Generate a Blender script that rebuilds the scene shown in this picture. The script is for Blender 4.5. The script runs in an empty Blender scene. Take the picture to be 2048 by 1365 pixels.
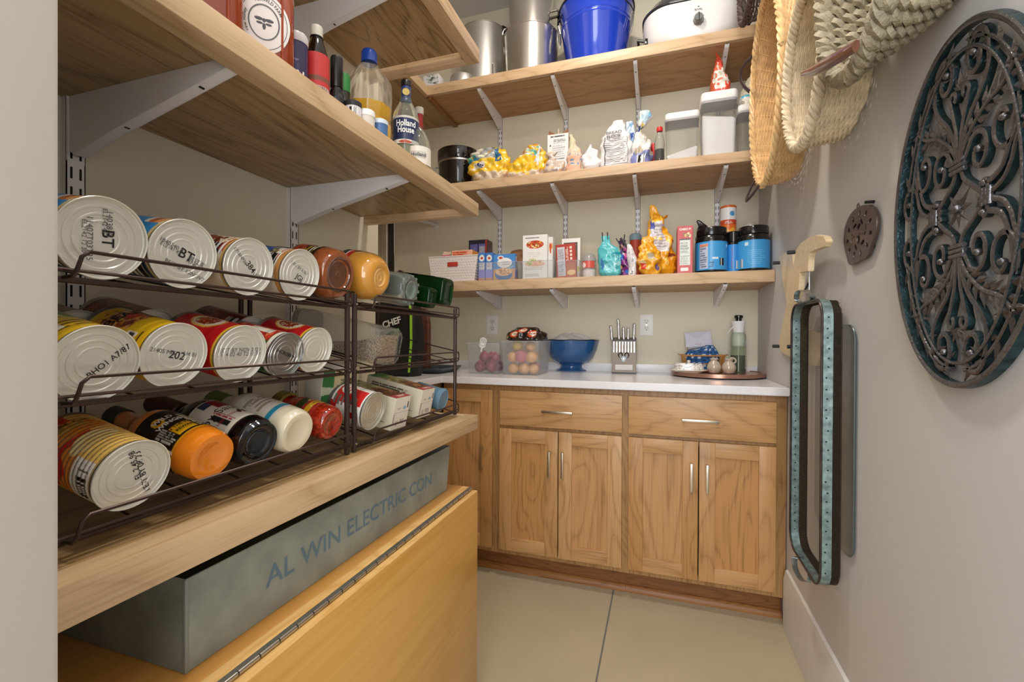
import bpy, bmesh, math, random
import numpy as np
from mathutils import Vector, Matrix
random.seed(7)
PI = math.pi
S = bpy.context.scene
COL = S.collection
EYE = 1.097
# ------------------------------------------------------------ camera
FPX, YAW, PITCH, ROLL, PCX, PCY = 909.87, .317, .005, .005, 1024.0, 680.56
def _rot():
    cy, sy = math.cos(YAW), math.sin(YAW)
    R0 = np.array([[1,0,0],[0,0,-1],[0,1,0]], float)
    Rz = np.array([[cy,sy,0],[-sy,cy,0],[0,0,1]])
    cp, sp = math.cos(PITCH), math.sin(PITCH); Rx = np.array([[1,0,0],[0,cp,-sp],[0,sp,cp]])
    cr, sr = math.cos(ROLL), math.sin(ROLL); Rr = np.array([[cr,-sr,0],[sr,cr,0],[0,0,1]])
    return Rr @ Rx @ R0 @ Rz
RC = _rot()
cam = bpy.data.cameras.new('camera'); camo = bpy.data.objects.new('camera', cam); COL.objects.link(camo)
cam.sensor_width = 36; cam.lens = FPX/2048*36; cam.clip_start = .02; cam.clip_end = 60
cam.shift_y = (PCY-682.5)/2048
mw = Matrix.Identity(4)
for i in range(3):
    mw[i][0] = RC[0][i]; mw[i][1] = -RC[1][i]; mw[i][2] = -RC[2][i]
mw[2][3] = EYE
camo.matrix_world = mw
S.camera = camo
# room measurements were read off the photograph with this camera model
def _ray(px, py): return RC.T @ np.array([(px-PCX)/FPX, (py-PCY)/FPX, 1.0])
def onX(px, py, x): v = _ray(px, py); t = x/v[0]; return Vector((x, v[1]*t, EYE+v[2]*t))
def onY(px, py, y): v = _ray(px, py); t = y/v[1]; return Vector((v[0]*t, y, EYE+v[2]*t))
def onZ(px, py, z): v = _ray(px, py); t = (z-EYE)/v[2]; return Vector((v[0]*t, v[1]*t, z))
def fwd(p): return float(RC[2] @ np.array([p[0], p[1], p[2]-EYE]))
# ------------------------------------------------------------ light and exposure
S.view_settings.view_transform = 'Standard'; S.view_settings.look = 'None'
S.view_settings.gamma = 1; S.view_settings.use_curve_mapping = False
S.view_settings.exposure = -0.40
W = bpy.data.worlds.new('world'); S.world = W; W.use_nodes = True
W.node_tree.nodes['Background'].inputs[0].default_value = (.86,.93,1.0,1)
W.node_tree.nodes['Background'].inputs[1].default_value = 2.4
def area(name, loc, size, power, color, rot=(0,0,0), shape='DISK', sy=None):
    l = bpy.data.lights.new(name, 'AREA'); l.shape = shape; l.size = size; l.energy = power; l.color = color
    if sy: l.size_y = sy
    o = bpy.data.objects.new(name, l); o.location = loc; o.rotation_euler = rot; COL.objects.link(o); return o
# recessed ceiling lights of the pantry, and soft fill lamps added behind the camera
area('ceiling_lamp', (-.28, 1.45, 3.02), .20, 22, (1.0,.90,.77))
area('ceiling_lamp', (-.02, .45, 3.02), .20, 15, (1.0,.92,.82))
area('fill_lamp', (-.1, -1.5, 2.2), 1.5, 46, (.96,.98,1.0), (math.radians(62),0,0))
area('fill_lamp', (0, -1.9, 1.0), 1.4, 18, (.95,.98,1.0), (math.radians(90),0,0))
area('fill_lamp', (.28, -.75, 1.15), .9, 13, (1.0,.98,.94), (math.radians(90),0,math.radians(38)))  # added fill, aimed at the left wall behind the racks
# ------------------------------------------------------------ helpers
def lin(c):
    if isinstance(c, str):
        c = c.lstrip('#'); c = [int(c[i:i+2],16)/255 for i in (0,2,4)]
    return tuple((x/12.92 if x <= .04045 else ((x+.055)/1.055)**2.4) for x in c[:3])
MATS = {}
def _bsdf(name):
    m = bpy.data.materials.new(name); m.use_nodes = True
    nt = m.node_tree; b = nt.nodes['Principled BSDF']; return m, nt, b
def mat(name, color, rough=.5, metal=0, trans=0, ior=1.45, alpha=1, coat=0, noise=0, nscale=20, bump=0, bscale=60, emit=0, sub=0, stretch=(1,1,1)):
    if name in MATS: return MATS[name]
    m, nt, b = _bsdf(name); c = lin(color)
    b.inputs['Base Color'].default_value = (*c,1); b.inputs['Roughness'].default_value = rough
    b.inputs['Metallic'].default_value = metal; b.inputs['Transmission Weight'].default_value = trans
    b.inputs['IOR'].default_value = ior; b.inputs['Alpha'].default_value = alpha
    b.inputs['Coat Weight'].default_value = coat
    if sub: b.inputs['Subsurface Weight'].default_value = sub; b.inputs['Subsurface Radius'].default_value=(.01,.006,.004)
    if noise or bump:
        tc = nt.nodes.new('ShaderNodeTexCoord'); mp = nt.nodes.new('ShaderNodeMapping'); mp.inputs['Scale'].default_value = stretch
        nt.links.new(tc.outputs['Object'], mp.inputs[0])
    if noise:
        n = nt.nodes.new('ShaderNodeTexNoise'); n.inputs['Scale'].default_value = nscale; n.inputs['Detail'].default_value = 6
        nt.links.new(mp.outputs[0], n.inputs['Vector'])
        r = nt.nodes.new('ShaderNodeValToRGB'); e = r.color_ramp.elements
        e[0].position = .3; e[1].position = .7
        e[0].color = tuple(max(0,x*(1-noise)) for x in c)+(1,); e[1].color = tuple(min(1,x*(1+noise)) for x in c)+(1,)
        nt.links.new(n.outputs[0], r.inputs[0]); nt.links.new(r.outputs[0], b.inputs['Base Color'])
    if bump:
        n2 = nt.nodes.new('ShaderNodeTexNoise'); n2.inputs['Scale'].default_value = bscale; n2.inputs['Detail'].default_value = 4
        nt.links.new(mp.outputs[0], n2.inputs['Vector'])
        bp = nt.nodes.new('ShaderNodeBump'); bp.inputs['Strength'].default_value = bump; bp.inputs['Distance'].default_value = .004
        nt.links.new(n2.outputs[0], bp.inputs['Height']); nt.links.new(bp.outputs[0], b.inputs['Normal'])
    MATS[name] = m; return m
def wood(name, light, dark, axis=0, rough=.45, scale=1.0, contrast=1.0, coat=0, fig=1.0):
    """plank with grain lines running along one axis"""
    if name in MATS: return MATS[name]
    m, nt, b = _bsdf(name); N = nt.nodes.new; L = nt.links.new
    tc = N('ShaderNodeTexCoord'); mp = N('ShaderNodeMapping')
    s = [9*scale]*3; s[axis] = 1.9*scale; mp.inputs['Scale'].default_value = s
    L(tc.outputs['Object'], mp.inputs[0])
    n = N('ShaderNodeTexNoise'); n.inputs['Scale'].default_value = .8; n.inputs['Detail'].default_value = 1.5; n.inputs['Distortion'].default_value = .3; L(mp.outputs[0], n.inputs['Vector'])
    mul = N('ShaderNodeMath'); mul.operation = 'MULTIPLY'; mul.inputs[1].default_value = 62*fig; L(n.outputs[0], mul.inputs[0])
    sn = N('ShaderNodeMath'); sn.operation = 'SINE'; L(mul.outputs[0], sn.inputs[0])
    ab = N('ShaderNodeMath'); ab.operation = 'ABSOLUTE'; L(sn.outputs[0], ab.inputs[0])
    pw = N('ShaderNodeMath'); pw.operation = 'POWER'; pw.inputs[1].default_value = .45; L(ab.outputs[0], pw.inputs[0])   # thin dark growth lines
    mp2 = N('ShaderNodeMapping'); s2 = [190*scale]*3; s2[axis] = 7*scale; mp2.inputs['Scale'].default_value = s2; L(tc.outputs['Object'], mp2.inputs[0])
    f = N('ShaderNodeTexNoise'); f.inputs['Scale'].default_value = 1; f.inputs['Detail'].default_value = 3; L(mp2.outputs[0], f.inputs['Vector'])
    mx = N('ShaderNodeMath'); mx.operation = 'MULTIPLY_ADD'; mx.inputs[1].default_value = .42; L(pw.outputs[0], mx.inputs[0]); L(f.outputs[0], mx.inputs[2])
    mp3 = N('ShaderNodeMapping'); s3 = [5*scale]*3; s3[axis] = .7*scale; mp3.inputs['Scale'].default_value = s3; L(tc.outputs['Object'], mp3.inputs[0])
    n3 = N('ShaderNodeTexNoise'); n3.inputs['Scale'].default_value = 1; L(mp3.outputs[0], n3.inputs['Vector'])
    ad = N('ShaderNodeMath'); ad.operation = 'MULTIPLY_ADD'; ad.inputs[1].default_value = .42; L(n3.outputs[0], ad.inputs[0]); L(mx.outputs[0], ad.inputs[2])
    r = N('ShaderNodeValToRGB'); e = r.color_ramp.elements
    sub_ = N('ShaderNodeMath'); sub_.operation = 'SUBTRACT'; sub_.inputs[1].default_value = .30; L(ad.outputs[0], sub_.inputs[0])
    e[0].position = .60-.28*contrast; e[1].position = .82
    e[0].color = (*lin(dark),1); e[1].color = (*lin(light),1); L(sub_.outputs[0], r.inputs[0]); L(r.outputs[0], b.inputs['Base Color'])
    b.inputs['Roughness'].default_value = rough; b.inputs['Coat Weight'].default_value = coat
    bp = N('ShaderNodeBump'); bp.inputs['Strength'].default_value = .12; bp.inputs['Distance'].default_value = .001; L(f.outputs[0], bp.inputs['Height']); L(bp.outputs[0], b.inputs['Normal'])
    MATS[name] = m; return m
def printed(name, rough=.4, metal=0, coat=0, alpha=1, bump=0, bscale=60, trans=0):
    if name in MATS: return MATS[name]
    m, nt, b = _bsdf(name)
    a = nt.nodes.new('ShaderNodeVertexColor'); a.layer_name = 'ink'; nt.links.new(a.outputs[0], b.inputs['Base Color'])
    b.inputs['Roughness'].default_value = rough; b.inputs['Metallic'].default_value = metal; b.inputs['Coat Weight'].default_value = coat
    b.inputs['Alpha'].default_value = alpha; b.inputs['Transmission Weight'].default_value = trans
    if bump:
        tc = nt.nodes.new('ShaderNodeTexCoord'); n2 = nt.nodes.new('ShaderNodeTexNoise'); n2.inputs['Scale'].default_value = bscale; n2.inputs['Detail'].default_value = 3
        nt.links.new(tc.outputs['Object'], n2.inputs['Vector'])
        bp = nt.nodes.new('ShaderNodeBump'); bp.inputs['Strength'].default_value = bump; bp.inputs['Distance'].default_value = .006
        nt.links.new(n2.outputs[0], bp.inputs['Height']); nt.links.new(bp.outputs[0], b.inputs['Normal'])
    MATS[name] = m; return m

class MB:
    """collects shapes into one mesh"""
    def __init__(s): s.v = []; s.f = []; s.m = []; s.k = 0
    def _add(s, vs, fs, M=None, mi=None):
        b = len(s.v)
        if M is not None: vs = [M @ Vector(v) for v in vs]
        s.v += [tuple(v) for v in vs]; s.f += [tuple(b+i for i in f) for f in fs]; s.m += [s.k if mi is None else mi]*len(fs); return s
    def box(s, lo, hi, M=None, mi=None):
        x0,y0,z0 = lo; x1,y1,z1 = hi
        vs = [(x0,y0,z0),(x1,y0,z0),(x1,y1,z0),(x0,y1,z0),(x0,y0,z1),(x1,y0,z1),(x1,y1,z1),(x0,y1,z1)]
        return s._add(vs, [(0,3,2,1),(4,5,6,7),(0,1,5,4),(1,2,6,5),(2,3,7,6),(3,0,4,7)], M, mi)
    def bbox(s, lo, hi, r=.003, M=None, mi=None):
        """box with chamfered edges"""
        bm = bmesh.new(); bmesh.ops.create_cube(bm, size=1)
        for v in bm.verts: v.co = Vector([(lo[i]+hi[i])/2+v.co[i]*(hi[i]-lo[i]) for i in range(3)])
        bmesh.ops.bevel(bm, geom=bm.edges[:], offset=r, segments=2, affect='EDGES', profile=.6)
        return s.bm(bm, M, mi)
    def bm(s, bm, M=None, mi=None):
        bm.verts.index_update(); vs = [v.co.copy() for v in bm.verts]; fs = [[v.index for v in f.verts] for f in bm.faces]; bm.free()
        return s._add(vs, fs, M, mi)
    def loft(s, rings, close=True, cap0=True, cap1=True, M=None, mi=None):
        n = len(rings[0]); vs = [p for r in rings for p in r]; fs = []
        for i in range(len(rings)-1):
            for j in range(n if close else n-1):
                k = (j+1) % n; fs.append((i*n+j, i*n+k, (i+1)*n+k, (i+1)*n+j))
        if cap0: fs.append(tuple(range(n-1,-1,-1)))
        if cap1: fs.append(tuple((len(rings)-1)*n+j for j in range(n)))
        return s._add(vs, fs, M, mi)
    def lathe(s, prof, n=32, M=None, mi=None, sx=1, sy=1, cap=False):
        """profile of (radius, z); sharp corners repeated by the caller"""
        vs = []; fs = []
        for r, z in prof:
            for j in range(n):
                a = 2*PI*j/n; vs.append((r*sx*math.cos(a), r*sy*math.sin(a), z))
        for i in range(len(prof)-1):
            for j in range(n):
                k = (j+1) % n; fs.append((i*n+j, i*n+k, (i+1)*n+k, (i+1)*n+j))
        if cap or prof[0][0] > 1e-4 and cap is not None and cap: fs.append(tuple(range(n-1,-1,-1)))
        return s._add(vs, fs, M, mi)
    def tube(s, pts, r, n=8, closed=False, M=None, mi=None, flat=1):
        pts = [Vector(p) for p in pts]; N = len(pts); rr = r if hasattr(r,'__len__') else [r]*N
        rings = []; up = None
        for i in range(N):
            a = pts[(i-1) % N] if (i or closed) else pts[0]; b = pts[(i+1) % N] if (i < N-1 or closed) else pts[-1]
            t = (b-a).normalized()
            if up is None:
                up = Vector((0,0,1)) if abs(t.z) < .9 else Vector((1,0,0))
            x = t.cross(up)
            if x.length < 1e-6: x = t.orthogonal()
            x.normalize(); y = x.cross(t).normalized(); up = y
            rings.append([pts[i]+x*rr[i]*math.cos(2*PI*j/n)+y*rr[i]*flat*math.sin(2*PI*j/n) for j in range(n)])
        if closed: rings.append(rings[0]); return s.loft(rings, cap0=False, cap1=False, M=M, mi=mi)
        return s.loft(rings, M=M, mi=mi)
    def prism(s, poly, z0, z1, M=None, mi=None):
        n = len(poly); vs = [(x,y,z0) for x,y in poly]+[(x,y,z1) for x,y in poly]
        return s._add(vs, [tuple(range(n-1,-1,-1)), tuple(range(n,2*n))]+[(i,(i+1)%n,n+(i+1)%n,n+i) for i in range(n)], M, mi)
    def ball(s, c, r, n=16, sc=(1,1,1), M=None, mi=None):
        vs = []; fs = []; m = n//2
        for i in range(m+1):
            p = PI*i/m
            for j in range(n):
                a = 2*PI*j/n; vs.append((c[0]+r*sc[0]*math.sin(p)*math.cos(a), c[1]+r*sc[1]*math.sin(p)*math.sin(a), c[2]-r*sc[2]*math.cos(p)))
        for i in range(m):
            for j in range(n):
                k = (j+1)%n; fs.append((i*n+j,i*n+k,(i+1)*n+k,(i+1)*n+j))
        return s._add(vs, fs, M, mi)
    def build(s, name, mats, parent=None, smooth=35, loc=None, rot=None, M=None, merge=True):
        me = bpy.data.meshes.new(name); me.from_pydata(s.v, [], s.f)
        if merge:
            bm = bmesh.new(); bm.from_mesh(me); lay = None
            for f, mi in zip(bm.faces, s.m): f.material_index = mi
            bmesh.ops.remove_doubles(bm, verts=bm.verts, dist=2e-6); bmesh.ops.recalc_face_normals(bm, faces=bm.faces); bm.to_mesh(me); bm.free()
        else:
            me.polygons.foreach_set('material_index', s.m)
        for m in (mats if isinstance(mats, (list,tuple)) else [mats]): me.materials.append(m)
        return link(name, me, parent, smooth, loc, rot, M)
def link(name, me, parent=None, smooth=35, loc=None, rot=None, M=None):
    if smooth:
        me.polygons.foreach_set('use_smooth', [True]*len(me.polygons)); me.set_sharp_from_angle(angle=math.radians(smooth))
    o = bpy.data.objects.new(name, me); COL.objects.link(o)
    if parent is not None: o.parent = parent
    if M is not None: o.matrix_basis = M
    if loc is not None: o.location = loc
    if rot is not None: o.rotation_euler = rot
    return o
def tag(o, label, cat, group=None, kind=None):
    o['label'] = label; o['category'] = cat
    if group: o['group'] = group
    if kind: o['kind'] = kind
    return o
def struct(o): o['kind'] = 'structure'; return o
def thing(name, label, cat, loc=(0,0,0), rotz=0, group=None, M=None):
    o = bpy.data.objects.new(name, None); COL.objects.link(o); o.empty_display_size = .02
    if M is not None: o.matrix_basis = M
    else: o.location = loc; o.rotation_euler = (0,0,rotz)
    return tag(o, label, cat, group)
def frame(o, ex, ey, ez):
    m = Matrix.Identity(4)
    for i in range(3): m[i][0] = ex[i]; m[i][1] = ey[i]; m[i][2] = ez[i]; m[i][3] = o[i]
    return m
# --- surfaces whose print is a colour attribute on a fine grid
def ink_mesh(name, P, C, mats, nu, nv, parent=None, closed=False, smooth=40, solid=0, M=None):
    """P (nv,nu,3) points, C (nv,nu,3) sRGB colours"""
    P = np.asarray(P, float).reshape(-1,3); me = bpy.data.meshes.new(name)
    i, j = np.meshgrid(np.arange(nv-1), np.arange(nu if closed else nu-1), indexing='ij')
    j2 = (j+1) % nu
    F = np.stack([i*nu+j, i*nu+j2, (i+1)*nu+j2, (i+1)*nu+j], -1).reshape(-1,4)
    me.from_pydata(P.tolist(), [], F.tolist())
    C = np.clip(np.asarray(C, float).reshape(-1,3), 0, 1)
    Cl = np.where(C <= .04045, C/12.92, ((C+.055)/1.055)**2.4)
    at = me.color_attributes.new('ink', 'FLOAT_COLOR', 'POINT')
    at.data.foreach_set('color', np.concatenate([Cl, np.ones((len(Cl),1))], 1).astype(np.float32).ravel())
    me.materials.append(mats); o = link(name, me, parent, smooth, M=M)
    if solid:
        md = o.modifiers.new('solid', 'SOLIDIFY'); md.thickness = solid; md.offset = -1
    return o
class Art:
    """a little print layout: u across 0..1, v up 0..1"""
    def __init__(s, nu, nv, base, seed=0, aspect=1.0):
        s.nu, s.nv = nu, nv; s.rng = np.random.RandomState(seed); s.asp = aspect
        s.u, s.v = np.meshgrid(np.linspace(0,1,nu), np.linspace(0,1,nv)); s.c = np.zeros((nv,nu,3)); s.c[:] = s.rgb(base)
    def rgb(s, c):
        if isinstance(c, str): c = c.lstrip('#'); return np.array([int(c[i:i+2],16)/255 for i in (0,2,4)])
        return np.array(c, float)
    def put(s, m, c): s.c[m] = s.rgb(c); return s
    def rect(s, u0, u1, v0, v1, c): return s.put((s.u>=u0)&(s.u<=u1)&(s.v>=v0)&(s.v<=v1), c)
    def oval(s, u, v, ru, rv, c): return s.put(((s.u-u)/ru)**2+((s.v-v)/rv)**2 <= 1, c)
    def line(s, u0, v0, u1, v1, w, c):
        dx, dy = u1-u0, v1-v0; L = dx*dx+dy*dy; t = np.clip(((s.u-u0)*dx+(s.v-v0)*dy)/L, 0, 1)
        return s.put(np.hypot(s.u-u0-t*dx, s.v-v0-t*dy) <= w, c)
    def bars(s, u0, u1, v0, v1, c='111111', bg='f4f4f0', n=22, vert=True):
        s.rect(u0,u1,v0,v1,bg); q = (s.u-u0)/(u1-u0) if vert else (s.v-v0)/(v1-v0); ok = s.rng.rand(n+1) > .45
        return s.put((s.u>=u0)&(s.u<=u1)&(s.v>=v0)&(s.v<=v1)&ok[np.clip((q*n).astype(int),0,n)], c)
    def lines(s, u0, u1, v0, v1, c, n=8, fill=.5, gap=.12, horiz=True):
        """rows of fine print"""
        q = (s.v-v0)/(v1-v0)*n if horiz else (s.u-u0)/(u1-u0)*n; a = (s.u if horiz else s.v)
        rnd = s.rng.rand(n+1); lim = (u1-(u1-u0)*rnd*.3) if horiz else (v1-(v1-v0)*rnd*.3)
        k = np.clip(q.astype(int),0,n)
        wordy = s.rng.rand(n+2, 60) > gap; wi = np.clip((a*60).astype(int),0,59)
        return s.put((s.u>=u0)&(s.u<=u1)&(s.v>=v0)&(s.v<=v1)&((q%1) < fill)&(a <= lim[k])&wordy[k,wi], c)
    def spots(s, u0, u1, v0, v1, cols, n=60, r=.02, asp=1.0, oval=None):
        for i in range(n):
            u = s.rng.uniform(u0,u1); v = s.rng.uniform(v0,v1)
            if oval and ((u-oval[0])/oval[2])**2+((v-oval[1])/oval[3])**2 > 1: continue
            s.oval(u, v, r*s.rng.uniform(.5,1.4), r*asp*s.rng.uniform(.5,1.4), cols[s.rng.randint(len(cols))])
        return s
    def jit(s, a=.02):
        s.c = np.clip(s.c+s.rng.randn(s.nv,s.nu,1)*a, 0, 1); return s
def sleeve(name, art, r, z0, z1, m, parent, a0=0, sweep=2*PI, rf=None, M=None):
    """a printed label round a can or bottle; u turns anticlockwise from angle a0"""
    closed = abs(sweep-2*PI) < 1e-6; nu, nv = art.nu, art.nv
    A = a0+sweep*np.arange(nu)/(nu if closed else nu-1); Z = np.linspace(z0,z1,nv)
    R = np.array([rf(z) for z in Z]) if rf else np.full(nv, r)
    P = np.stack([R[:,None]*np.cos(A), R[:,None]*np.sin(A), np.repeat(Z[:,None],nu,1)], -1)
    return ink_mesh(name, P, art.c, m, nu, nv, parent, closed, M=M)
def panel(name, art, o, eu, ev, m, parent, M=None):
    o = np.array(o,float); eu = np.array(eu,float); ev = np.array(ev,float)
    P = o+art.u[...,None]*eu+art.v[...,None]*ev
    return ink_mesh(name, P, art.c, m, art.nu, art.nv, parent, smooth=0, M=M)
def text(s, size, fn, m, parent, name='lettering', bold=0, ext=.0003, squeeze=1, align='CENTER', sub=0):
    """flat letters turned into a mesh; fn maps (x, y, h) to a point in the parent's space"""
    cu = bpy.data.curves.new('t', 'FONT'); cu.body = s; cu.size = 1; cu.align_x = align; cu.align_y = 'CENTER'; cu.offset = bold; cu.resolution_u = 3
    to = bpy.data.objects.new('t', cu); COL.objects.link(to)
    dg = bpy.context.evaluated_depsgraph_get(); dg.update(); me = bpy.data.meshes.new_from_object(to.evaluated_get(dg))
    bpy.data.objects.remove(to); bpy.data.curves.remove(cu)
    bm = bmesh.new(); bm.from_mesh(me); bmesh.ops.triangulate(bm, faces=bm.faces)
    for k in range(sub): bmesh.ops.subdivide_edges(bm, edges=[e for e in bm.edges if e.calc_length() > .22], cuts=1)
    for v in bm.verts: v.co = Vector(fn(v.co.x*size*squeeze, v.co.y*size, ext))
    bm.to_mesh(me); bm.free(); me.materials.clear(); me.materials.append(m); me.name = name
    return link(name, me, parent, 0)
def flat(o, ex, ey):
    """text map onto a plane"""
    o = Vector(o); ex = Vector(ex).normalized(); ey = Vector(ey).normalized(); n = ex.cross(ey)
    return lambda x, y, h: o+ex*x+ey*y+n*h
def wrap(r, a0, z0, up=1):
    """text round a cylinder, reading anticlockwise with letters' tops towards +z"""
    return lambda x, y, h: Vector(((r+h)*math.cos(a0+up*x/r), (r+h)*math.sin(a0+up*x/r), z0+up*y))
def wrap_axial(r, a0, z0, up=1):
    """letters running along the cylinder axis"""
    return lambda x, y, h: Vector(((r+h)*math.cos(a0-up*y/r), (r+h)*math.sin(a0-up*y/r), z0+up*x))
def rrect(w, d, r, n=5, cx=0, cy=0):
    """rounded rectangle outline"""
    out = []
    for q, (sx, sy) in enumerate(((1,1),(-1,1),(-1,-1),(1,-1))):
        for k in range(n+1):
            a = PI/2*q+PI/2*k/n; out.append((cx+sx*(w/2-r)+r*math.cos(a), cy+sy*(d/2-r)+r*math.sin(a)))
    return out
def rings(specs, n=5):
    """loft rings from (z, w, d, r[, cx, cy])"""
    return [[(x,y,t[0]) for x,y in rrect(t[1],t[2],min(t[3],t[1]/2-1e-5,t[2]/2-1e-5),n,*(t[4:6] if len(t)>4 else (0,0)))] for t in specs]
# ============================================================ materials
wallm = mat('wall_paint', '#e2dac4', .75, bump=.05, bscale=90)
wallr = mat('wall_paint_right', '#cdcbca', .6, bump=.05, bscale=90)
trimm = mat('trim_white', '#d9d7d2', .4)
white = mat('white_steel', '#ecebee', .4)
floorm = mat('sealed_concrete', '#b3a68c', .38, noise=.07, nscale=2.5, bump=.02, bscale=8)
dark = mat('dark', '#0a0908', .6)
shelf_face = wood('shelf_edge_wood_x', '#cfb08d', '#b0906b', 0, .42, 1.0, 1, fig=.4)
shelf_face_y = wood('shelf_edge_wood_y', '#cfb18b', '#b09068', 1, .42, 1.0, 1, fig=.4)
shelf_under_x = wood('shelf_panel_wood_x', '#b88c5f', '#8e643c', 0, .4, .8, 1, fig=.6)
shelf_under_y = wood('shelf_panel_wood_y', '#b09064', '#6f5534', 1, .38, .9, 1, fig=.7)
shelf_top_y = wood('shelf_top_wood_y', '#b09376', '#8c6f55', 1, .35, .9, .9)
# ============================================================ room
XR, YB, ZC = .460, 2.555, 3.05
XW, XREC, YST = -.925, -1.74, 1.34
struct(MB().box((-1.9,-2.2,-.1),(XR+.1,2.02-.0,0)).box((-1.9,2.02,-.1),(XR+.1,YB+.1,0)).build('floor', floorm, smooth=0))
# saw-cut control joint in the concrete
struct(MB().box((-.1935,-.4,-.0005),(-.1875,2.04,.0006)).build('trim_1', mat('joint','#6d6d68',.8), smooth=0))
struct(MB().box((-1.9,-2.2,ZC),(XR+.1,YB+.1,ZC+.1)).build('ceiling', mat('ceiling_paint','#e0dfdf',.8), smooth=0))
struct(MB().box((-1.9,YB,0),(XR+.1,YB+.1,ZC)).build('wall_back', wallm, smooth=0))
struct(MB().box((XR,-2.2,0),(XR+.1,YB,ZC)).build('wall_right', wallr, smooth=0))
struct(MB().box((XREC-.12,YST,0),(XREC,YB,ZC)).build('wall_recess', wallm, smooth=0))
struct(MB().box((XREC-.12,.20,0),(XW,YST,ZC)).build('wall_left', wallm, smooth=0))
struct(MB().bbox((-1.9,-.02,0),(-.392,.20,ZC),.004).build('wall_front', mat('jamb_paint','#aea79e',.5), smooth=30))
struct(MB().prism([(0,0),(.015,0),(.015,.19),(.008,.222),(0,.226)],-2.0,1.955,M=frame((XR,0,0),(-1,0,0),(0,0,1),(0,1,0))).build('baseboard_right', trimm, smooth=30))
# ============================================================ shelf standards and brackets
def standard(label, o, along, out, z0, z1, slots, group, w=.025, dp=.013):
    """slotted upright; o is a point on the wall, along = wall direction, out = away from the wall"""
    t = thing('shelf_standard', label, 'shelf rail', group=group, M=frame(Vector(o)+Vector((0,0,z0)), along, out, (0,0,1)))
    h = z1-z0; b = MB()
    b.box((-w/2,0,0),(-w/2+.0015,dp,h)).box((w/2-.0015,0,0),(w/2,dp,h)).box((-w/2,dp-.0015,0),(w/2,dp,h))
    b.build('channel', white, t, 0)
    n = int((h-.04)/.032)
    if slots:
        me = None
        for i in range(n):
            for sx in (-.0062,.0062):
                if me is None:
                    p = MB().bbox((-.0017,dp-.0008,-.0095),(.0017,dp+.0004,.0095),.0006).build('slot', dark, t, 0); me = p.data
                else:
                    p = bpy.data.objects.new('slot', me); COL.objects.link(p); p.parent = t
                p.location = (sx,0,.02+i*.032)
    else:
        q = MB()
        for i in range(n):
            for sx in (-.0062,.0062): q.box((sx-.0017,dp-.0005,.012+i*.032),(sx+.0017,dp+.0004,.029+i*.032))
        q.build('slots', mat('slot_shade','#3a3a3c',.7), t, 0)['kind'] = 'stuff'
    s = MB()
    for zz in ((.006,) if not slots else (.006,.62)):
        s.lathe([(0,.003),(.003,.0028),(.005,0)],12,M=frame((0,dp,zz),(1,0,0),(0,0,1),(0,1,0)))
    s.build('screw', white, t)
    return t
def bracket(label, o, along, out, L, group, h=.075):
    """folded sheet shelf bracket, its top edge under the shelf"""
    t = thing('shelf_bracket', label, 'bracket', group=group, M=frame(o, along, out, (0,0,1)))
    prof = [(0,0),(L,0),(L+.004,-.006),(L-.006,-.014),(L*.30,-h*.72),(.012,-h),(0,-h+.008)]
    b = MB(); th = .0012
    for sx in (-.0085,.0085):
        M = frame((sx,0,0),(0,1,0),(0,0,1),(1,0,0))
        b.prism(prof,-th/2,th/2,M)
    # lower web folded between the cheeks
    b.loft([[(-.0085,y,z),(.0085,y,z),(.0085,y,z+th),(-.0085,y,z+th)] for y,z in ((.012,-h),(L*.30,-h*.72),(L-.006,-.014),(L+.004,-.006))])
    b.build('bracket_arm', white, t, 20)
    d = MB()
    for q in (.36,.82):
        y = L*q; z = -h*.72+(y-L*.3)/(L*.7)*(h*.72-.014)
        d.bbox((-.0035,y-.0022,z-.0008),(.0035,y+.0012,z+.001),.0003)
    d.build('rivets', dark, t, 0)['kind'] = 'stuff'
    return t
ST = [999,1130,1274.5,1433]
SZ = dict(low=(1.343,1.393), mid=(1.868,1.913), top=(2.402,2.452))
BX = [onY(px,600,YB-.013)[0] for px in ST]
zb = onY(1130,617,YB-.013)[2]
ordn = ['leftmost','second from the left','third from the left','rightmost']
for i, x in enumerate(BX):
    standard('white slotted metal shelf rail on the back wall, %s of four' % ordn[i], (x,YB,0), (-1,0,0), (0,-1,0), zb, 2.40, False, 'slotted shelf rails on the back wall')
    for k, nm in (('low','lowest'),('mid','middle'),('top','highest')):
        bracket('white tapered bracket under the %s back shelf, %s of its four' % (nm, ordn[i]), (x,YB-.012,SZ[k][0]), (-1,0,0), (0,-1,0), .335, 'white brackets under the back shelves')
# ============================================================ back shelves
YS = 2.19
def back_shelf(nm, z0, z1, x0, label, leg=None):
    t = thing('wall_shelf', label, 'shelf', (0,0,z0))
    h = z1-z0
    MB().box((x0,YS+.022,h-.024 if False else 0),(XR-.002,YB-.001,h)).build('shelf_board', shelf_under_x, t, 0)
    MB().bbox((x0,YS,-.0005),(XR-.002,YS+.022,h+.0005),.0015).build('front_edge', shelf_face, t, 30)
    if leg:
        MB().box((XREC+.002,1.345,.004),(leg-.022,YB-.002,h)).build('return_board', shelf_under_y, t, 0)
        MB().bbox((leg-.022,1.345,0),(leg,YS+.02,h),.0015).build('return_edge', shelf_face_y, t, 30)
        MB().bbox((leg-.012,YS+.02,-.014),(leg+.012,YB-.004,.001),.0015).build('batten', wood('batten_wood','#9a6a38','#7c4f22',1), t, 30)
    return t
back_shelf('low', *SZ['low'], XREC+.003, 'lowest of the three oak shelves on the back wall, holding tubs and snack bags')
back_shelf('mid', *SZ['mid'], XREC+.003, 'middle of the three oak shelves on the back wall, holding flour and clear canisters')
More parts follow.
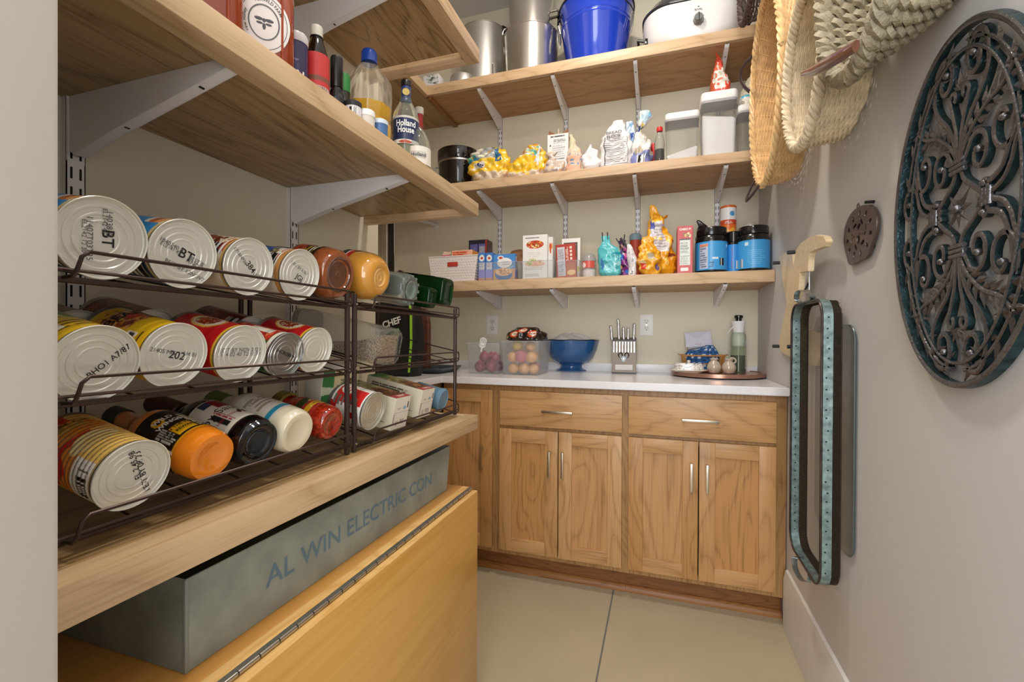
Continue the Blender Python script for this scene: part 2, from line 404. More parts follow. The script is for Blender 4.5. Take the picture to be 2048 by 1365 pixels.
back_shelf('top', *SZ['top'], -1.205, 'highest oak shelf on the back wall, holding steel pots and a blue bucket', leg=-1.205)
# small white closet-rod socket screwed to the back wall
p = onY(871,452,YB)
t = thing('rod_socket', 'small white round rod socket on the back wall under the near shelf end', 'bracket', M=frame(p,(1,0,0),(0,0,1),(0,-1,0)))
MB().lathe([(0,0),(.022,0),(.024,.003),(.02,.006),(0,.007)],20).build('flange', trimm, t)
MB().tube([(0,.006,.006),(-.03,.012,.05),(-.075,.02,.13)],.012,10).build('rod', trimm, t)
# ============================================================ left shelves
XL, YE, YN = -.530, 1.284, .205
LZ = dict(low=(.820,.862), mid=(1.466,1.504), top=(1.931,1.972))
def left_shelf(z0, z1, label, topm):
    t = thing('wall_shelf', label, 'shelf', (0,0,z0)); h = z1-z0; lw = .040
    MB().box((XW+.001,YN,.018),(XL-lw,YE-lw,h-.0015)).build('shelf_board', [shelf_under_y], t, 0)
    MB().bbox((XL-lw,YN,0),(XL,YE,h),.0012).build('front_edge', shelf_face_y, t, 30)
    MB().bbox((XW+.001,YE-.022,0),(XL-lw-.0003,YE,h-.0005),.0012).build('end_edge', shelf_face, t, 30)
    return t
left_shelf(*LZ['low'], 'oak shelf on the left under the two dark wire can racks', shelf_top_y)
left_shelf(*LZ['mid'], 'oak shelf on the left above the can racks, holding bottles and honey', shelf_top_y)
left_shelf(*LZ['top'], 'uppermost oak shelf on the left, seen from below at the top edge', shelf_top_y)
yu = [onX(152,300,XW+.013)[1], onX(589,500,XW+.013)[1]]
for i, y in enumerate(yu):
    standard('white slotted shelf rail on the left wall, %s' % ('the nearer, behind the largest tins' if i == 0 else 'farther one, behind the brown jar'),
             (XW,y,0), (0,1,0), (1,0,0), .83, 1.93, True, 'slotted shelf rails on the left wall', w=.026)
    for nm, k, L in (('lower','low',.335),('middle','mid',.342),('upper','top',.35)):
        if i == 0 and k == 'top': continue
        bracket('white tapered bracket under the %s left shelf, the %s one' % (nm, 'nearer' if i == 0 else 'farther'), (XW+.012,y,LZ[k][0]+.018), (0,1,0), (1,0,0), L, 'white brackets under the left shelves', h=.095)
# ============================================================ worktop and base cabinets
YF = 1.955; YC = 1.975; CT = .914
top = MB()
outline = [(XR-.001,YB-.001),(XR-.001,1.94),(-.985,1.94),(-.985,1.345),(XREC+.001,1.345),(XREC+.001,YB-.001)]
quartz = mat('white_quartz', '#e6e5e8', .18, noise=.02, nscale=60)
bmq = bmesh.new(); vs = [bmq.verts.new((x,y,CT-.032)) for x,y in outline]; fc = bmq.faces.new(vs)
r = bmesh.ops.extrude_face_region(bmq, geom=[fc]); bmesh.ops.translate(bmq, verts=[v for v in r['geom'] if isinstance(v,bmesh.types.BMVert)], vec=(0,0,.032))
bmesh.ops.recalc_face_normals(bmq, faces=bmq.faces); bmesh.ops.bevel(bmq, geom=[e for e in bmq.edges], offset=.0025, segments=2, affect='EDGES')
tag(MB().bm(bmq).build('worktop', quartz, smooth=30), 'white quartz worktop running along the back wall and round the left corner', 'countertop')
tag(MB().bbox((XREC+.02,YB-.012,CT),(XR-.002,YB-.001,CT+.045),.002).build('reflection_strip', quartz, smooth=30), 'low white upstand between the worktop and the back wall', 'reflection_strip')  # white strip added in place of the worktop's reflection on the wall
cab_v = [wood('cabinet_wood_v%d' % i, a, b_, 2, .38, s, 1, fig=g) for i,(a,b_,s,g) in enumerate([('#c0925f','#9a6f40',.8,.55),('#ba8852','#8f6334',.7,.75),('#c49a68','#a07645',.9,.5),('#ba8a54','#966a39',1.0,.65)])]
cab_h = wood('cabinet_wood_h', '#c19563', '#9e7446', 0, .38, .8, 1, fig=.5)
frm = wood('cabinet_frame_wood', '#a98050', '#8a6236', 2, .4, .9, .7)
nickel = mat('brushed_nickel', '#c9bfae', .3, 1)
def PX(px, y=YF): return onY(px, 900, y)[0]
def PZ(px, py, y=YF): return onY(px, py, y)[2]
z_dt, z_db = PZ(999.6,781.3), PZ(999.6,850)
z_ot, z_ob = PZ(998.7,856.6), PZ(998.3,1099)
def handle(parent, o, axis, L, name='handle', label=None):
    b = MB(); d = .024
    if axis == 0:
        b.bbox((-L/2,-d-.004,-.005),(L/2,-d+.004,.005),.001); b.bbox((-L/2+.002,-d,-.0045),(-L/2+.011,.0005,.0045),.001).bbox((L/2-.011,-d,-.0045),(L/2-.002,.0005,.0045),.001)
    else:
        b.bbox((-.005,-d-.004,-L/2),(.005,-d+.004,L/2),.001); b.bbox((-.0045,-d,-L/2+.002),(.0045,.0005,-L/2+.011),.001).bbox((-.0045,-d,L/2-.011),(.0045,.0005,L/2-.002),.001)
    h = b.build(name, nickel, parent, 30); h.location = o
    h['label'] = 'brushed nickel bar handle'
    return h
def door(parent, x0, x1, z0, z1, hx, m, sw=.058):
    d = MB(); T = .019
    g = MB()
    g.bbox((x0,0,z0),(x0+sw,T,z1),.0012).bbox((x1-sw,0,z0),(x1,T,z1),.0012)
    do = g.build('door', m, parent, 30); do.location = (0,YF,0)
    do['label'] = 'recessed panel cupboard door'
    for za in (z0, z1-sw): MB().bbox((x0+sw,.0003,za),(x1-sw,T,za+sw),.0012).build('rail', cab_h, do, 30)
    MB().box((x0+sw-.002,.009,z0+sw-.002),(x1-sw+.002,T-.002,z1-sw+.002)).build('door_panel', cab_v[1] if m is cab_v[0] else cab_v[0], do, 0)
    handle(do, (hx,0,(PZ(1110,928)+0)), 2, .112)
    return do
def cabinet(label, x0, x1, doors, drawer, dh=None, left=False):
    t = thing('base_cabinet', label, 'cabinet', (0,0,0), group='oak base cabinets under the back worktop')
    z1 = CT-.032
    b = MB().box((x0,YC+.019,.105),(x0+.018,YB-.01,z1)).box((x1-.018,YC+.019,.105),(x1,YB-.01,z1)).box((x0+.018,YC+.019,.1052),(x1-.018,YB-.021,.123)).box((x0+.018,YB-.02,.105),(x1-.018,YB-.01,z1))
    b.build('body', frm, t, 0)
    f = MB(); sw = .035
    f.box((x0,YC-.0005,.105),(x0+sw,YC+.018,z1)).box((x1-sw,YC-.0005,.105),(x1,YC+.018,z1)).box((x0+sw,YC,z1-.045),(x1-sw,YC+.018,z1)).box((x0+sw,YC,.105),(x1-sw,YC+.018,.14))
    if drawer: f.box((x0+sw,YC,z_ot-.02),(x1-sw,YC+.018,z_db+.02))
    f.build('face_frame', frm, t, 0)
    MB().box((x0,YC+.062,.0),(x1,YC+.075,.106)).build('toe_kick', wood('kick_wood','#86552a','#5f3717',0), t, 0)
    MB().prism([(0,0),(-.018,0),(-.018,.008),(-.012,.020),(-.004,.026),(0,.026)],x0,x1,M=frame((0,YC+.061,0),(0,1,0),(0,0,1),(1,0,0))).build('base_moulding', wood('kick_wood2','#9a652f','#74461e',0), t, 30)
    if drawer:
        d0, d1, c0, c1 = drawer
        dr = MB().bbox((d0,0,z_db),(d1,.02,z_dt),.0015).build('drawer_front', cab_h, t, 30); dr.location = (0,YF,0)
        handle(dr, ((c0+c1)/2,0,dh), 0, c1-c0)
    for (a,b_,h_,m) in doors: door(t, a, b_, z_ob if drawer else z_ob, z_ot if drawer else z_dt, h_, m)
    return t
cabinet('oak base cabinet in the middle under the blue bowl, one drawer over two doors', PX(992), PX(1250.5),
        [(PX(998.6),PX(1115.3),PX(1099.7),cab_v[0]),(PX(1117.2),PX(1243.5),PX(1126.3),cab_v[2])], (PX(999.2),PX(1244),PX(1085),PX(1145.8)), PZ(1115,824))
cabinet('oak base cabinet at the right end beside the hanging trays, one drawer over two doors', PX(1250.5)+.0005, XR-.003,
        [(PX(1257),PX(1396.5),PX(1382.8),cab_v[3]),(PX(1398.8),PX(1553),PX(1414.3),cab_v[0])], (PX(1256.5),PX(1552.8),PX(1363),PX(1437)), PZ(1400,841))
cabinet('oak base cabinet in the left corner with one tall door, behind the shelf ends', -.9905, PX(992)-.0005,
        [(-.984,PX(984),PX(965),cab_v[3])], None)
# left return run, mostly hidden
t = thing('base_cabinet', 'oak base cabinet under the left return of the worktop, hidden behind the racks', 'cabinet', (0,0,0), group='oak base cabinets under the back worktop')
MB().box((XREC+.01,1.35,.105),(-1.01,YC+.015,CT-.032)).build('body', frm, t, 0)
MB().bbox((-1.01,1.36,.13),(-.992,1.90,z_dt),.0015).build('door', cab_v[0], t, 30)
MB().box((XREC+.01,1.37,0),(-1.08,YC+.01,.104)).build('toe_kick', wood('kick_wood','#86552a','#5f3717',0), t, 0)
# ============================================================ honey-coloured chest under the left shelf
XH, YH1, ZH = -.500, 1.214, .664
honey_y = wood('honey_wood_y', '#d99e50', '#cb8e3e', 1, .28, .35, .6, coat=.25, fig=.18)
honey_f = wood('honey_wood_face', '#d3a256', '#c79547', 1, .28, .4, .5, coat=.25, fig=.2)
maple = wood('maple_edge', '#eac07c', '#d7a55e', 1, .35, .8, .5)
steel = mat('steel', '#c3c1bd', .28, 1)
t = thing('storage_chest', 'honey-coloured wooden chest with a hinged front, under the long metal trough', 'chest', (0,0,0))
MB().box((XW+.02,.22,.02),(XH-.019,YH1-.006,ZH-.02)).build('body', honey_f, t, 0)
MB().bbox((XW+.015,.21,ZH-.02),(XH-.046,YH1,ZH),.0015).build('top', honey_y, t, 30)
MB().bbox((XH-.046,.21,ZH-.02),(XH-.019,YH1,ZH+.0003),.0015).build('top_edge', maple, t, 30)
dd = MB().bbox((XH-.017,.21,.03),(XH,YH1,ZH-.010),.0015).build('door', honey_f, t, 30); dd['label'] = 'hinged front panel'
MB().bbox((XH-.0168,.2105,ZH-.0102),(XH-.0005,YH1-.0005,ZH-.0078),.0008).build('door_edge', maple, t, 30)
h = MB(); 
h.tube([(XH-.018,.215,ZH-.003),(XH-.018,YH1-.004,ZH-.003)],.0032,10)
h.box((XH-.025,.215,ZH-.0002),(XH-.018,YH1-.004,ZH+.0009))
hg = h.build('piano_hinge', steel, t, 40)
k = MB()
y = .245
while y < YH1-.02:
    k.tube([(XH-.018,y,ZH-.003),(XH-.018,y+.0012,ZH-.003)],.0036,10); y += .0335
k.build('knuckle_gaps', dark, hg, 0)['kind'] = 'stuff'
# ============================================================ long galvanised trough
galv = mat('galvanised', '#929990', .5, .2, noise=.22, nscale=16, bump=.06, bscale=14)
X0t, X1t, Y0t, Y1t, Zt0, Zt1 = -.83, -.575, .4205, 1.165, ZH+.0012, .785
t = thing('metal_trough', 'long grey galvanised trough with faded blue stencilled letters on the honey chest', 'trough', (0,0,0))
th = .0016; fl = .010
def tring(z, e, g): return [(X0t-g+e,Y0t-g*0+e,z),(X1t+g-e,Y0t-g*0+e,z),(X1t+g-e,Y1t+g-e,z),(X0t-g+e,Y1t+g-e,z)]
b = MB(); b.loft([tring(Zt0,0,0),tring(Zt1,0,0)[:2]+[(X1t,Y1t+fl*2,Zt1),(X0t,Y1t+fl*2,Zt1)]],cap0=True,cap1=False)
b.loft([tring(Zt0+th,th,0),tring(Zt1,th,0)[:2]+[(X1t-th,Y1t+fl*2-th,Zt1),(X0t+th,Y1t+fl*2-th,Zt1)]],cap0=True,cap1=False)
b.build('trough_body', galv, t, 0, merge=False)
MB().tube([(X0t,Y0t,Zt1),(X1t,Y0t,Zt1),(X1t,Y1t+fl*2,Zt1),(X0t,Y1t+fl*2,Zt1)],.0016,8,closed=True).build('rim', galv, t)
MB().bbox((X1t-.004,Y0t-.001,Zt0),(X1t+.0012,Y0t+.0045,Zt1),.0008).build('corner_seam', mat('galv_edge','#8c938d',.5,.2), t)
sten = mat('stencil_blue', '#5f86a0', .7, 0, alpha=.55)
zc = (Zt0+Zt1)/2-.002
yl, yr = onX(535,1170,X1t)[1], onX(862,985,X1t)[1]
text('AL WIN ELECTRIC CON', .046, flat((X1t+.0006,(yl+yr)/2,zc),(0,1,0),(0,0,1)), sten, t, 'stencil_lettering', bold=.012, squeeze=(yr-yl)/.046/10.6)['kind'] = 'stuff'
# ============================================================ wire can racks
bronze = mat('bronze_wire', '#4a3c38', .38, .7)
XF, XBk = -.597, -.875
TIER = [(1.158,.044),(1.026,.058),(.880,.064)]
def rack(label, y0, y1, rails, tilt_z=TIER):
    t = thing('can_rack', label, 'rack', (0,0,0), group='dark wire can racks')
    for (x, yy) in ((XF,y0),(XF,y1),(XBk,y0),(XBk,y1)):
        top_ = (1.185 if x == XF else 1.208)
        MB().tube([(x,yy,.8625),(x,yy,top_)],.0052,10).build('leg', bronze, t)
    for k, (zb_, rise) in enumerate(tilt_z):
        xr_ = XBk; sl = rise/(XF-XBk)
        e = .0046
        d = MB(); y0_, y1_ = y0+e, y1-e
        d.tube([(XF,y0_,zb_-.002),(XF,y1_,zb_-.002)],.0034,8)
        d.tube([(XBk+.004,y0_,zb_+rise-.003),(XBk+.004,y1_,zb_+rise-.003)],.0034,8)
        d.build('cross_bar', bronze, t)['kind'] = 'stuff'
        n = 7
        for i in range(n):
            yy = y0+.012+(y1-y0-.024)*i/(n-1)
            MB().tube([(XF-.002,yy,zb_+.0008),(XBk+.004,yy,zb_+rise+.0008)],.0015,6).build('deck_wire', bronze, t)
        MB().tube([(XF+.012,y0+.004,zb_+.0075),(XF+.012,y1-.004,zb_+.0075)],.0021,6).build('lip_wire', bronze, t)
        ya, yb = rails
        q = .022; zt_ = zb_+.0275
        pts = [(XF+.003,ya-.006,zb_),(XF+q-.003,ya-.006,zb_+.001),(XF+q,ya-.005,zb_+.006),(XF+q+.001,ya-.001,zt_-.006),(XF+q+.001,ya+.006,zt_),
               (XF+q+.001,yb-.004,zt_),(XF+q+.001,yb+.001,zt_-.005),(XF+q,yb+.002,zb_+.005),(XF+q-.003,yb+.002,zb_+.001),(XF+.003,yb-.004,zb_)]
        MB().tube(pts,.0021,8).build('front_rail', bronze, t)
        for yy in (y0,y1):
            MB().tube([(XF,yy,zb_+.030),(XBk,yy,zb_+rise+.030)],.0019,6).build('side_rail', bronze, t)
    for (x, yy) in ((XF+.0055,y0),(XF+.0055,y1)):
        for zb_, r_ in tilt_z:
            MB().ball((x,yy,zb_+.006),.0026,8).build('bolt', steel, t)
    return t
yj0, yj1, ye = onX(694,800,XF)[1], onX(708.5,800,XF)[1], onX(910,750,XF)[1]
rack('nearer dark brown three-tier wire can rack, full of canned food', .287, yj0, (.312,.745))
rack('farther dark brown three-tier wire can rack, with glass bottles on top', yj1, ye, (.824,1.240), [TIER[0],TIER[1],(.872,.064)])

# ============================================================ tins lying with their ends to the room
endm = mat('tin_end_enamel', '#e4e2d8', .28, .3)
tin = mat('tin_steel', '#b9bbbb', .28, .9)
paper = printed('label_print', .38, coat=.15)
foil = printed('bag_print', .26, coat=.35, bump=.3, bscale=30)
inkb = mat('ink_grey', '#5a5a60', .8); inkd = mat('ink_black', '#17171a', .7); inkw = mat('ink_white', '#f4f3ee', .6)
inkr = mat('ink_red', '#b3202a', .6); inky = mat('ink_yellow', '#f2b81c', .6)
def lie(px, y0, y1, X, tilt, r=None, roll=0, dz=0):
    c = onX(px, (y0+y1)/2, X); rr = (y1-y0)/2/FPX*fwd(c)
    if r is None: r = rr
    t = math.radians(tilt); n = Vector((math.cos(t),0,-math.sin(t)))
    M = frame(c+Vector((0,0,dz)), (0,1,0), (math.sin(t),0,math.cos(t)), n)
    return M @ Matrix.Rotation(roll, 4, 'Z'), r
def tin_can(label, M, r, h, art, codes=(), end=None, words=(), group='tins on the wire racks', ridged=False):
    t = thing('food_tin', label, 'can', group=group, M=M)
    e = end or endm
    MB().lathe([(r*.985,-.0035),(r,-.002),(r,-.0006),(r*.985,0),(r*.965,-.0006),(r*.955,-.004),(r*.93,-.0048),(r*.90,-.004),(r*.80,-.0040),(r*.78,-.0032),(r*.74,-.0032),(r*.72,-.0042),
        (r*.62,-.0042),(r*.60,-.0034),(r*.56,-.0034),(r*.54,-.0042),(r*.44,-.0042),(r*.42,-.0036),(r*.39,-.0036),(r*.37,-.0042),(0,-.0042)],48).build('end', e, t, 25)
    b = MB(); b.lathe([(r*.985,-.0035),(r*.955,-.006),(r*.955,-h+.006),(r*.985,-h+.0035),(r,-h+.002),(r*.985,-h),(r*.95,-h+.003),(0,-h+.003)],48)
    b.build('can_body', tin, t, 30)
    if art is not None:
        rf = (lambda z: r*.962+.00045*math.sin(z*900)) if ridged else None
        sleeve('label', art, r*.962, -h+.007, -.0065, paper, t, rf=rf)
    for s, sz, x, y, ang, bd in codes:
        ex = (math.cos(ang),math.sin(ang),0); ey = (-math.sin(ang),math.cos(ang),0)
        text(s, sz, flat((x*r,y*r,-.0040 if abs(x)+abs(y) < .3 else -.0036), ex, ey), inkd if bd > 0 else inkb, t, 'stamp', bold=bd*.01)
    for s, sz, a, z, m_, bd in words:
        text(s, sz, wrap(r*.962, a, z, -1), m_, t, 'lettering', bold=bd, sub=1)
    return t
def art_pumpkin(seed, top='f0e8d0'):
    a = Art(140,70,'2f8fd0',seed); a.rect(0,1,0,.12,'1d4f86'); a.rect(.0,.22,.0,1,'16324f'); a.lines(.02,.2,.08,.9,'8fb4cf',12)
    a.oval(.30,.82,.10,.17,'f5efe2'); a.oval(.30,.84,.085,.12,'c9732f'); a.oval(.30,.88,.06,.05,'e3a35f'); a.oval(.31,.80,.03,.03,'8a4318')
    a.rect(.36,.66,.0,1,'2f8fd0'); a.rect(.50,.56,.30,.9,'e8f1f5'); a.lines(.505,.555,.34,.86,'24364a',4,horiz=False)
    a.rect(.56,1,.0,1,'173d6b'); a.bars(.58,.66,.45,.9,vert=False)
    a.rect(0,1,.955,1,'d9c38a'); return a.jit(.01)
def art_beans(seed, base='efe2c4', food=('7a2f1c','a4472a','5a1e12')):
    a = Art(150,70,base,seed); a.spots(.30,.47,.15,.75,food,140,.018,1.6); a.spots(.1,.22,.4,.95,food,60,.018,1.6)
    a.bars(.38,.46,.60,.95,vert=False); a.rect(.22,.28,.1,.9,'b52a24'); a.lines(.30,.47,.85,.98,'b4301f',2); a.rect(0,1,.955,1,'c9a25c'); return a.jit(.012)
def art_chili(seed):
    a = Art(150,80,'f3c51d',seed); a.spots(.24,.46,.12,.62,('8e2d16','c45a2b','e08a4a','6a2110','d8a070'),260,.014,1.8)
    a.oval(.30,.42,.035,.10,'d3341f'); a.rect(.15,.24,.0,.95,'2a1a12'); a.lines(.16,.235,.05,.9,'f3c51d',4,horiz=False)
    for k in range(4): a.rect(.40+.035*k,.428+.035*k,.68,.84,'f4efe0'); a.rect(.405+.035*k,.423+.035*k,.71,.81,'404040')
    a.lines(.38,.55,.88,.94,'5b3b10',1); a.rect(.53,.60,0,1,'8a4a12'); return a.jit(.01)
def art_red(seed, base='c3161d'):
    a = Art(150,80,base,seed); a.rect(0,1,.72,1,'c3161d'); a.oval(.30,.48,.075,.30,'e9b64f'); a.oval(.30,.48,.062,.26,'f2e9d8'); a.oval(.30,.46,.055,.20,'9c2c16')
    a.spots(.25,.35,.28,.64,('c96f34','7c2412','e7d2b0'),70,.008,1.8); a.rect(.17,.22,.1,.9,'f0e4c8'); a.rect(.40,.44,.02,.6,'f3ead2'); a.rect(.0,1,.95,1,'d7b23c'); return a.jit(.01)
def art_tomato(seed):
    a = Art(150,70,'1f5a2c',seed); a.rect(.18,.48,0,.9,'c7281d'); a.spots(.2,.46,.05,.85,('e5482c','b31b14','ef8b52'),90,.02,1.6); a.rect(.27,.33,.3,.8,'f5f0e0'); a.rect(.40,.46,.55,.9,'2f7a3a'); a.rect(0,1,.92,1,'e7e2d2'); return a.jit(.01)
def art_darkred(seed):
    a = Art(120,60,'5d1418',seed); a.spots(.2,.5,.1,.9,('8c2a24','3c0b0e','a34432'),80,.02,1.5); a.bars(.34,.44,.7,.98,vert=False,bg='c8c4bd'); return a.jit(.01)
P = PI
T1 = 9; T2 = 11.5; T3 = 12.5
M, r = lie(208,395,560,-.588,T1)
tin_can('large tin with blue label lying on top tier, nearest the left frame edge', M, r, .118, art_pumpkin(1), [('BT',.017,.12,.02,-1.5,1.2),('114038 G',.0085,.12,.42,-1.5,0),('EL2142 46',.0065,.02,.42,-1.5,0),('11407T03T35',.0085,-.25,-.05,-1.5,0),('EL2142 12 30',.0065,-.36,-.02,-1.5,0)])
M, r = lie(370,440,578,-.588,T1)
tin_can('large tin with blue label lying on top tier, second from the left', M, r, .118, art_pumpkin(2), [('BT',.018,.10,-.03,-.35,1.2),('1840240 A',.0075,-.34,.20,-.35,0),('EL2141 43',.0065,-.36,.10,-.35,0),('BEST BY',.0075,.46,-.16,-.35,0),('11NOV24',.0075,.42,-.27,-.35,0),('BEST BY 12NOV24',.0075,.15,-.48,-.35,0)])
M, r = lie(500,477,592,-.588,T1)
tin_can('tin with cream label of red beans and a barcode on the top tier', M, r, .112, art_beans(3), [('384',.013,.10,0,-.75,.6),('0716NP36',.007,-.35,.32,-.75,0),('LH B1',.006,.42,-.25,-.2,0)])
M, r = lie(602,499,602,-.588,T1)
a = art_beans(4,'e9e4d2',('6a6a55','a38e5a','3b4a6a')); a.rect(.28,.38,.1,.6,'2a62a8'); a.rect(0,1,.90,1,'c08a4c')
tin_can('tin with white, blue and tan label on top tier, beside the brown jar', M, r, .112, a, [('JGJ',.013,.02,-.12,-.4,.6),('BEST BY 6 SEP',.007,-.02,.25,-.4,0)])
# second row tins, their labels showing above and between the front ones
M, r = lie(500,477,592,-.588,T1); Mb = M @ Matrix.Translation((0.0,.004,-.120))
tin_can('dark olive labelled tin in the back row of the top tier', Mb @ Matrix.Translation((.03,0,0)), .041, .112, Art(100,50,'3a3016',9).spots(.1,.5,.1,.9,('8a5a24','1c1a10','b98a3a'),60,.03,1.5).jit(.02), group='tins on the wire racks')
M, r = lie(602,499,602,-.588,T1)
tin_can('brown and black labelled tin in the back row of the top tier', M @ Matrix.Translation((.030,.003,-.122)), .041, .112, Art(100,50,'6e3a18',10).spots(.1,.5,.1,.9,('c98a3a','20140c','9a2a18'),60,.03,1.5).jit(.02))
M, r = lie(195,657,800,-.588,T2, .0435)
a = Art(150,70,'f0c426',11); a.rect(.1,.5,.15,.5,'5aa338'); a.rect(.1,.5,.05,.2,'d8432a'); a.spots(.2,.5,.1,.55,('e8762a','3c8a2c','f3e08a'),50,.02,1.5); a.lines(.2,.5,.65,.9,'8a6a1c',3); a.rect(.33,.45,.68,.84,'f1ead4')
tin_can('tin with green and yellow label, leftmost on the middle tier', M, r, .115, a, [('BHO1 A7/87',.0095,.30,.05,.75,.3)])
M, r = lie(352,645,778,-.588,T2)
tin_can('tin with yellow chili label on the middle tier, printed 202 on its end', M, r, .118, art_chili(12), [('202',.014,.10,-.03,-.2,.6),('21405 MG',.0075,-.34,.12,-.2,0),('LH B1',.0075,.5,.0,-.2,0)], words=[('BEEF',.020,2.2,-.098,inky,.03),('BEAN',.020,2.0,-.077,inkd,.02)])
M, r = lie(484,650,767,-.588,T2)
tin_can('tin with bright red label and bowl picture on the middle tier', M, r, .112, art_red(13), [('BEST BY NOV 2024',.0085,0,.12,0,0),('3114 02 40 T2 16:30',.0085,0,-.03,0,0)])
M, r = lie(574,665,757,-.588,T2)
tin_can('smaller tin with bare grey steel end on the middle tier', M, r, .105, art_tomato(14), [('UACBO8024',.0085,0,.05,-.35,.3)], end=tin)
M, r = lie(632,655,748,-.588,T2)
tin_can('tin with red label on the middle tier, next to the posts', M, r, .108, art_red(15,'b0141c'), [])
M, r = lie(352,645,778,-.588,T2)
tin_can('dark red labelled tin in the back row of the middle tier, behind the chili tin', M @ Matrix.Translation((.052,.0,-.123)), .040, .108, art_darkred(16))
M, r = lie(195,657,800,-.588,T2, .0435)
tin_can('brown labelled tin in the back row of the middle tier, nearest the wall rail', M @ Matrix.Translation((.045,.0,-.120)), .040, .108, Art(100,50,'7d5a34',17).jit(.03))
M, r = lie(574,665,757,-.588,T2)
tin_can('dark red tin in the back row of the middle tier, by the seed container', M @ Matrix.Translation((.03,.004,-.113)), .041, .108, art_darkred(18))
# ---- bottom tier
M, r = lie(268,880,1023,-.582,T3)
a = Art(160,90,'e6bd62',19); a.rect(.30,.60,.0,.62,'c2261c'); a.put((a.u>.28)&(a.u<.62)&(a.v<.70)&(a.v>.55+.06*np.sin(a.u*40)),'e08a2e'); a.oval(.32,.30,.13,.16,'df8b32'); a.rect(.26,.38,.16,.30,'caa04a')
a.oval(.33,.62,.10,.12,'f0dca0'); a.oval(.33,.66,.07,.07,'e9cc82'); a.rect(.42,.62,.70,.97,'e9e6de'); a.bars(.46,.60,.78,.95,n=26)
tin_can('largest cream soup tin with red and gold label, front left of the bottom tier', M, r, .125, a, [('BEST BY 08 23',.0095,.28,0,1.9,.4),('EL 2 45 98',.009,.05,.25,1.9,.2)], words=[('CREAM OF',.0135,2.25,-.098,mat('ink_olive','#6b5a28',.6),.02)], ridged=True)
# ---- bottles and jars lying on the racks
def lying_bottle(label, M, prof, glassm, art=None, zr=None, cap=None, name='bottle', cat='bottle', base=None, words=(), n=40, group='bottles and jars on the wire racks', a0=0, sweep=2*PI, sq=None, capname='cap'):
    """profile (radius, z) from the base at z=0 backwards"""
    t = thing(name, label, cat, group=group, M=M)
    MB().lathe(prof, n).build('glass_body' , glassm, t, 45)
    if base: MB().lathe(base[0], n).build('base_rings', base[1], t, 30)
    if art is not None:
        z0, z1, r_ = zr; sleeve('label', art, r_, z0, z1, paper, t, a0=a0, sweep=sweep)
        for s, sz, a_, z, m_, bd in words: text(s, sz, wrap(r_, a_, z, -1), m_, t, 'lettering', bold=bd, sub=1)
    if cap: MB().lathe(cap[0], 28).build(capname, cap[1], t, 40)
    return t
def bprof(r, body, neckr, L, dimple=.5, b=.008):
    return [(0,-.005*dimple*2),(r*.45,-.004*dimple*2),(r*.55,-.002),(r*.72,-.0004),(r*.86,-.0012),(r*.955,-b*.5),(r,-b*1.3),(r,-body),(r*.93,-body-.012),(r*.72,-body-.026),(neckr,-body-.048),(neckr,-L),(neckr*.8,-L),(0,-L)]
M, r = lie(427,862,968,-.578,T3)
sauce = mat('orange_sauce', '#ee8a1f', .12, coat=.9, sub=.15)
a = Art(150,80,'1b1513',21); a.oval(.36,.30,.035,.12,'f2b81c'); a.oval(.36,.30,.020,.06,'1b1513'); a.rect(.26,.37,.62,.90,'f2b81c'); a.rect(0,1,.95,1,'e9a51d'); a.bars(.47,.55,.80,.98)
a.rect(.17,.25,.15,.95,'1b1513'); a.lines(.18,.25,.25,.95,'d8cfa8',7,horiz=False); a.lines(.38,.45,.5,.95,'d8d8d0',5,horiz=False)
lying_bottle('orange wing sauce bottle with a black label lying on the bottom tier', M, bprof(r,.108,.015,.185,.7,.02), sauce, a, (-.105,-.028,r+.0004), [[(0,-.205),(.016,-.205),(.0165,-.18),(.013,-.178)],mat('cap_black','#181615',.3)], name='sauce_bottle',
   words=[('WILD',.0105,2.05,-.083,inkw,.03),('WINGS',.0105,2.05,-.070,inkw,.03),('JOIN THE WIN.',.0068,2.0,-.054,inkd,.02),('GET REWARDS.',.0068,2.0,-.045,inkd,.02)])
M, r = lie(518,838,936,-.586,T3)
blackg = mat('black_glass', '#0d0a0c', .06, coat=.5)
a = Art(160,80,'e8e2d0',22); a.rect(.18,.30,.02,.35,'8e1a22'); a.rect(.30,.36,.02,.2,'23325c'); 
for k in range(9): a.oval(.16+.012*k,.62+.04*(k%3),.012,.05,'15120f')
a.rect(.36,.40,.45,.85,'1b1b1b'); a.lines(.33,.36,.4,.9,'b03a34',2,horiz=False); a.rect(0,1,.95,1,'2a2220')
lying_bottle('dark soy sauce bottle with cream label and round glass base, bottom tier', M, bprof(r,.115,.014,.20,.9,.010), blackg, a, (-.110,-.022,r+.0004), [[(0,-.235),(.0165,-.235),(.0175,-.17),(.014,-.168)],mat('cap_maroon','#4a1416',.35)], name='sauce_bottle',
   base=([(r*.93,-.003),(r*.88,.0008),(r*.80,.0004),(r*.70,-.003),(r*.60,-.003),(r*.54,-.0006),(r*.46,-.003),(r*.2,-.004),(0,-.004)],mat('glass_sheen','#3a3f46',.05,.6)),
   words=[('Soy Sauce',.021,2.0,-.070,inkd,.0),('less Seasoning',.009,1.95,-.050,inkr,.0)])
M, r = lie(597,820,911,-.588,T3)
a = Art(140,60,'efe9da',23); a.rect(0,1,.80,.93,'2f9fc4'); a.lines(.15,.45,.2,.65,'b4a98f',4); 
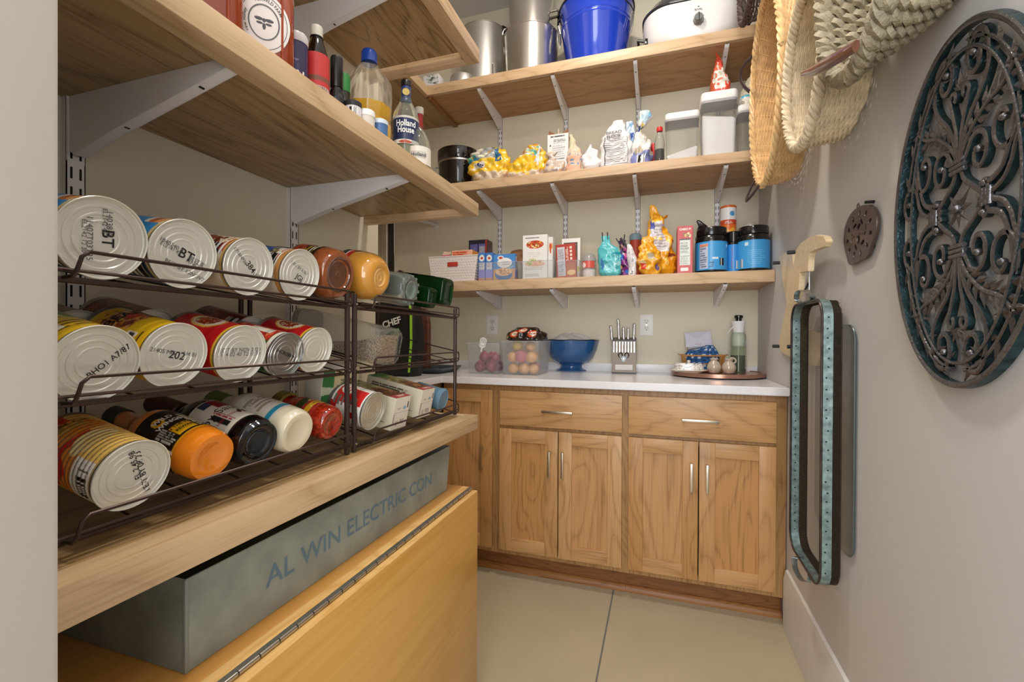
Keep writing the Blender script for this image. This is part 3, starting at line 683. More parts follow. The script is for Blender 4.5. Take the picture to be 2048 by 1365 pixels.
lying_bottle('cream dressing bottle with a blue band, lying on the bottom tier', M, bprof(r,.115,.02,.18,.5,.014), mat('cream_dressing','#ede3c8',.2,coat=.6,sub=.2), a, (-.112,-.028,r+.0004), [[(0,-.20),(.022,-.20),(.022,-.165),(.018,-.16)],mat('cap_green','#6b7c3c',.4)], name='dressing_bottle',
   words=[('Hidden',.012,1.95,-.085,mat('ink_tan','#a99a7a',.6),0)])
M, r = lie(665,814,884,-.588,T3)
a = Art(140,60,'b3352a',24); a.rect(.1,.5,.05,.4,'2c3a1c'); a.rect(.1,.5,.55,.8,'e9b324'); a.spots(.1,.5,.1,.9,('e8d27a','8e1a14','33501f'),50,.02,1.5)
lying_bottle('small jar of chunky red salsa lying on the bottom tier by the posts', M, bprof(r,.075,.03,.11,.5,.012), mat('red_salsa','#9d2b17',.1,coat=.9,noise=.6,nscale=140), a, (-.072,-.028,r+.0004), [[(0,-.128),(.032,-.128),(.032,-.108),(.028,-.106)],mat('lid_gold','#8c7a3a',.3,.7)], name='salsa_jar', cat='jar', capname='lid')
M, r = lie(679,495,605,-.590,T1,.050)
a = Art(150,80,'2a2014',25); a.rect(.12,.55,.05,.42,'b8432a'); a.rect(.12,.55,.55,.62,'c9a13a'); a.spots(.12,.5,.1,.9,('c96a2c','1c160e','8e2a1c','7c8a34'),90,.018,1.6); a.lines(.15,.45,.7,.9,'efe6cf',2)
lying_bottle('jar of brown bean dip with a ribbed base edge on the top tier', M, bprof(r,.085,.038,.13,.6,.016), mat('brown_dip','#96522d',.1,coat=.9,noise=.25,nscale=60), a, (-.085,-.030,r+.0004), [[(0,-.150),(.040,-.150),(.040,-.128),(.03,-.126)],mat('lid_black','#1a1817',.35)], name='salsa_jar', cat='jar', capname='lid',
   base=([(r*.70,-.001),(r*.66,.0008),(r*.60,.0004),(r*.56,-.003),(r*.3,-.004),(r*.15,-.004),(r*.10,-.0025),(0,-.0025)],mat('brown_glass','#5e3524',.06,coat=.8)))
# ribbed ring of glass beads round the base edge
M, r = lie(762,505,608,-.585,T1,.0535)
a = Art(140,60,'8f1f1c',26); a.rect(.1,.5,.0,.4,'29331c'); a.rect(.1,.5,.5,.62,'f1e7cf'); a.rect(.1,.5,.40,.50,'1e2c5c'); a.rect(.30,1,.62,1,'c9261f')
lying_bottle('fat jar of yellow cheese dip on the top tier, right of the posts', M, [(0,-.006),(r*.32,-.006),(r*.42,-.002),(r*.50,0),(r*.66,-.0015),(r*.82,-.009),(r*.95,-.024),(r,-.042),(r*.98,-.065),(r*.93,-.082),(r*.78,-.10),(r*.72,-.12),(r*.72,-.14),(0,-.14)], mat('yellow_dip','#d99a3e',.1,coat=.9,sub=.1), a, (-.085,-.058,r+.0005), [[(0,-.16),(.043,-.16),(.043,-.138),(.03,-.136)],mat('lid_red','#8f1a1a',.35)], name='dip_jar', cat='jar', capname='lid',
   base=([(r*.40,-.003),(r*.36,-.001),(r*.30,-.004),(r*.18,-.004),(r*.14,-.0028),(r*.08,-.0045),(0,-.004)],mat('yellow_dip2','#e0ab5c',.08,coat=.9)))
clear = mat('clear_glass', '#e8f2ee', .03, trans=1, ior=1.45)
green = mat('green_glass', '#2f7a3c', .05, trans=.9, ior=1.3)
darkoil = mat('dark_oil', '#1d2f12', .05, trans=.25, coat=.5)
M, r = lie(822,541,622,-.588,T1,.0405)
t = lying_bottle('clear glass bottle with scalloped base on the top tier, right of the yellow jar', M, bprof(r,.10,.014,.19,.8,.012), mat('clear_bottle','#cfdcd6',.03,trans=.85,ior=1.45), None, cap=[[(0,-.21),(.016,-.21),(.016,-.175),(.012,-.17)],mat('cap_black','#181615',.3)], name='glass_bottle',
   base=([(r*.60,0),(r*.54,.0012),(r*.48,0),(r*.40,-.003),(r*.2,-.004),(0,-.003)],mat('glass_sheen2','#8fa09c',.04,.5)))
for k in range(12):
    an = 2*PI*k/12; MB().ball((r*.84*math.cos(an),r*.84*math.sin(an),.0004),.0042,8,(1,1,.5)).build('base_scallop', mat('clear_bottle','#cfdcd6',.03,trans=.85,ior=1.45), t, 60)
def square_bottle(label, M, w, d, L, neck, glassm, inner, capm, art=None):
    t = thing('oil_bottle', label, 'bottle', group='bottles and jars on the wire racks', M=M)
    q = w*.22
    MB().loft(rings([(-.006,w*.5,d*.5,q*.6),(-.0055,w*.55,d*.55,q*.6),(-.001,w*.66,d*.66,q*.8),(0,w*.78,d*.78,q),(-.003,w*.93,d*.93,q),(-.009,w,d,q),(-L*.62,w,d,q),(-L*.70,w*.86,d*.86,q),(-L*.80,neck*2,neck*2,neck),(-L,neck*2,neck*2,neck)],6)).build('glass_body', glassm, t, 50)
    MB().loft(rings([(-.010,w*.86,d*.86,q*.8),(-L*.60,w*.88,d*.88,q*.8),(-L*.68,w*.7,d*.7,q*.8)],6)).build('oil', inner, t, 50)
    MB().lathe([(0,-L-.03),(neck+.004,-L-.03),(neck+.0045,-L),(neck,-L)],24).build('cap', capm, t)
    if art is not None:
        panel('label', art, (-w*.42,d/2+.0006,-L*.55), (w*.84,0,0), (0,0,L*.40), paper, t)
    return t
M, _ = lie(867,567,628,-.588,T1)
square_bottle('small square green glass oil bottle low on the top tier', M, .044, .056, .19, .011, green, darkoil, mat('cap_black','#181615',.3))
M, _ = lie(895,541,631,-.592,T1)
square_bottle('tall square dark green oil bottle at the far end of the top tier', M @ Matrix.Translation((.008,0,0)), .070, .082, .26, .014, green, darkoil, mat('cap_black','#181615',.3), Art(60,60,'3a2a1a',31).spots(.1,.9,.1,.9,('b88a3c','e8dcc0','5a2a18'),60,.05,1).jit(.02))
# ---- square clear container of seeds lying on the middle tier
M, _ = lie(783,652,739,-.588,T2)
t = thing('seed_container', 'clear square plastic canister of mixed seeds lying on the middle tier', 'container', M=M)
w = .086; L = .235
MB().loft(rings([(-.001,w*.86,w*.86,.018),(0,w*.92,w*.92,.02),(-.006,w,w,.022),(-L,w*.98,w*.98,.022),(-L,w*.94,w*.94,.02),(-.010,w*.95,w*.95,.02)],6),cap1=True,cap0=False).build('canister', mat('clear_plastic','#f2f3f1',.08,trans=.9,ior=1.08,alpha=.45), t, 50)
MB().loft([[(x,y,z) for x,y,_z in R_] for R_, z in zip(rings([(0,w*1.0,w*1.0,.02)]*3,6),(-L-.018,-L-.002,-L-.0005))]).build('lid', mat('plastic_grey_lid','#b9b6b0',.3,trans=.4), t, 40)
ys = np.linspace(-.5,.5,14)
b = MB(); Wd = w*.90
def seedtop(x, z):  # seeds slope away from the base
    f = min(1,max(0,(-z-.012)/.10)); return (.62-1.05*f)*w/2
grid = []
for j in range(14):
    z = -.0115-.115*j/13; hh = seedtop(0,z)+random.uniform(-.002,.002)
    grid.append([(-Wd/2,-Wd/2,z),(Wd/2,-Wd/2,z),(Wd/2,max(hh,-Wd/2+.001)+.001,z),(0,max(hh,-Wd/2+.001)+random.uniform(0,.003),z),(-Wd/2,max(hh,-Wd/2+.001),z)])
b.loft(grid).build('seeds', mat('seed_mix','#a08c72',.7,noise=.85,nscale=330,bump=.8,bscale=350), t, 50)['kind'] = 'stuff'
# ---- red and white tin and cartons on the far bottom tier
M, r = lie(748,784,862,-.583,T3)
a = Art(150,70,'f0ece4',33); a.rect(.30,.46,.30,.96,'c8231f'); a.oval(.36,.55,.07,.25,'c8231f'); a.oval(.33,.5,.05,.16,'f0ece4'); a.lines(.29,.37,.42,.58,'c8231f',3); a.rect(.46,.60,.0,.4,'c8231f'); a.lines(.40,.5,.3,.9,'77736c',6); a.rect(0,1,.0,.25,'5a5650'); a.rect(.52,.58,.7,.95,'c8231f')
tin_can('red and white labelled tin on the far bottom tier, beside the cartons', M, r, .115, a, [], end=mat('tin_end_grey','#c5c3b4',.3,.5))
def carton(label, M, w, d, h, fr, topa, side, name='carton', extra=None):
    """carton lying down, its base facing the room: w across, d tall, h long"""
    t = thing(name, label, 'carton', M=M, group='cartons on the wire rack')
    MB().bbox((-w/2,-d/2,-h),(w/2,d/2,-.0004),.002).build('box', mat('carton_card','#e9e4d6',.5), t, 30)
    panel('base_print', fr, (-w/2+.001,-d/2+.001,.0002), (w-.002,0,0), (0,d-.002,0), paper, t)
    panel('front_print', topa, (-w/2+.001,d/2+.0004,-h+.001), (w-.002,0,0), (0,0,h-.002), paper, t)
    panel('side_print', side, (-w/2-.0004,-d/2+.001,-h+.001), (0,d-.002,0), (0,0,h-.002), paper, t)
    return t
def art_broth_face(seed):
    a = Art(50,90,'ece7da',seed); a.rect(0,1,.52,.54,'c8c2b2'); a.lines(.2,.45,.62,.70,'7a8a96',2); a.oval(.68,.66,.10,.06,'8fb7cf'); a.bars(.82,.97,.64,.84,n=9); a.rect(.50,.62,.16,.30,'9aa0a0'); a.rect(.66,.76,.14,.30,'a0a4a2'); a.lines(.2,.4,.12,.3,'8a8a84',4); a.lines(.03,.10,.15,.6,'2a2a2a',1,horiz=False); return a
def art_broth_top(seed):
    a = Art(60,120,'b8a878',seed); a.rect(0,1,.88,1,'a8413a'); a.lines(.35,.9,.91,.97,'efe6d8',2); a.put((a.v>.45)&(a.v<.88)&(a.v-.45>.5*abs(a.u-.5)),'6a4028'); a.spots(.1,.9,.5,.85,('8a4a28','3e2216','c88a50'),60,.05,.5); a.rect(0,1,.0,.16,'2f7a3c'); a.oval(.4,.22,.2,.06,'4a9a4a'); a.spots(0,1,.3,.45,('e6d9a0','6f8a3c'),30,.05,.5); return a.jit(.01)
sid = Art(40,80,'dcd4bc',40).lines(.1,.9,.1,.9,'4c4a40',10,horiz=False)
M, _ = lie(805,791,868,-.586,T3)
M2 = frame(onX(802,829,-.586)+Vector((0,0,.003)),(0,1,0),(math.sin(.21),0,math.cos(.21)),(math.cos(.21),0,-math.sin(.21)))
carton('broth carton lying on the far bottom tier, next to the red and white tin', M2, .066, .078, .17, art_broth_face(41), art_broth_top(42), sid)
M2 = frame(onX(853,809,-.586)+Vector((0,0,.003)),(0,1,0),(math.sin(.21),0,math.cos(.21)),(math.cos(.21),0,-math.sin(.21)))
carton('broth carton lying on the far bottom tier, next to the blue-capped jar', M2, .066, .076, .17, art_broth_face(43), art_broth_top(44), sid)
# green vegetable broth carton behind the red tin
c = onX(662,776,-.69); 
t = thing('carton', 'green-topped vegetable broth carton leaning behind the red and white tin', 'carton', M=frame(c,(.25,.968,0),(-.968*.985,.25*.985,.17),(.165,-.04,.985)), group='cartons on the wire rack')
MB().bbox((-.045,-.03,-.045),(.045,.03,.05),.002).build('box', mat('carton_card','#e9e4d6',.5), t, 30)
a = Art(60,60,'cdbf94',45); a.rect(0,.32,0,1,'2c7a3a'); a.put((a.u<.32)&(abs(a.v-.5)<.1*(1-a.u)),'c9d2b6'); a.lines(.4,.9,.2,.8,'3d5a2c',3,horiz=False)
panel('front_print', a, (-.044,-.0304,-.044), (.088,0,0), (0,0,.093), paper, t)
text('VEGETABLE', .0105, flat((.004,-.0308,0),(0,0,1),(-1,0,0)), mat('ink_green','#2f5a28',.6), t, bold=.02)
text('BROTH', .017, flat((.024,-.0308,0),(0,0,1),(-1,0,0)), mat('ink_brown','#6a3a1c',.6), t, bold=.02)
M, r = lie(887,778,824,-.60,T3)
lying_bottle('small jar with a dusty blue end at the far end of the bottom tier', M @ Matrix.Translation((0,0,0)), [(0,-.002),(r*.8,-.002),(r*.86,0),(r,-.003),(r,-.012),(r*.96,-.013),(r*.96,-.09),(0,-.09)], mat('blue_cap','#6f93ad',.35), None, name='spice_jar', cat='jar')
# ============================================================ shared builders for shelf goods
def XP(px, y): return onY(px, 600, y)[0]
def ZP(px, py, y): return onY(px, py, y)[2]
def span(px0, px1, y): return XP(px0,y), XP(px1,y)
def box_thing(name, label, cat, px0, px1, ytop, y, z0, depth, fr, side=None, tilt=0, group=None, body='#eeeae2', rz=0, topa=None):
    x0, x1 = span(px0, px1, y); z1 = ZP((px0+px1)/2, ytop, y); w = x1-x0; h = z1-z0
    t = thing(name, label, cat, M=Matrix.Translation(((x0+x1)/2,y,z0)) @ Matrix.Rotation(rz,4,'Z') @ Matrix.Rotation(tilt,4,'Y'), group=group)
    MB().bbox((-w/2,.0005,0),(w/2,depth,h),.0015).build('box', mat('card_'+body, body, .5), t, 30)
    panel('front_print', fr, (-w/2+.0008,0,.0008), (w-.0016,0,0), (0,0,h-.0016), paper, t)
    if side is not None:
        panel('side_print', side, (w/2+.0006,.0015,.0008), (0,depth-.003,0), (0,0,h-.0016), paper, t)
        panel('side_print', side, (-w/2-.0006,depth-.0015,.0008), (0,-depth+.003,0), (0,0,h-.0016), paper, t)
    return t, w, h
def bag(name, label, cat, px0, px1, ytop, y, z0, depth, art, prof, m=None, seed=0, amp=.004, group=None, sq=2.6, tops=None, lean=(0,0), part='bag'):
    """crumpled bag; prof = (height, half-width, half-depth, shift) fractions"""
    x0, x1 = span(px0, px1, y); z1 = ZP((px0+px1)/2, ytop, y); w = x1-x0; h = z1-z0
    t = thing(name, label, cat, ((x0+x1)/2, y+depth/2, z0), group=group)
    nu, nv = art.nu, art.nv; rg = np.random.RandomState(seed+100)
    A = -PI/2+2*PI*(np.arange(nu)/nu-.5); V = np.linspace(0,1,nv); pr = np.array([tuple(q)+(0,)*(4-len(q)) for q in prof], float)
    hw = np.interp(V,pr[:,0],pr[:,1])*w/2; hd = np.interp(V,pr[:,0],pr[:,2])*depth/2
    sx = np.interp(V,pr[:,0],pr[:,3] if pr.shape[1] > 3 else np.zeros(len(pr)))*w/2
    ca, sa = np.cos(A), np.sin(A); e = 2/sq
    cx = np.sign(ca)*abs(ca)**e; cy = np.sign(sa)*abs(sa)**e
    X = hw[:,None]*cx+sx[:,None]; Y = hd[:,None]*cy; Z = np.repeat((V*h)[:,None],nu,1)
    d = np.zeros_like(X)
    for k in range(9):
        f = rg.uniform(18,95); th_ = rg.uniform(0,PI); ph = rg.uniform(0,6)
        q = f*(np.cos(th_)*(X+Y*.7)+np.sin(th_)*Z)+ph; d += (1-2*abs(((q/PI) % 1)-.5)*2)*rg.uniform(.3,1)*18/f**.5/4
    n = np.hypot(X-sx[:,None],Y)+1e-6; ev = np.minimum(1,V*8)[:,None]
    k = 1+d*amp*.75/n*ev; k = np.clip(k,.6,1.5)
    X = (X-sx[:,None])*k+sx[:,None]; Y = Y*k; Z = Z+d*amp*.2*ev
    o = ink_mesh(part, np.stack([X+lean[0]*Z,Y+lean[1]*Z,Z],-1), art.c, m or foil, nu, nv, t, True, smooth=38)
    return t, w, h
def uprint(art):  # label reference: front of a bag is u=.5
    return art
def jar(name, label, cat, px0, px1, ytop, y, z0, prof, m, group=None, n=36, art=None, az=None, parts=(), words=(), yc=True, bodyname='body'):
    """upright lathe thing; prof = (radius fraction of half width, height fraction)"""
    x0, x1 = span(px0, px1, y); w = x1-x0; h = ZP((px0+px1)/2, ytop, y)-z0; r = w/2
    t = thing(name, label, cat, ((x0+x1)/2, y+r, z0), group=group)
    MB().lathe([(p*r,q*h) for p,q in prof], n).build(bodyname, m, t, 40)
    for nm, pf, mm in parts: MB().lathe([(p*r,q*h) for p,q in pf], n).build(nm, mm, t, 40)
    if art is not None: sleeve('label', art, r*az[2]+.0004, az[0]*h, az[1]*h, paper, t, a0=-PI/2-PI)
    for s, sz, u, zf, mm, bd in words: text(s, sz, wrap(r*(az[2] if az else 1)+.0008, -PI/2+u, zf*h), mm, t, 'lettering', bold=bd, sub=1)
    return t, r, h
# ============================================================ lowest back shelf
zL = SZ['low'][1]+.0006
plastic_w = mat('plastic_white', '#e6dedb', .35)
# woven-look white basket
x0, x1 = span(857,955,2.215); zt = ZP(905,513,2.215); w = x1-x0; h = zt-zL; dB = .20
t = thing('storage_basket', 'white woven-look plastic basket at the left end of the lowest back shelf', 'basket', ((x0+x1)/2,2.215,zL))
b = MB()
def bring(z, s, e): return [(-w/2*s+e,e,z),(w/2*s-e,e,z),(w/2*s-e,dB-e,z),(-w/2*s+e,dB-e,z)]
b.loft([bring(0,.86,0),bring(h*.42,.915,0),bring(h,1,0),bring(h,1,.002),bring(.003,.86,.002)],cap0=True,cap1=True)
b.build('shell', plastic_w, t, 0)
MB().tube([(-w/2,0,h),(w/2,0,h),(w/2,dB,h),(-w/2,dB,h)],.0035,8,closed=True).build('rim', plastic_w, t)
b = MB(); nx = 16; nz = 9
for i in range(nx):
    for j in range(nz):
        if 5 <= i <= 9 and 5 <= j <= 6: continue
        fz = (j+.5)/nz; sc = .87+.12*fz; x = (-.47+.94*(i+.25+.5*(j%2))/nx)*w*sc
        b.bbox((x-.0038,-.0022,fz*h*.93-.0022),(x+.0038,.0006,fz*h*.93+.0022),.0009)
for i in range(14):
    for j in range(nz):
        fz = (j+.5)/nz; x = w/2*(.87+.12*fz); yy = dB*(i+.25+.5*(j%2))/14
        b.bbox((x-.001,yy-.0038,fz*h*.93-.0022),(x+.0022,yy+.0038,fz*h*.93+.0022),.0009)
b.build('weave', plastic_w, t, 40)['kind'] = 'stuff'
MB().bbox((-.030,-.003,h*.60),(.030,.001,h*.78),.004).build('handle_slot', mat('slot_red','#b8392f',.6), t, 40)
a = Art(70,30,'e8a081',51).rect(0,1,.0,1,'f0b79a'); a.lines(.05,.75,.15,.85,'d8552f',2,fill=.7)
t, w_, h_ = box_thing('food_box', 'flat pale orange food box on top of the white woven basket', 'box', 903, 944, 500.5, 2.24, zt+.003, .10, a, Art(20,20,'e58f2c',52).jit(.04), body='#efc3a8')
text('BEST WHEN FROZEN', .0075, flat((0,-.0004,h_*.68),(1,0,0),(0,0,1)), mat('ink_orange','#d8552f',.6), t, bold=.02)
text('MIX IN SEASONING', .0075, flat((0,-.0004,h_*.32),(1,0,0),(0,0,1)), mat('ink_orange','#d8552f',.6), t, bold=.02)
t = thing('snack_pouch', 'pink pouch with frilly top lying in the white woven basket', 'pouch', (XP(890,2.25),2.25,zt-.02))
bag_a = Art(40,14,'c83a5c',53).jit(.05)
MB().bbox((-.028,0,.004),(.026,.06,.036),.006).build('pouch_body', mat('pink_film','#c93d60',.3,coat=.4,bump=.5,bscale=60), t, 50)
b = MB()
for k in range(9): b.ball((-.018+.0045*k,.02,.040+.010*math.sin(k*1.7)**2),.0085,8,(1,.6,1.2))
b.build('frill', mat('pink_frill','#e2c2b4',.5), t)
a = Art(50,40,'6a6ab4',54).rect(0,.08,0,1,'26263a').rect(.48,.55,0,1,'26263a').rect(0,1,.9,1,'26263a').rect(.58,.86,.1,.85,'b8b4c4').rect(.88,1,0,1,'a8402c').spots(.1,.45,.1,.8,('8a86cc','44408c'),20,.05)
box_thing('food_box', 'dark navy box standing behind the white woven basket', 'box', 937, 974, 480, 2.42, zL, .08, a.jit(.02), Art(20,30,'5a2a2a',55).jit(.1), body='#23233a')
# clear bins with boxes
binm = mat('bin_clear', '#eef1f4', .12, trans=.8, ior=1.12, alpha=.42)
def clear_bin(label, px0, px1, py, y, d, z0=None, h=None, name='clear_bin', taper=.94, group='clear open bins'):
    x0, x1 = span(px0,px1,y); z0 = zL if z0 is None else z0; h = h or ZP(px0,py,y)-z0; w = x1-x0
    t = thing(name, label, 'bin', ((x0+x1)/2,y,z0), group=group)
    r_ = lambda z,s,e: [(a_,b_+d/2,z) for a_,b_ in rrect(w*s-2*e,d*s-2*e,.006)]
    MB().loft([r_(0,taper,0),r_(h,1,0),r_(h,1,.0018),r_(.002,taper,.0018)]).build('bin_wall', binm, t, 40)
    MB().tube([(x,y_,h) for x,y_,_ in r_(h,1,.0009)],.0016,6,closed=True).build('rim', mat('bin_rim','#dfe3e8',.1,trans=.6,alpha=.8), t)
    return t, w, h
clear_bin('clear open bin holding the blue cereal boxes on the lowest back shelf', 955, 1031, 527, 2.205, .14)
clear_bin('narrow clear open bin right of the blue cereal boxes on the lowest back shelf', 1033, 1109, 524, 2.205, .14)
def art_cereal_side(seed): 
    a = Art(24,60,'4a7fc4',seed); a.oval(.5,.80,.40,.12,'f2f0f0'); a.rect(.1,.9,.38,.64,'f0eef0'); a.lines(.15,.85,.4,.62,'9a96b4',5); a.rect(0,1,.0,.36,'8f8fdc'); a.rect(.0,1,.0,.08,'c88a6a'); a.oval(.5,.80,.2,.05,'c8452c'); return a.jit(.01)
a = Art(110,110,'4a8fd4',56); a.rect(0,1,.0,.42,'c9986a'); a.oval(.52,.66,.34,.20,'f4f2f0'); a.oval(.34,.86,.15,.09,'e8ecf4'); a.oval(.34,.86,.09,.045,'c8402c'); a.oval(.48,.20,.40,.24,'3f6faa'); a.oval(.48,.30,.38,.16,'e3bd92'); a.spots(.15,.8,.2,.42,('c98a5c','f0d4b0','a96a3c'),50,.03,oval=(.48,.30,.34,.13)); a.line(.62,.40,.95,.60,.012,'6aa04a'); a.line(.58,.38,.92,.52,.008,'e8ecc8')
t, w_, h_ = box_thing('cereal_box', 'blue oatmeal box with bowl picture facing front in the clear bin', 'box', 986, 1030, 508.5, 2.212, zL+.003, .03, a, art_cereal_side(57), body='#4a86cc', group='blue oatmeal boxes')
text('Cream', .014, flat((.008,-.0004,h_*.70),(1,0,0),(0,0,1)), mat('ink_slate','#6a7a8c',.6), t); text('Oatmeal', .012, flat((.010,-.0004,h_*.60),(1,0,0),(0,0,1)), mat('ink_slate','#6a7a8c',.6), t)
for k,(a0,b0) in enumerate(((956.5,970),(971,985))):
    box_thing('cereal_box', 'blue oatmeal box seen edge-on in the clear bin, %s of two' % ('left','right')[k], 'box', a0, b0, 505.5, 2.212, zL+.003, .11, art_cereal_side(58+k), art_cereal_side(60), body='#4a86cc', group='blue oatmeal boxes')
a = Art(48,24,'8a6248',61).jit(.06)
bag('paper_bag', 'crumpled brown paper bag behind the clear bins on the lowest back shelf', 'bag', 996, 1046, 497, 2.36, zL, .09, a, [(0,.9,1),(.4,1,1),(.75,.85,.7,.1),(.93,.5,.3,.3),(1,.25,.05,.35)], mat('brown_paper','#8f6548',.7,bump=.6,bscale=30), 61, .007)
a = Art(90,140,'eceae8',62); a.oval(.50,.78,.36,.095,'c8522c'); a.spots(.1,.9,.66,.9,('e8b23a','d8482a','efe0a8','7a8a3a','a02818'),90,.03,.6,oval=(.5,.78,.33,.08)); a.oval(.5,.33,.42,.06,'e3b9a0'); a.spots(.1,.9,.3,.45,('e8d2a8','9ab45a','d88a6a','f0b09a'),60,.04,.5,oval=(.45,.38,.35,.07)); a.lines(.1,.9,.925,.955,'70706c',1,fill=.8); a.lines(.1,.9,.05,.12,'b8b6b0',2); a.lines(.1,.9,.20,.27,'c4c2bc',2); a.lines(.2,.8,.5,.62,'dcd8d0',3)
t, w_, h_ = box_thing('meal_box', 'tall white box with red food pictures in the narrow clear bin', 'box', 1045, 1094, 470, 2.215, zL+.003, .075, a, Art(30,90,'e6e4e2',63).lines(.15,.85,.5,.95,'9a9890',9).spots(.2,.8,.6,.75,('c8652c',),9,.08), body='#eceae8')
box_thing('meal_box', 'second tall white box just behind the one with food pictures', 'box', 1096, 1105, 474, 2.235, zL+.003, .07, Art(20,60,'e4e2de',64).spots(.2,.9,.6,.8,('c8452c','e8a04a'),12,.12,.5), body='#e4e2de')
a = Art(70,110,'b23a2a',65); a.rect(.06,.45,.05,.92,'cfccd4'); a.lines(.09,.42,.55,.88,'7c7c88',9); a.lines(.09,.42,.08,.5,'8c8c98',8); a.rect(.5,.95,.05,.42,'b8601f'); a.oval(.75,.14,.22,.08,'e8c080'); a.lines(.52,.66,.5,.95,'e8c8b8',2,horiz=False)
for k in range(4): a.rect(.72,.84,.52+.11*k,.59+.11*k,'f0d8cc')
box_thing('seasoning_box', 'red packet box with grey facts panel, tilted slightly, mid shelf run', 'box', 1114, 1153, 488, 2.215, zL+.002, .03, a, Art(12,40,'a83426',66), tilt=-.055, body='#a83426')
a = Art(60,90,'f0eeea',67); a.rect(.1,.86,.3,.9,'5a4a40'); a.spots(.15,.8,.4,.85,('8a7a6a','e8e0d0','3a2c26'),30,.06); a.rect(.7,.95,.2,.32,'e8d44a')
box_thing('seasoning_box', 'white-edged box with a dark picture standing behind the red packet box', 'box', 1123, 1160, 477, 2.30, zL, .03, a, body='#f0eeea')
clear_bin('low clear open bin with the red packet box in it', 1111, 1158, 523, 2.205, .2, name='clear_bin')
t, r_, h_ = jar('powder_jar', 'small clear jar of white powder with domed lid and red label, beside the teal bag', 'jar', 1161, 1190, 505, 2.215, zL, [(0,0),(.9,0),(.95,.02),(1,.6),(1,.70)], mat('jar_clear','#eef0f2',.06,trans=.9,ior=1.2,alpha=.7), parts=[('lid',[(1.02,.68),(1.02,.73),(.9,.80),(.75,.93),(.4,1),(0,1)],mat('lid_clear','#d8d6d8',.15,trans=.6,alpha=.85)),('powder',[(0,.01),(.86,.01),(.90,.3),(.6,.42),(0,.46)],mat('white_powder','#eae2de',.8))])
sleeve('label', Art(20,10,'d2584a',68).oval(.2,.4,.15,.4,'f0e0dc'), r_*1.01, h_*.38, h_*.66, paper, t, a0=-PI/2-1.0, sweep=2.0)
clipm = mat('black_clip', '#1c1c20', .35)
def clip(parent, x, y, z, ang, L=.05):
    t_ = Matrix.Translation((x,y,z)) @ Matrix.Rotation(ang,4,'Y')
    MB().bbox((-.0025,-.006,-.008),(.0025,.006,L),.0015).build('clip_arm', clipm, parent, 30, M=t_)
a = Art(80,60,'55bcc4',69); a.rect(.56,.74,.42,.56,'1f93a4'); a.rect(.44,.50,.1,.3,'8ad4dc'); a.lines(.57,.73,.44,.54,'a8e0e4',3); a.rect(.50,.80,.38,.42,'d8f0f2'); a.spots(.3,.8,.05,.9,('6accd4','46a8b2','a8e2e8'),50,.03,1.5); a.oval(.42,.3,.03,.14,'3f7fc0')
t, w_, h_ = bag('snack_bag', 'bright teal snack bag closed with black binder clips', 'bag', 1191, 1240, 468, 2.215, zL, .075, a.jit(.02), [(0,.75,.8,.15),(.08,.88,1,.15),(.45,.95,1,.05),(.68,.8,.7,-.1),(.78,.45,.5,-.25),(.9,.40,.35,-.3),(1,.38,.12,-.32)], None, 69, .008, group='clipped snack bags')
for s in (-.028,-.004): clip(t, s, -.004, h_*.88, -.06+s, .04)
a = Art(70,50,'3c1a4e',70); a.rect(.50,.62,.5,.8,'c83a90'); a.rect(.40,.48,.35,.6,'2a5ab8'); a.rect(.45,.60,.0,.40,'7a1f74'); a.spots(.3,.7,.1,.9,('2a1438','9a3a8a','3a6ac8','e89a5a'),46,.025,1.6)
t, w_, h_ = bag('snack_bag', 'dark purple and magenta snack bag with a black clip, right of the teal bag', 'bag', 1234, 1268, 478, 2.235, zL, .07, a, [(0,.9,.9),(.4,1,1),(.75,.7,.6,-.25),(.9,.5,.3,-.4),(1,.42,.1,-.5)], None, 70, .006, group='clipped snack bags')
clip(t, -.026, -.006, h_*.84, -.5, .045); clip(t, -.012, -.01, h_*.9, .1, .045)
b = MB().bbox((-.006,-.004,-.062),(.006,.004,.05),.002).build('clip_bar', clipm, t, 30, M=Matrix.Translation((.004,-.036,h_*.80)) @ Matrix.Rotation(-.62,4,'Y'))
a = Art(50,40,'dcd8da',71); a.lines(.46,.54,.05,.2,'4a4a4a',4); a.spots(.3,.7,.1,.9,('f4f2f4','b4b0b4','c8c4c8'),40,.04,1.4)
bag('snack_bag', 'small white foil bag squeezed between the purple and yellow bags', 'bag', 1253, 1274, 487, 2.205, zL, .05, a, [(0,.8,.9),(.5,1,1),(.8,.7,.6,-.2),(1,.3,.1,-.7)], None, 71, .005, group='clipped snack bags')
jar('spice_canister', 'small spice canister with grey-blue lid behind the yellow bags', 'canister', 1258, 1281, 466, 2.44, zL, [(0,0),(1,0),(1,.88)], mat('canister_red','#b8452c',.5), parts=[('lid',[(1.05,.86),(1.05,.96),(.8,1),(0,1)],mat('lid_bluegrey','#7e97a4',.5))])
a = Art(110,90,'eda61f',72)
a.put((abs(a.u-.55+.10*a.v)<.085)&(a.v>.33)&(a.v<.75),'dcd8dc'); a.lines(.44,.60,.36,.72,'b0a8ac',9); a.oval(.43,.70,.05,.09,'5a66b0'); a.oval(.43,.60,.045,.06,'cfc8d4'); a.rect(.57,.68,.26,.32,'7c3a22'); a.spots(.2,.8,.0,1,('f6c23c','e08e12','f8d468'),60,.02,2)
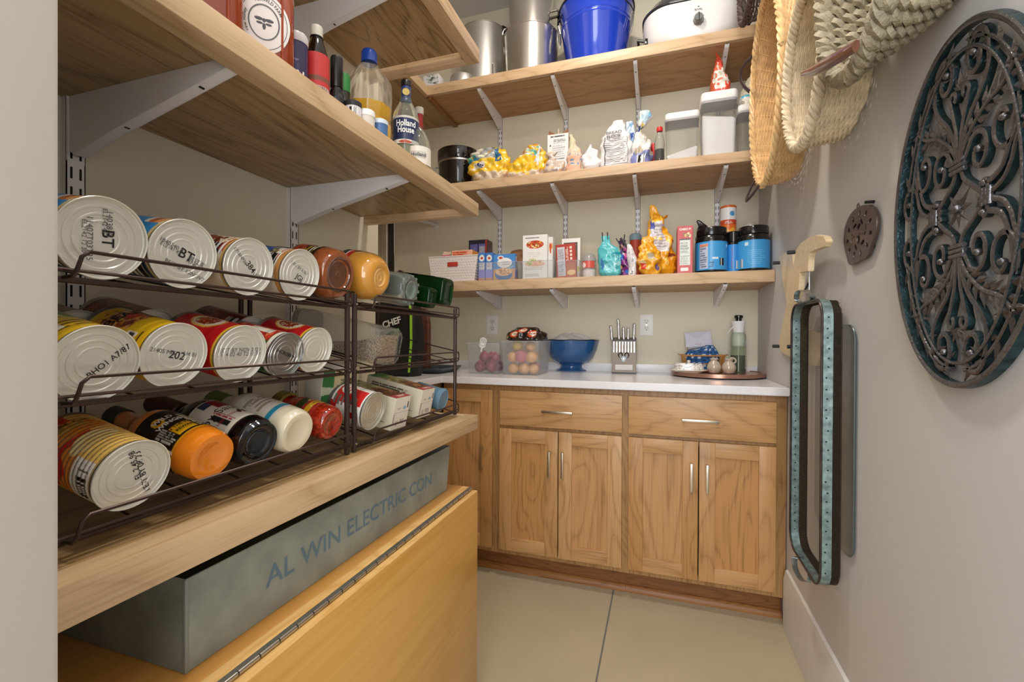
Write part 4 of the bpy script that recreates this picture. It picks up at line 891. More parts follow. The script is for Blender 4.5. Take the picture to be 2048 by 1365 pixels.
t, w_, h_ = bag('chip_bag', 'tall golden yellow chip bag with folded-over top, behind the smaller gold bag', 'bag', 1284, 1350, 404, 2.285, zL, .11, a.jit(.012), [(0,.72,.8,.2),(.10,.86,1,.18),(.30,.96,1,.1),(.55,.74,.8,-.02),(.72,.52,.5,-.12),(.82,.44,.3,-.16),(.86,.44,.22,-.2),(.93,.30,.12,-.35),(1,.08,.03,-.42)], None, 72, .010, group='yellow chip bags')
MB().tube([(w_*.10,-.01,h_*.80),(w_*.22,-.018,h_*.815),(w_*.24,-.022,h_*.84)],[.014,.012,.009],8,flat=.3).build('folded_flap', mat('yellow_film','#e8941a',.3,coat=.4), t)
a = Art(90,60,'eba41e',73); a.spots(.3,.8,.0,.9,('f8c944','dc8c10','ffdf7a'),70,.018,2); a.rect(.50,.58,.38,.52,'c8c0a8'); a.rect(.38,.47,.12,.30,'d8432a'); a.lines(.38,.5,.3,.4,'e8d8b0',2); a.oval(.64,.2,.04,.10,'6b5a8a')
bag('chip_bag', 'smaller gold chip bag slumping over the shelf edge before the tall yellow bag', 'bag', 1273, 1322, 470, 2.20, zL, .075, a.jit(.012), [(0,.62,.7,.25),(.08,.85,1,.12),(.35,1,1,0),(.62,.85,.7,-.1),(.80,.62,.45,-.2),(.93,.60,.2,-.1),(1,.55,.05,-.05)], None, 73, .009, group='yellow chip bags')
a = Art(60,130,'bf2f2e',74); a.rect(.14,.84,.17,.70,'d3d8d0'); a.rect(.14,.84,.705,.73,'3a1c1a'); a.lines(.18,.8,.42,.66,'707a6e',9); a.lines(.18,.8,.19,.38,'8c948a',7); a.rect(.22,.72,.045,.11,'e8e4dc'); a.oval(.62,.80,.22,.035,'e2b860'); a.spots(.4,.85,.77,.84,('8a5a24','f0d8a0'),14,.05,.5)
t, w_, h_ = box_thing('cracker_box', 'narrow red cracker box with white facts panel, left of the black tubs', 'box', 1354, 1385, 452, 2.20, zL, .16, a, Art(30,60,'b42a2a',75), body='#bf2f2e')
text('CHEEZ IT', .0125, flat((0,-.0004,h_*.925),(1,0,0),(0,0,1)), inkw, t, bold=.035, squeeze=.95)
bm_ = mat('black_plastic', '#131315', .22, coat=.3)
def art_tub(seed, panelcol=True):
    a = Art(140,60,'3f9ad8',seed)
    a.rect(.0,1,.97,1,'2f86c4')
    if panelcol: a.rect(.365,.455,.05,.92,'b8c4dc'); a.lines(.37,.45,.10,.88,'6a7488',10); a.rect(.365,.455,.82,.90,'d88a6a'); a.bars(.575,.625,.15,.40,n=10); a.rect(.50,.56,.36,.44,'d8e4ec'); a.lines(.47,.52,.1,.3,'1c2a38',3); a.rect(.66,.68,.80,.9,'d8ecf8')
    else: a.lines(.42,.60,.15,.88,'76baea',11,fill=.2); a.rect(.395,.43,.80,.92,'c8e2f4'); a.bars(.34,.37,.05,.35,n=8)
    return a
tubp = [(0,0),(.94,0),(1,.03),(1,.70),(.985,.74),(.93,.80),(.86,.835)]
lidp = [(.80,.83),(.93,.83),(.935,.85),(.935,.985),(.91,1),(0,1)]
jar('protein_tub', 'wide black tub with blue label and facts panel, left of the other black tubs', 'tub', 1392, 1459, 452, 2.205, zL, tubp, bm_, art=art_tub(76), az=(.06,.68,1), parts=[('lid',lidp,bm_)], group='black tubs with blue labels', n=48)
jar('protein_tub', 'wide black tub with blue label at the right end of the lowest back shelf', 'tub', 1478, 1546, 449, 2.200, zL, tubp, bm_, art=art_tub(77,False), az=(.06,.68,1), parts=[('lid',lidp,bm_)], group='black tubs with blue labels', n=48)
jar('protein_tub', 'slim black tub with blue label squeezed between the two wide black tubs', 'tub', 1455, 1481, 462, 2.245, zL, [(0,0),(.94,0),(1,.03),(1,.72),(.9,.76)], bm_, art=Art(90,50,'2f86d0',78).lines(.44,.47,.1,.9,'b04a3a',1,horiz=False).bars(.56,.62,.1,.4), az=(.03,.68,1), parts=[('lid',[(.8,.75),(1.02,.75),(1.02,.98),(.9,1),(0,1)],bm_)], group='black tubs with blue labels')
t0, r0, h0 = jar('protein_tub', 'plain black tub behind, carrying the orange and white canister', 'tub', 1440, 1478, 464, 2.36, zL, [(0,0),(1,0),(1,.9)], bm_, parts=[('lid',[(1.03,.88),(1.03,1),(0,1)],bm_)])
a = Art(100,70,'e8e6e6',79); a.rect(0,1,.30,.50,'cf4a24'); a.put((a.v<.30),'e8741f'); a.put((a.v<.16)&(np.sin(a.u*40)*.05+a.v<.12),'f6b03a'); a.oval(.57,.74,.055,.10,'4a9ac8'); a.lines(.42,.6,.34,.46,'f4e0d4',2); a.lines(.42,.5,.6,.64,'9a9cb0',1)
jar('drink_canister', 'white and orange canister with an orange lid standing on a black tub', 'canister', 1441, 1473.5, 410, 2.36, zL+h0+.001, [(0,0),(1,0),(1,.93)], mat('canister_white','#e8e6e6',.4), art=a, az=(.0,.92,1), parts=[('lid',[(1.03,.915),(1.03,.985),(.96,1),(0,1)],mat('lid_orange','#d2601f',.4))])
jar('storage_tub', 'white round-topped tub peeping out behind the right black tub', 'tub', 1484, 1522, 441, 2.38, zL, [(0,0),(1,0),(1,.7),(.98,.8),(.9,.9),(.7,.96),(.4,.99),(0,1)], mat('tub_white','#d3cfc6',.5))
a = Art(60,40,'1c1a20',80).spots(0,1,0,1,('2c2a34','0c0c10','44424c'),40,.04,1.4)
bag('coffee_pouch', 'black foil pouch with a pointed corner behind the left black tub', 'pouch', 1393, 1428, 437, 2.37, zL, .07, a, [(0,1,1),(.6,1,1),(.8,.92,.6,-.1),(.9,.55,.3,-.4),(1,.1,.05,-.82)], None, 80, .006)
# ============================================================ middle back shelf
zM = SZ['mid'][1]+.0006
blk = mat('black_enamel', '#0e0c0d', .08, coat=.8)
x0, x1 = span(861,937,2.25); t = thing('black_canister', 'glossy black round canister with a silver band, left end of middle shelf', 'canister', ((x0+x1)/2,2.25+(x1-x0)/2,zM))
r_ = (x1-x0)/2; h_ = ZP(900,290,2.25)-zM
MB().lathe([(0,0),(r_*.93,0),(r_*.96,.01),(r_,h_*.66)],40).build('body', blk, t, 40)
MB().lathe([(r_*1.005,h_*.66),(r_*1.02,h_*.665),(r_*1.02,h_*.70),(r_*1.005,h_*.705)],40).build('band', steel, t, 40)
MB().lathe([(r_,h_*.705),(r_*1.04,h_*.73),(r_*1.05,h_*.97),(r_*1.01,h_*.99),(r_*.95,h_*.97),(0,h_*.97)],40).build('lid', blk, t, 40)
MB().tube([(-r_*.95,-r_*.4,h_*.62),(-r_*1.06,-r_*.5,h_*.60),(-r_*1.06,-r_*.5,h_*.48),(-r_*.93,-r_*.4,h_*.46)],.005,8).build('handle', mat('grey_plastic','#8a8c8e',.3), t)
cellm = printed('cello_print', .18, coat=.6, bump=.4, bscale=26)
a = Art(150,70,'efc12e',81); a.rect(.28,.9,.0,.22,'dcc8b0'); a.put((a.v>.60)&(a.u<.52),'e8e0d0'); a.put((abs(a.v-.62-.5*(a.u-.42))<.05)&(a.u<.60),'2c93b0'); a.put((abs(a.v-.70-.5*(a.u-.42))<.035)&(a.u<.60),'5ac8a0'); a.rect(.40,.50,.36,.52,'f4f2ea'); a.put((a.v>.62)&(a.u>.46)&(a.u<.58),'a8a8a6'); a.put((a.v>.5)&(a.u>.56)&(a.u<.61),'235f8a'); a.spots(.2,.8,.0,1,('f8d860','fff4d0','e0a81c'),70,.014,2.2); a.spots(.25,.75,0,.25,('f4ead8','d8b898'),40,.02)
t, w_, h_ = bag('bread_bag', 'yellow bread bag with teal stripe lying at the left of the middle shelf', 'bag', 925, 1014, 286, 2.205, zM, .13, a.jit(.01), [(0,.66,.8,.15),(.12,.80,1,.1),(.45,.95,1,0),(.70,.95,.85,-.02),(.88,.72,.6,.0),(.97,.5,.3,-.1),(1,.3,.1,-.1)], cellm, 81, .010, group='yellow bread bags')
text('est', .032, flat((-w_*.10,-.072,h_*.42),(.85,0,-.5),(.5,0,.85)), mat('ink_navy','#22305c',.6), t, bold=.04)
a = Art(150,70,'f0c02a',82); a.rect(.25,.75,.0,.18,'e2d2bc'); a.spots(.35,.65,.62,1,('e8e0d4','5ab8a8','d88a4a','f4f0e8','b8b0a8'),50,.03,1.2); a.put((abs(a.u-.60)<.02)&(a.v>.3),'cfd8e0'); a.rect(.35,.40,.55,.9,'e88a3a'); a.spots(.2,.8,.0,1,('ffe070','fff6dc','e4aa1a'),60,.013,2.2)
t, w_, h_ = bag('bread_bag', 'yellow bread bag with a puffed clear top, right of the teal-striped one', 'bag', 1004, 1087, 283, 2.215, zM, .12, a.jit(.01), [(0,.8,.8,.1),(.15,.98,1,0),(.45,1,1,0),(.62,.72,.8,.22),(.80,.48,.6,.40),(.93,.36,.4,.42),(1,.14,.1,.35)], cellm, 82, .010, group='yellow bread bags')
a = Art(80,40,'cdbdb0',83).spots(0,1,0,1,('e8e0dc','c89a70','f4f2f4','9a8a88','e0b080'),90,.03,1.3); a.oval(.42,.75,.05,.12,'1d1d38')
bag('bun_bag', 'clear bag of rolls with a dark tie between the yellow bread and the white box', 'bag', 1084, 1127, 300, 2.21, zM, .08, a, [(0,.8,.8),(.2,1,1),(.5,.95,1),(.7,.5,.6,-.3),(.85,.3,.35,-.45),(1,.45,.2,-.3)], cellm, 83, .009)
a = Art(60,100,'e9e8ea',84); a.lines(.15,.85,.93,.97,'4a4a50',1,fill=.9); a.lines(.3,.9,.80,.90,'808088',3); a.put((abs(a.u-.14)<.05*(.80-a.v)/.06)&(a.v>.74)&(a.v<.80),'2a2a2e'); a.lines(.25,.9,.5,.78,'b4b4ba',6); a.lines(.1,.9,.45,.47,'55555c',1,fill=.9); a.lines(.1,.9,.1,.42,'c8c8ce',7)
t, w_, h_ = box_thing('recipe_box', 'white printed box with open brown flaps on the middle back shelf', 'box', 1093, 1135, 268, 2.31, zM, .09, a, Art(20,40,'c9a98a',85), body='#e9e8ea')
for sx in (-1,1):
    MB().prism([(0,0),(w_*.46,0),(w_*.03,.030)],-.0006,.0006,M=frame((sx*-w_*.49,.02,h_),(sx,0,0),(0,0,1),(0,-sx,0))).build('flap', mat('brown_card','#8a5a3a',.6), t, 0)
MB().bbox((-.004,.018,h_-.004),(.003,.024,h_+.034),.001).build('flap', mat('card_edge','#c9b49c',.6), t, 0)
a = Art(60,50,'dcc4b0',86).rect(0,1,0,.42,'e2b69c').spots(.2,.8,.1,.5,('6a8ab0','e8d4c4','d88a7a'),30,.03).spots(.2,.8,.5,.95,('c8d0a8','e8dcc8','e0c0a0'),30,.04,1.4)
bag('snack_pouch', 'pale peach and green paper pouch with pointed top on the middle shelf', 'pouch', 1128, 1161, 265, 2.205, zM, .05, a, [(0,1,1),(.4,.95,.9),(.7,.6,.6,-.1),(1,.12,.08,-.4)], printed('paper_print',.55,bump=.3,bscale=40), 86, .005)
a = Art(50,40,'e8e6e8',87).spots(0,1,0,1,('f8f6f8','cfccd2','dcdade'),40,.05,1.4)
bag('flour_bag', 'small crumpled white paper bag left of the bread flour', 'bag', 1161, 1197, 283, 2.205, zM, .07, a, [(0,.8,.8,.1),(.3,1,1),(.55,.95,.8,-.1),(.8,.5,.4,-.2),(1,.12,.1,-.1)], printed('paper_print',.55,bump=.3,bscale=40), 87, .009)
a = Art(120,110,'e2dfe0',88); a.rect(.42,.43,.04,.62,'5a5a60'); a.rect(.585,.592,.04,.62,'5a5a60'); a.rect(.42,.59,.04,.05,'5a5a60'); a.lines(.435,.58,.08,.60,'8a8a92',15); a.spots(.1,.9,.6,1,('f0eef0','d4d0d2'),26,.04,1.3); a.rect(.65,.655,.1,.6,'7a7a80')
t, w_, h_ = bag('flour_bag', 'white bread flour bag with printed facts panel on the middle back shelf', 'bag', 1196, 1263, 233, 2.205, zM, .11, a, [(0,.9,.95),(.05,.98,1),(.45,.96,1),(.62,.86,.85,-.03),(.80,.55,.5,-.02),(.92,.42,.32,.05),(1,.34,.2,.12)], printed('paper_print',.55,bump=.3,bscale=40), 88, .006, group=None, sq=4)
text('BREAD', .024, flat((-.008,-.0545,h_*.68),(1,0,.04),(-.04,.35,.93)), mat('ink_indigo','#4a4a62',.6), t, bold=.02)
text('FLOUR', .021, flat((-.008,-.0575,h_*.60),(1,0,.04),(-.04,.12,.99)), mat('ink_indigo','#4a4a62',.6), t, bold=.02)
a = Art(80,70,'dcd8d4',89); a.rect(0,1,.0,.22,'7c86bc'); a.bars(.46,.56,.02,.16); a.spots(.2,.8,.2,.55,('f0ecec','b8a894','cfc8c0'),30,.04,1.3); a.rect(0,1,.62,.72,'28345c'); a.spots(.3,.7,.62,.74,('e8d040','28345c','b8c8e8'),16,.03); a.rect(0,1,.78,1,'b8d8ea'); a.spots(.2,.8,.8,1,('e8f4fa','8ac0e2','f8fbfd'),30,.04)
bag('tied_bag', 'white and pale blue bag tied at the neck, between bread flour and cola bottle', 'bag', 1257, 1303, 215, 2.205, zM, .085, a, [(0,.85,.9,-.05),(.25,.95,1,0),(.45,.75,.8,-.05),(.60,.32,.35,-.15),(.68,.16,.2,-.1),(.74,.35,.35,.1),(.88,.62,.5,.25),(.97,.45,.3,.25),(1,.2,.1,.2)], cellm, 89, .008)
a = Art(60,40,'bcd4e6',90).spots(0,1,0,1,('dceaf4','8ab4dc','3a5aa8','eef6fa'),50,.05,1.3)
bag('tied_bag', 'pale blue plastic bag behind the bread flour, its top just showing', 'bag', 1240, 1272, 238, 2.32, zM, .08, a, [(0,.9,.9),(.6,1,1),(.85,.8,.7),(1,.4,.2)], cellm, 90, .010)
jar('soda_can', 'red can mostly hidden behind the cola bottle', 'can', 1298, 1312, 286, 2.27, zM, [(0,0),(.9,0),(1,.03),(1,.93),(.85,1),(0,1)], mat('red_tin','#b02a2c',.35,.3))
pet = mat('pet_clear','#eef2f2',.05,trans=.92,ior=1.2,alpha=.75)
jar('cola_bottle', 'small clear bottle half full of dark cola with a red cap', 'bottle', 1306.5, 1327.5, 255, 2.205, zM, [(0,0),(.85,0),(.97,.04),(1,.12),(.92,.30),(.96,.42),(1,.52),(.95,.66),(.75,.78),(.42,.90),(.40,.95)], pet,
    parts=[('cola',[(0,.01),(.82,.012),(.93,.05),(.95,.12),(.87,.30),(.89,.385),(0,.385)],mat('cola','#15090a',.1,coat=.5)),('cap',[(.44,.93),(.58,.93),(.60,.95),(.58,1.04),(.5,1.06),(0,1.06)],mat('cap_red','#cf2a2a',.35))])
def canister(label, px0, px1, ytop, y, d, fill, slope, mlid=None, tint=None):
    x0, x1 = span(px0,px1,y); w = x1-x0; h = ZP((px0+px1)/2,ytop,y)-zM
    t = thing('food_canister', label, 'canister', ((x0+x1)/2,y+d/2,zM), group='clear flour canisters with white lids')
    MB().loft(rings([(0,w*.88,d*.88,.015),(.004,w*.92,d*.92,.018),(h*.84,w*.97,d*.97,.018)],6),cap1=False).build('canister_wall', pet, t, 50)
    MB().loft(rings([(h*.83,w*.95,d*.95,.018),(h*.835,w*.99,d*.99,.018),(h*.87,w*.99,d*.99,.018)],6)).build('gasket', mat('gasket_grey','#b4b1b6',.35,trans=.2), t, 50)
    MB().loft(rings([(h*.872,w*.99,d*.99,.018),(h*.885,w*1.02,d*1.02,.02),(h*.975,w*1.02,d*1.02,.02),(h,w*.98,d*.98,.018)],6)).build('lid', mat('lid_white','#f0eeee',.3), t, 50)
    n = 9; fw = w*.90; fd = d*.90; rg = []
    base_ = rrect(w*.88,d*.88,.014); topr = rrect(w*.93,d*.93,.016)
    rr = [[(x,y_,.004) for x,y_ in base_],[(x,y_,max(.006,(fill+slope*x/w)*h+.002*math.sin(x*260))) for x,y_ in topr]]
    MB().loft(rr).build('flour', mat('flour_white','#eeebec',.85), t, 50)
    return t, w, h
canister('short clear canister with a slope of flour, right of the cola bottle', 1328, 1397, 223, 2.215, .12, .19, .16)
tC, wC, hC = canister('tall clear canister nearly full of flour, tied chip bag on its lid', 1400, 1473, 181, 2.205, .12, .60, -.10)
tD, wD, hD = canister('clear canister with little flour at the right end of the middle shelf', 1474, 1534, 206, 2.215, .12, .04, .02)
MB().bbox((-.012,-.0612,hD*.60),(.022,-.0598,hD*.70),.0004).build('tape_label', mat('tape','#eceaea',.5), tD, 0)
a = Art(80,90,'e9e2dc',91); a.rect(0,1,0,.24,'d8452f'); a.put((a.v<.24)&(abs(a.u-.5)<.06)&(a.v>.1),'e8dcd0'); a.rect(0,1,.56,1,'d84a34'); a.rect(0,.42,.0,.7,'b8543a'); a.spots(.25,.8,.2,.6,('f4f2f0','c8c4b4','e06a50'),34,.03,1.6)
x0, x1 = span(1415,1460,2.225)
tb, w_, h_ = bag('chip_bag', 'red and white chip bag twisted to a point on top of the tall canister', 'bag', 1414, 1462, 90, 2.225, zM+hC+.001, .08, a, [(0,.95,.9,0),(.12,.92,1,0),(.35,.72,.8,.0),(.55,.42,.45,.0),(.70,.32,.3,-.02),(.85,.2,.15,-.15),(1,.04,.03,-.35)], cellm, 91, .006)
a = Art(80,60,'d4ccb4',92).rect(0,1,.22,.30,'5ab4cc').spots(0,1,0,1,('ece8dc','c8b890','f4f4f2','b0aaa0'),50,.04,1.4)
bag('grain_bag', 'clear bag of grain with a blue stripe resting on the right-hand canister', 'bag', 1474, 1534, 128, 2.235, zM+hD+.001, .09, a, [(0,.9,.9,0),(.15,1,1,0),(.5,.75,.8,.15),(.8,.45,.4,.3),(1,.2,.1,.45)], cellm, 92, .008)
# ============================================================ top back shelf
zT = SZ['top'][1]+.0006
alu = mat('aluminium_pot', '#d6d4d1', .42, .9, bump=.02, bscale=5, stretch=(1,1,.1))
inoxm = mat('polished_steel', '#dad7d3', .24, .95)
def pot(label, px0, px1, ytop, y, z0, m, taper=.96, name='stock_pot', group='steel pots on the top shelf', h=None, rim=.003, n=56):
    x0, x1 = span(px0,px1,y+.08); r = (x1-x0)/2; h = h or ZP((px0+px1)/2,ytop,y+.02)-z0
    t = thing(name, label, 'pot', ((x0+x1)/2,y+r,z0), group=group)
    MB().lathe([(0,0),(r*taper-.006,0),(r*taper,.006),(r,h-.003),(r+rim,h-.002),(r+rim,h+.002),(r-.001,h+.002),(r-.003,h-.004),(r*taper-.003,.012),(0,.010)],n).build('pot_body', m, t, 40)
    return t, r, h
t, r_, h_ = pot('tall wide aluminium pot, leftmost of the tall pots on the top shelf', 917, 1001, 45, 2.33, zT, alu, .93)
MB().tube([(r_*.72,-r_*.72,h_*.42),(r_*.80,-r_*.80,h_*.40),(r_*.82,-r_*.82,h_*.25),(r_*.76,-r_*.76,h_*.22)],.004,8).build('handle', steel, t)
x0, x1 = span(876,968,2.23)
t = thing('pan_lid', 'shallow aluminium pan lying upside down at the left of the top shelf', 'pan', (XP(912,2.30),2.255,zT), group='steel pots on the top shelf')
r_ = .074; h_ = ZP(920,140,2.205)-zT
t.location = (XP(912,2.205),2.205+r_,zT)
MB().lathe([(r_,0),(r_,.004),(r_*.97,h_*.6),(r_*.90,h_*.92),(r_*.8,h_),(0,h_)],48).build('pan_body', alu, t, 40)
a = Art(30,30,'d8d8da',93).spots(.3,1,0,1,('5a6a62','9aa8a2','3a3c3a'),20,.09)
box_thing('paper_carton', 'small white printed carton at the left end of the top shelf', 'box', 845, 875, 150, 2.20, zT, .06, a, body='#e2e0e2')
t1, r1, h1 = pot('polished steel pot with a ring handle, lower of the stacked pair', 1002, 1107, 47, 2.20, zT, inoxm, .93)
MB().tube([(-r1*.75+.02*math.cos(k/9*PI),-r1*.72,h1*.93+.030*math.sin(k/9*PI)) for k in range(10)],.0022,6).build('ring_handle', steel, t1)
MB().tube([(-r1*.99+.001*k,-r1*.25-.012+.012*math.cos(k/9*2*PI),h1*.72+.024*math.sin(k/9*2*PI)) for k in range(10)],.0022,6).build('ring_handle', steel, t1)
t2, r2, h2 = pot('polished steel pot with black handles, upper of the stacked pair', 1015, 1103, -70, 2.215, zT+h1+.006, inoxm, .97)
t2.location[0] = t1.location[0]-.002; t2.location[1] = t1.location[1]
for sx in (-1,1):
    for k in range(2 if sx > 0 else 1):
        zz = .060+.035*k if sx > 0 else .05
        MB().tube([(sx*r2*.97,-.03,zz-.0),(sx*(r2+.028),-.032,zz-.012 if sx<0 else zz),(sx*(r2+.034),-.02,zz+.03 if sx<0 else zz),(sx*(r2+.02),.03,zz+.045 if sx<0 else zz)],.006,8).build('handle', blk if sx < 0 or k == 0 else steel, t2)
# blue bucket
x0, x1 = span(1112,1263,2.29); R = (x1-x0)/2; cy = 2.20+R*.80; hB = .305
t = thing('bucket', 'bright blue steel bucket with wire bail handle on the top shelf', 'bucket', ((x0+x1)/2,cy,zT))
bl = mat('blue_enamel', '#1d3fbe', .16, coat=.7)
rb = R*.76
MB().lathe([(0,.004),(rb-.004,.004),(rb,0),(rb+.001,.006),(rb+(R-rb)*.66,hB*.66),(rb+(R-rb)*.665+.0022,hB*.67),(rb+(R-rb)*.68,hB*.685),(rb+(R-rb)*.71,hB*.715),(rb+(R-rb)*.72+.0022,hB*.725),(rb+(R-rb)*.73,hB*.74),(R,hB),(R-.002,hB),(rb,.02),(0,.015)],64).build('bucket_body', bl, t, 40)
MB().lathe([(R-.001,hB-.004),(R+.004,hB-.002),(R+.005,hB+.003),(R+.002,hB+.006),(R-.002,hB+.003)],64).build('rim', mat('black_rim','#1a1a20',.3), t, 60)
for sx in (-1,1):
    MB().tube([(sx*(R*.93),-R*.28+.0,hB*.66),(sx*(R*.98),-R*.30,hB*.80),(sx*(R*1.0),-R*.33,hB*.70),(sx*(R*.97),-R*.36,hB*.50),(sx*(R*.93),-R*.34,hB*.42),(sx*(R*.92),-R*.29,hB*.52),(sx*(R*.93),-R*.28,hB*.66)],.0045,8).build('handle_ear', steel, t)
MB().tube([(R*1.01*math.cos(PI+PI*k/16),-R*.20-R*.55*math.sin(PI*k/16),hB*.78+hB*.18*math.sin(PI*k/16)) for k in range(17)],.0026,8).build('bail_handle', mat('bail_wire','#3a3a3e',.3,.8), t)
# roaster
x0, x1 = span(1281,1492,2.24); w = x1-x0; cx = (x0+x1)/2; dR = .30; hR = .215
t = thing('roaster_oven', 'white electric roaster oven with a dial and dark lid on the top shelf', 'roaster', (cx,2.205+dR/2,zT))
rw = mat('roaster_white', '#e9e6e6', .3, coat=.3)
MB().loft(rings([(.014,w*.80,dR*.86,.10),(.020,w*.86,dR*.90,.11),(.05,w*.95,dR*.96,.12),(.13,w,dR,.125),(hR*.80,w*.99,dR*.99,.125),(hR*.82,w*.95,dR*.95,.12)],10)).build('housing', rw, t, 40)
MB().loft(rings([(0,w*.70,dR*.80,.09),(.013,w*.74,dR*.82,.09),(.016,w*.86,dR*.90,.11)],10)).build('base_skirt', mat('grey_skirt','#b9b7b8',.35), t, 40)
MB().loft(rings([(hR*.82,w*1.01,dR*1.01,.125),(hR*.85,w*1.02,dR*1.02,.13),(hR*.88,w*.98,dR*.98,.12),(hR*1.05,w*.86,dR*.86,.11),(hR*1.2,w*.5,dR*.5,.07)],10)).build('lid', mat('dark_enamel','#26262c',.12,.3,coat=.6), t, 40)
kx = XP(1393,2.205)-cx; kz = ZP(1393,40,2.205)-zT
MB().lathe([(0,.024),(.016,.024),(.019,.020),(.020,.004),(.023,0),(0,0)],32,M=frame((kx,-dR/2-.001,kz),(1,0,0),(0,0,1),(0,-1,0))).build('dial', mat('dial_grey','#8d9296',.25,.7), t, 40)
MB().bbox((-.003,-.017,.022),(.003,.017,.027),.001,M=frame((kx,-dR/2-.001,kz),(1,0,0),(0,0,1),(0,-1,0))).build('dial_grip', mat('dial_dark','#3c3e40',.3), t, 30)
for k in range(9):
    an = 2.4-k*.6; MB().bbox((kx+.027*math.cos(an)-.0012,-dR/2-.0008,kz+.027*math.sin(an)-.0012),(kx+.027*math.cos(an)+.0012,-dR/2+.0004,kz+.027*math.sin(an)+.0012),.0004).build('dial_mark', inkb, t, 0)
text('RIVAL', .013, flat((kx,-dR/2-.0012,kz+.046),(1,0,0),(0,0,1)), inkb, t, bold=.01)
text('+', .016, flat((kx,-dR/2-.0012,kz+.058),(1,0,0),(0,0,1)), inkb, t, bold=.02)
for sx in (-1,1): MB().tube([(sx*w*.49,-.03,.10),(sx*w*.55,-.03,.11),(sx*w*.55,.03,.11),(sx*w*.49,.03,.10)],.007,8).build('handle', mat('dark_handle','#2a2a2e',.3), t)
MB().bbox((-w*.47,-dR*.47,.0),(-w*.44,-dR*.40,.045),.004).build('plug', blk, t, 40)
# ============================================================ things on the worktop
zW = CT+.0006
for i, (px, nm) in enumerate(((985,'left of the blue bowl'),(1293,'right of the knife block'))):
    p = onY(px, 650.5, YB); t = thing('wall_outlet', 'white double power outlet on the back wall, '+nm, 'outlet', M=frame(p,(1,0,0),(0,0,1),(0,-1,0)), group='outlets on the back wall')
    MB().bbox((-.035,-.057,0),(.035,.057,.005),.0018).build('cover_plate', mat('outlet_white','#eeecea',.35), t, 30)
    for sy in (-.0195,.0195):
        f = MB().loft([[(x,y+sy,z) for x,y in rrect(.030,.028,.010)] for z in (.0045,.0068)]).build('socket', mat('socket_white','#e2e0dd',.35), t, 30)
        s = MB(); s.box((-.0075,sy+.000,.0066),(-.0055,sy+.008,.0071)).box((.0055,sy+.000,.0066),(.0075,sy+.007,.0071)).lathe([(0,.0071),(.0026,.0071),(.0026,.0064)],10,M=Matrix.Translation((0,sy-.007,0)))
        s.build('slots', dark, f, 0)['kind'] = 'stuff'
    MB().lathe([(0,.0062),(.003,.006),(.0035,.0045)],12).build('screw', steel, t)
def W_(px, py): return onZ(px, py, CT)
# dark shallow tray at the left
t = thing('roasting_tray', 'flat dark grey tray on the worktop behind the racks', 'tray', (-1.23,2.16,zW))
MB().loft(rings([(0,.34,.24,.03),(.004,.35,.25,.03),(.026,.39,.29,.04),(.029,.39,.29,.04),(.027,.37,.27,.035),(.008,.33,.23,.03)],8)).build('tray_body', mat('tray_slate','#4b555b',.28,.5), t, 40)
# two clear bins of vegetables
def veg_bin(label, pxa, pxb, pyt, pyb, yfront, d):
    x0, x1 = span(pxa,pxb,yfront); h = onY((pxa+pxb)/2,pyt,yfront)[2]-zW
    return clear_bin(label, pxa, pxb, pyt, yfront, d, z0=zW, h=h, taper=.90, group='clear bins on the worktop')
yA = 2.12
t, wA, hA = veg_bin('clear bin of dark red onions with a white tag on the worktop', 934, 999, 687, 742, yA, .24)
xa = t.location[0]
on = mat('red_onion','#8c1f45',.3,coat=.3,noise=.25,nscale=40)
k = 0
for (dx,dy,dz,r) in ((-.035,.05,.032,.030),(.028,.05,.032,.031),(-.002,.10,.034,.032),(-.040,.13,.034,.030),(.036,.13,.033,.030),(-.020,.075,.078,.030),(.030,.10,.074,.029),(.0,.17,.033,.031),(-.01,.15,.078,.028)):
    k += 1
    o_ = thing('red_onion', 'dark red onion in the left clear bin, '+('front bottom left','front bottom right','middle bottom','rear bottom left','rear bottom right','top left of the heap','top right of the heap','rearmost on the floor','top rear of the heap')[k-1], 'onion', (xa+dx,yA+dy,zW+.002+dz-.030+.002), group='red onions in the clear bin')
    MB().lathe([(0,.0),(r*.3,.001),(r*.75,r*.28),(r,r*.85),(r*.92,r*1.3),(r*.55,r*1.72),(r*.2,r*1.95),(r*.08,r*2.15),(0,r*2.15)],20).build('bulb', on, o_, 60)
tg = thing('gift_tag', 'white die-cut paper tag standing at the front of the onion bin', 'tag', M=frame(onY(966,688,yA-.004)+Vector((0,-.004,0)),Vector((.97,0,-.22)),Vector((.22,0,.97)),(0,-1,0)))
MB().prism([(-.012,-.018),(-.016,-.013),(-.018,.02),(-.014,.026),(-.006,.031),(.006,.031),(.014,.026),(.018,.02),(.016,-.013),(.012,-.018),(.004,-.022),(.003,-.042),(-.003,-.042),(-.004,-.022)],0,.0012).build('tag_card', mat('tag_white','#f2f0ee',.5), tg, 0)
b = MB(); b.tube([(-.012,-.010,.0016),(-.013,.018,.0016),(-.006,.024,.0016),(.006,.024,.0016),(.013,.018,.0016),(.012,-.010,.0016)],.0009,6,closed=True)
b.build('border', inkb, tg); MB().lathe([(0,.0016),(.0055,.0016),(.0055,.0012)],16,M=Matrix.Translation((0,-.003,0))).build('round_mark', mat('tag_white','#f2f0ee',.5), tg)
for zz in (.006,.011,.016): MB().box((-.008,zz,.0012),(.008,zz+.0015,.0015)).build('printed_line', inkb, tg, 0)
t, wB2, hB2 = veg_bin('clear bin of pale onions with a black produce bag across its top', 1001, 1079, 683, 746, yA-.01, .24)
xb = t.location[0]; yB2 = yA-.01
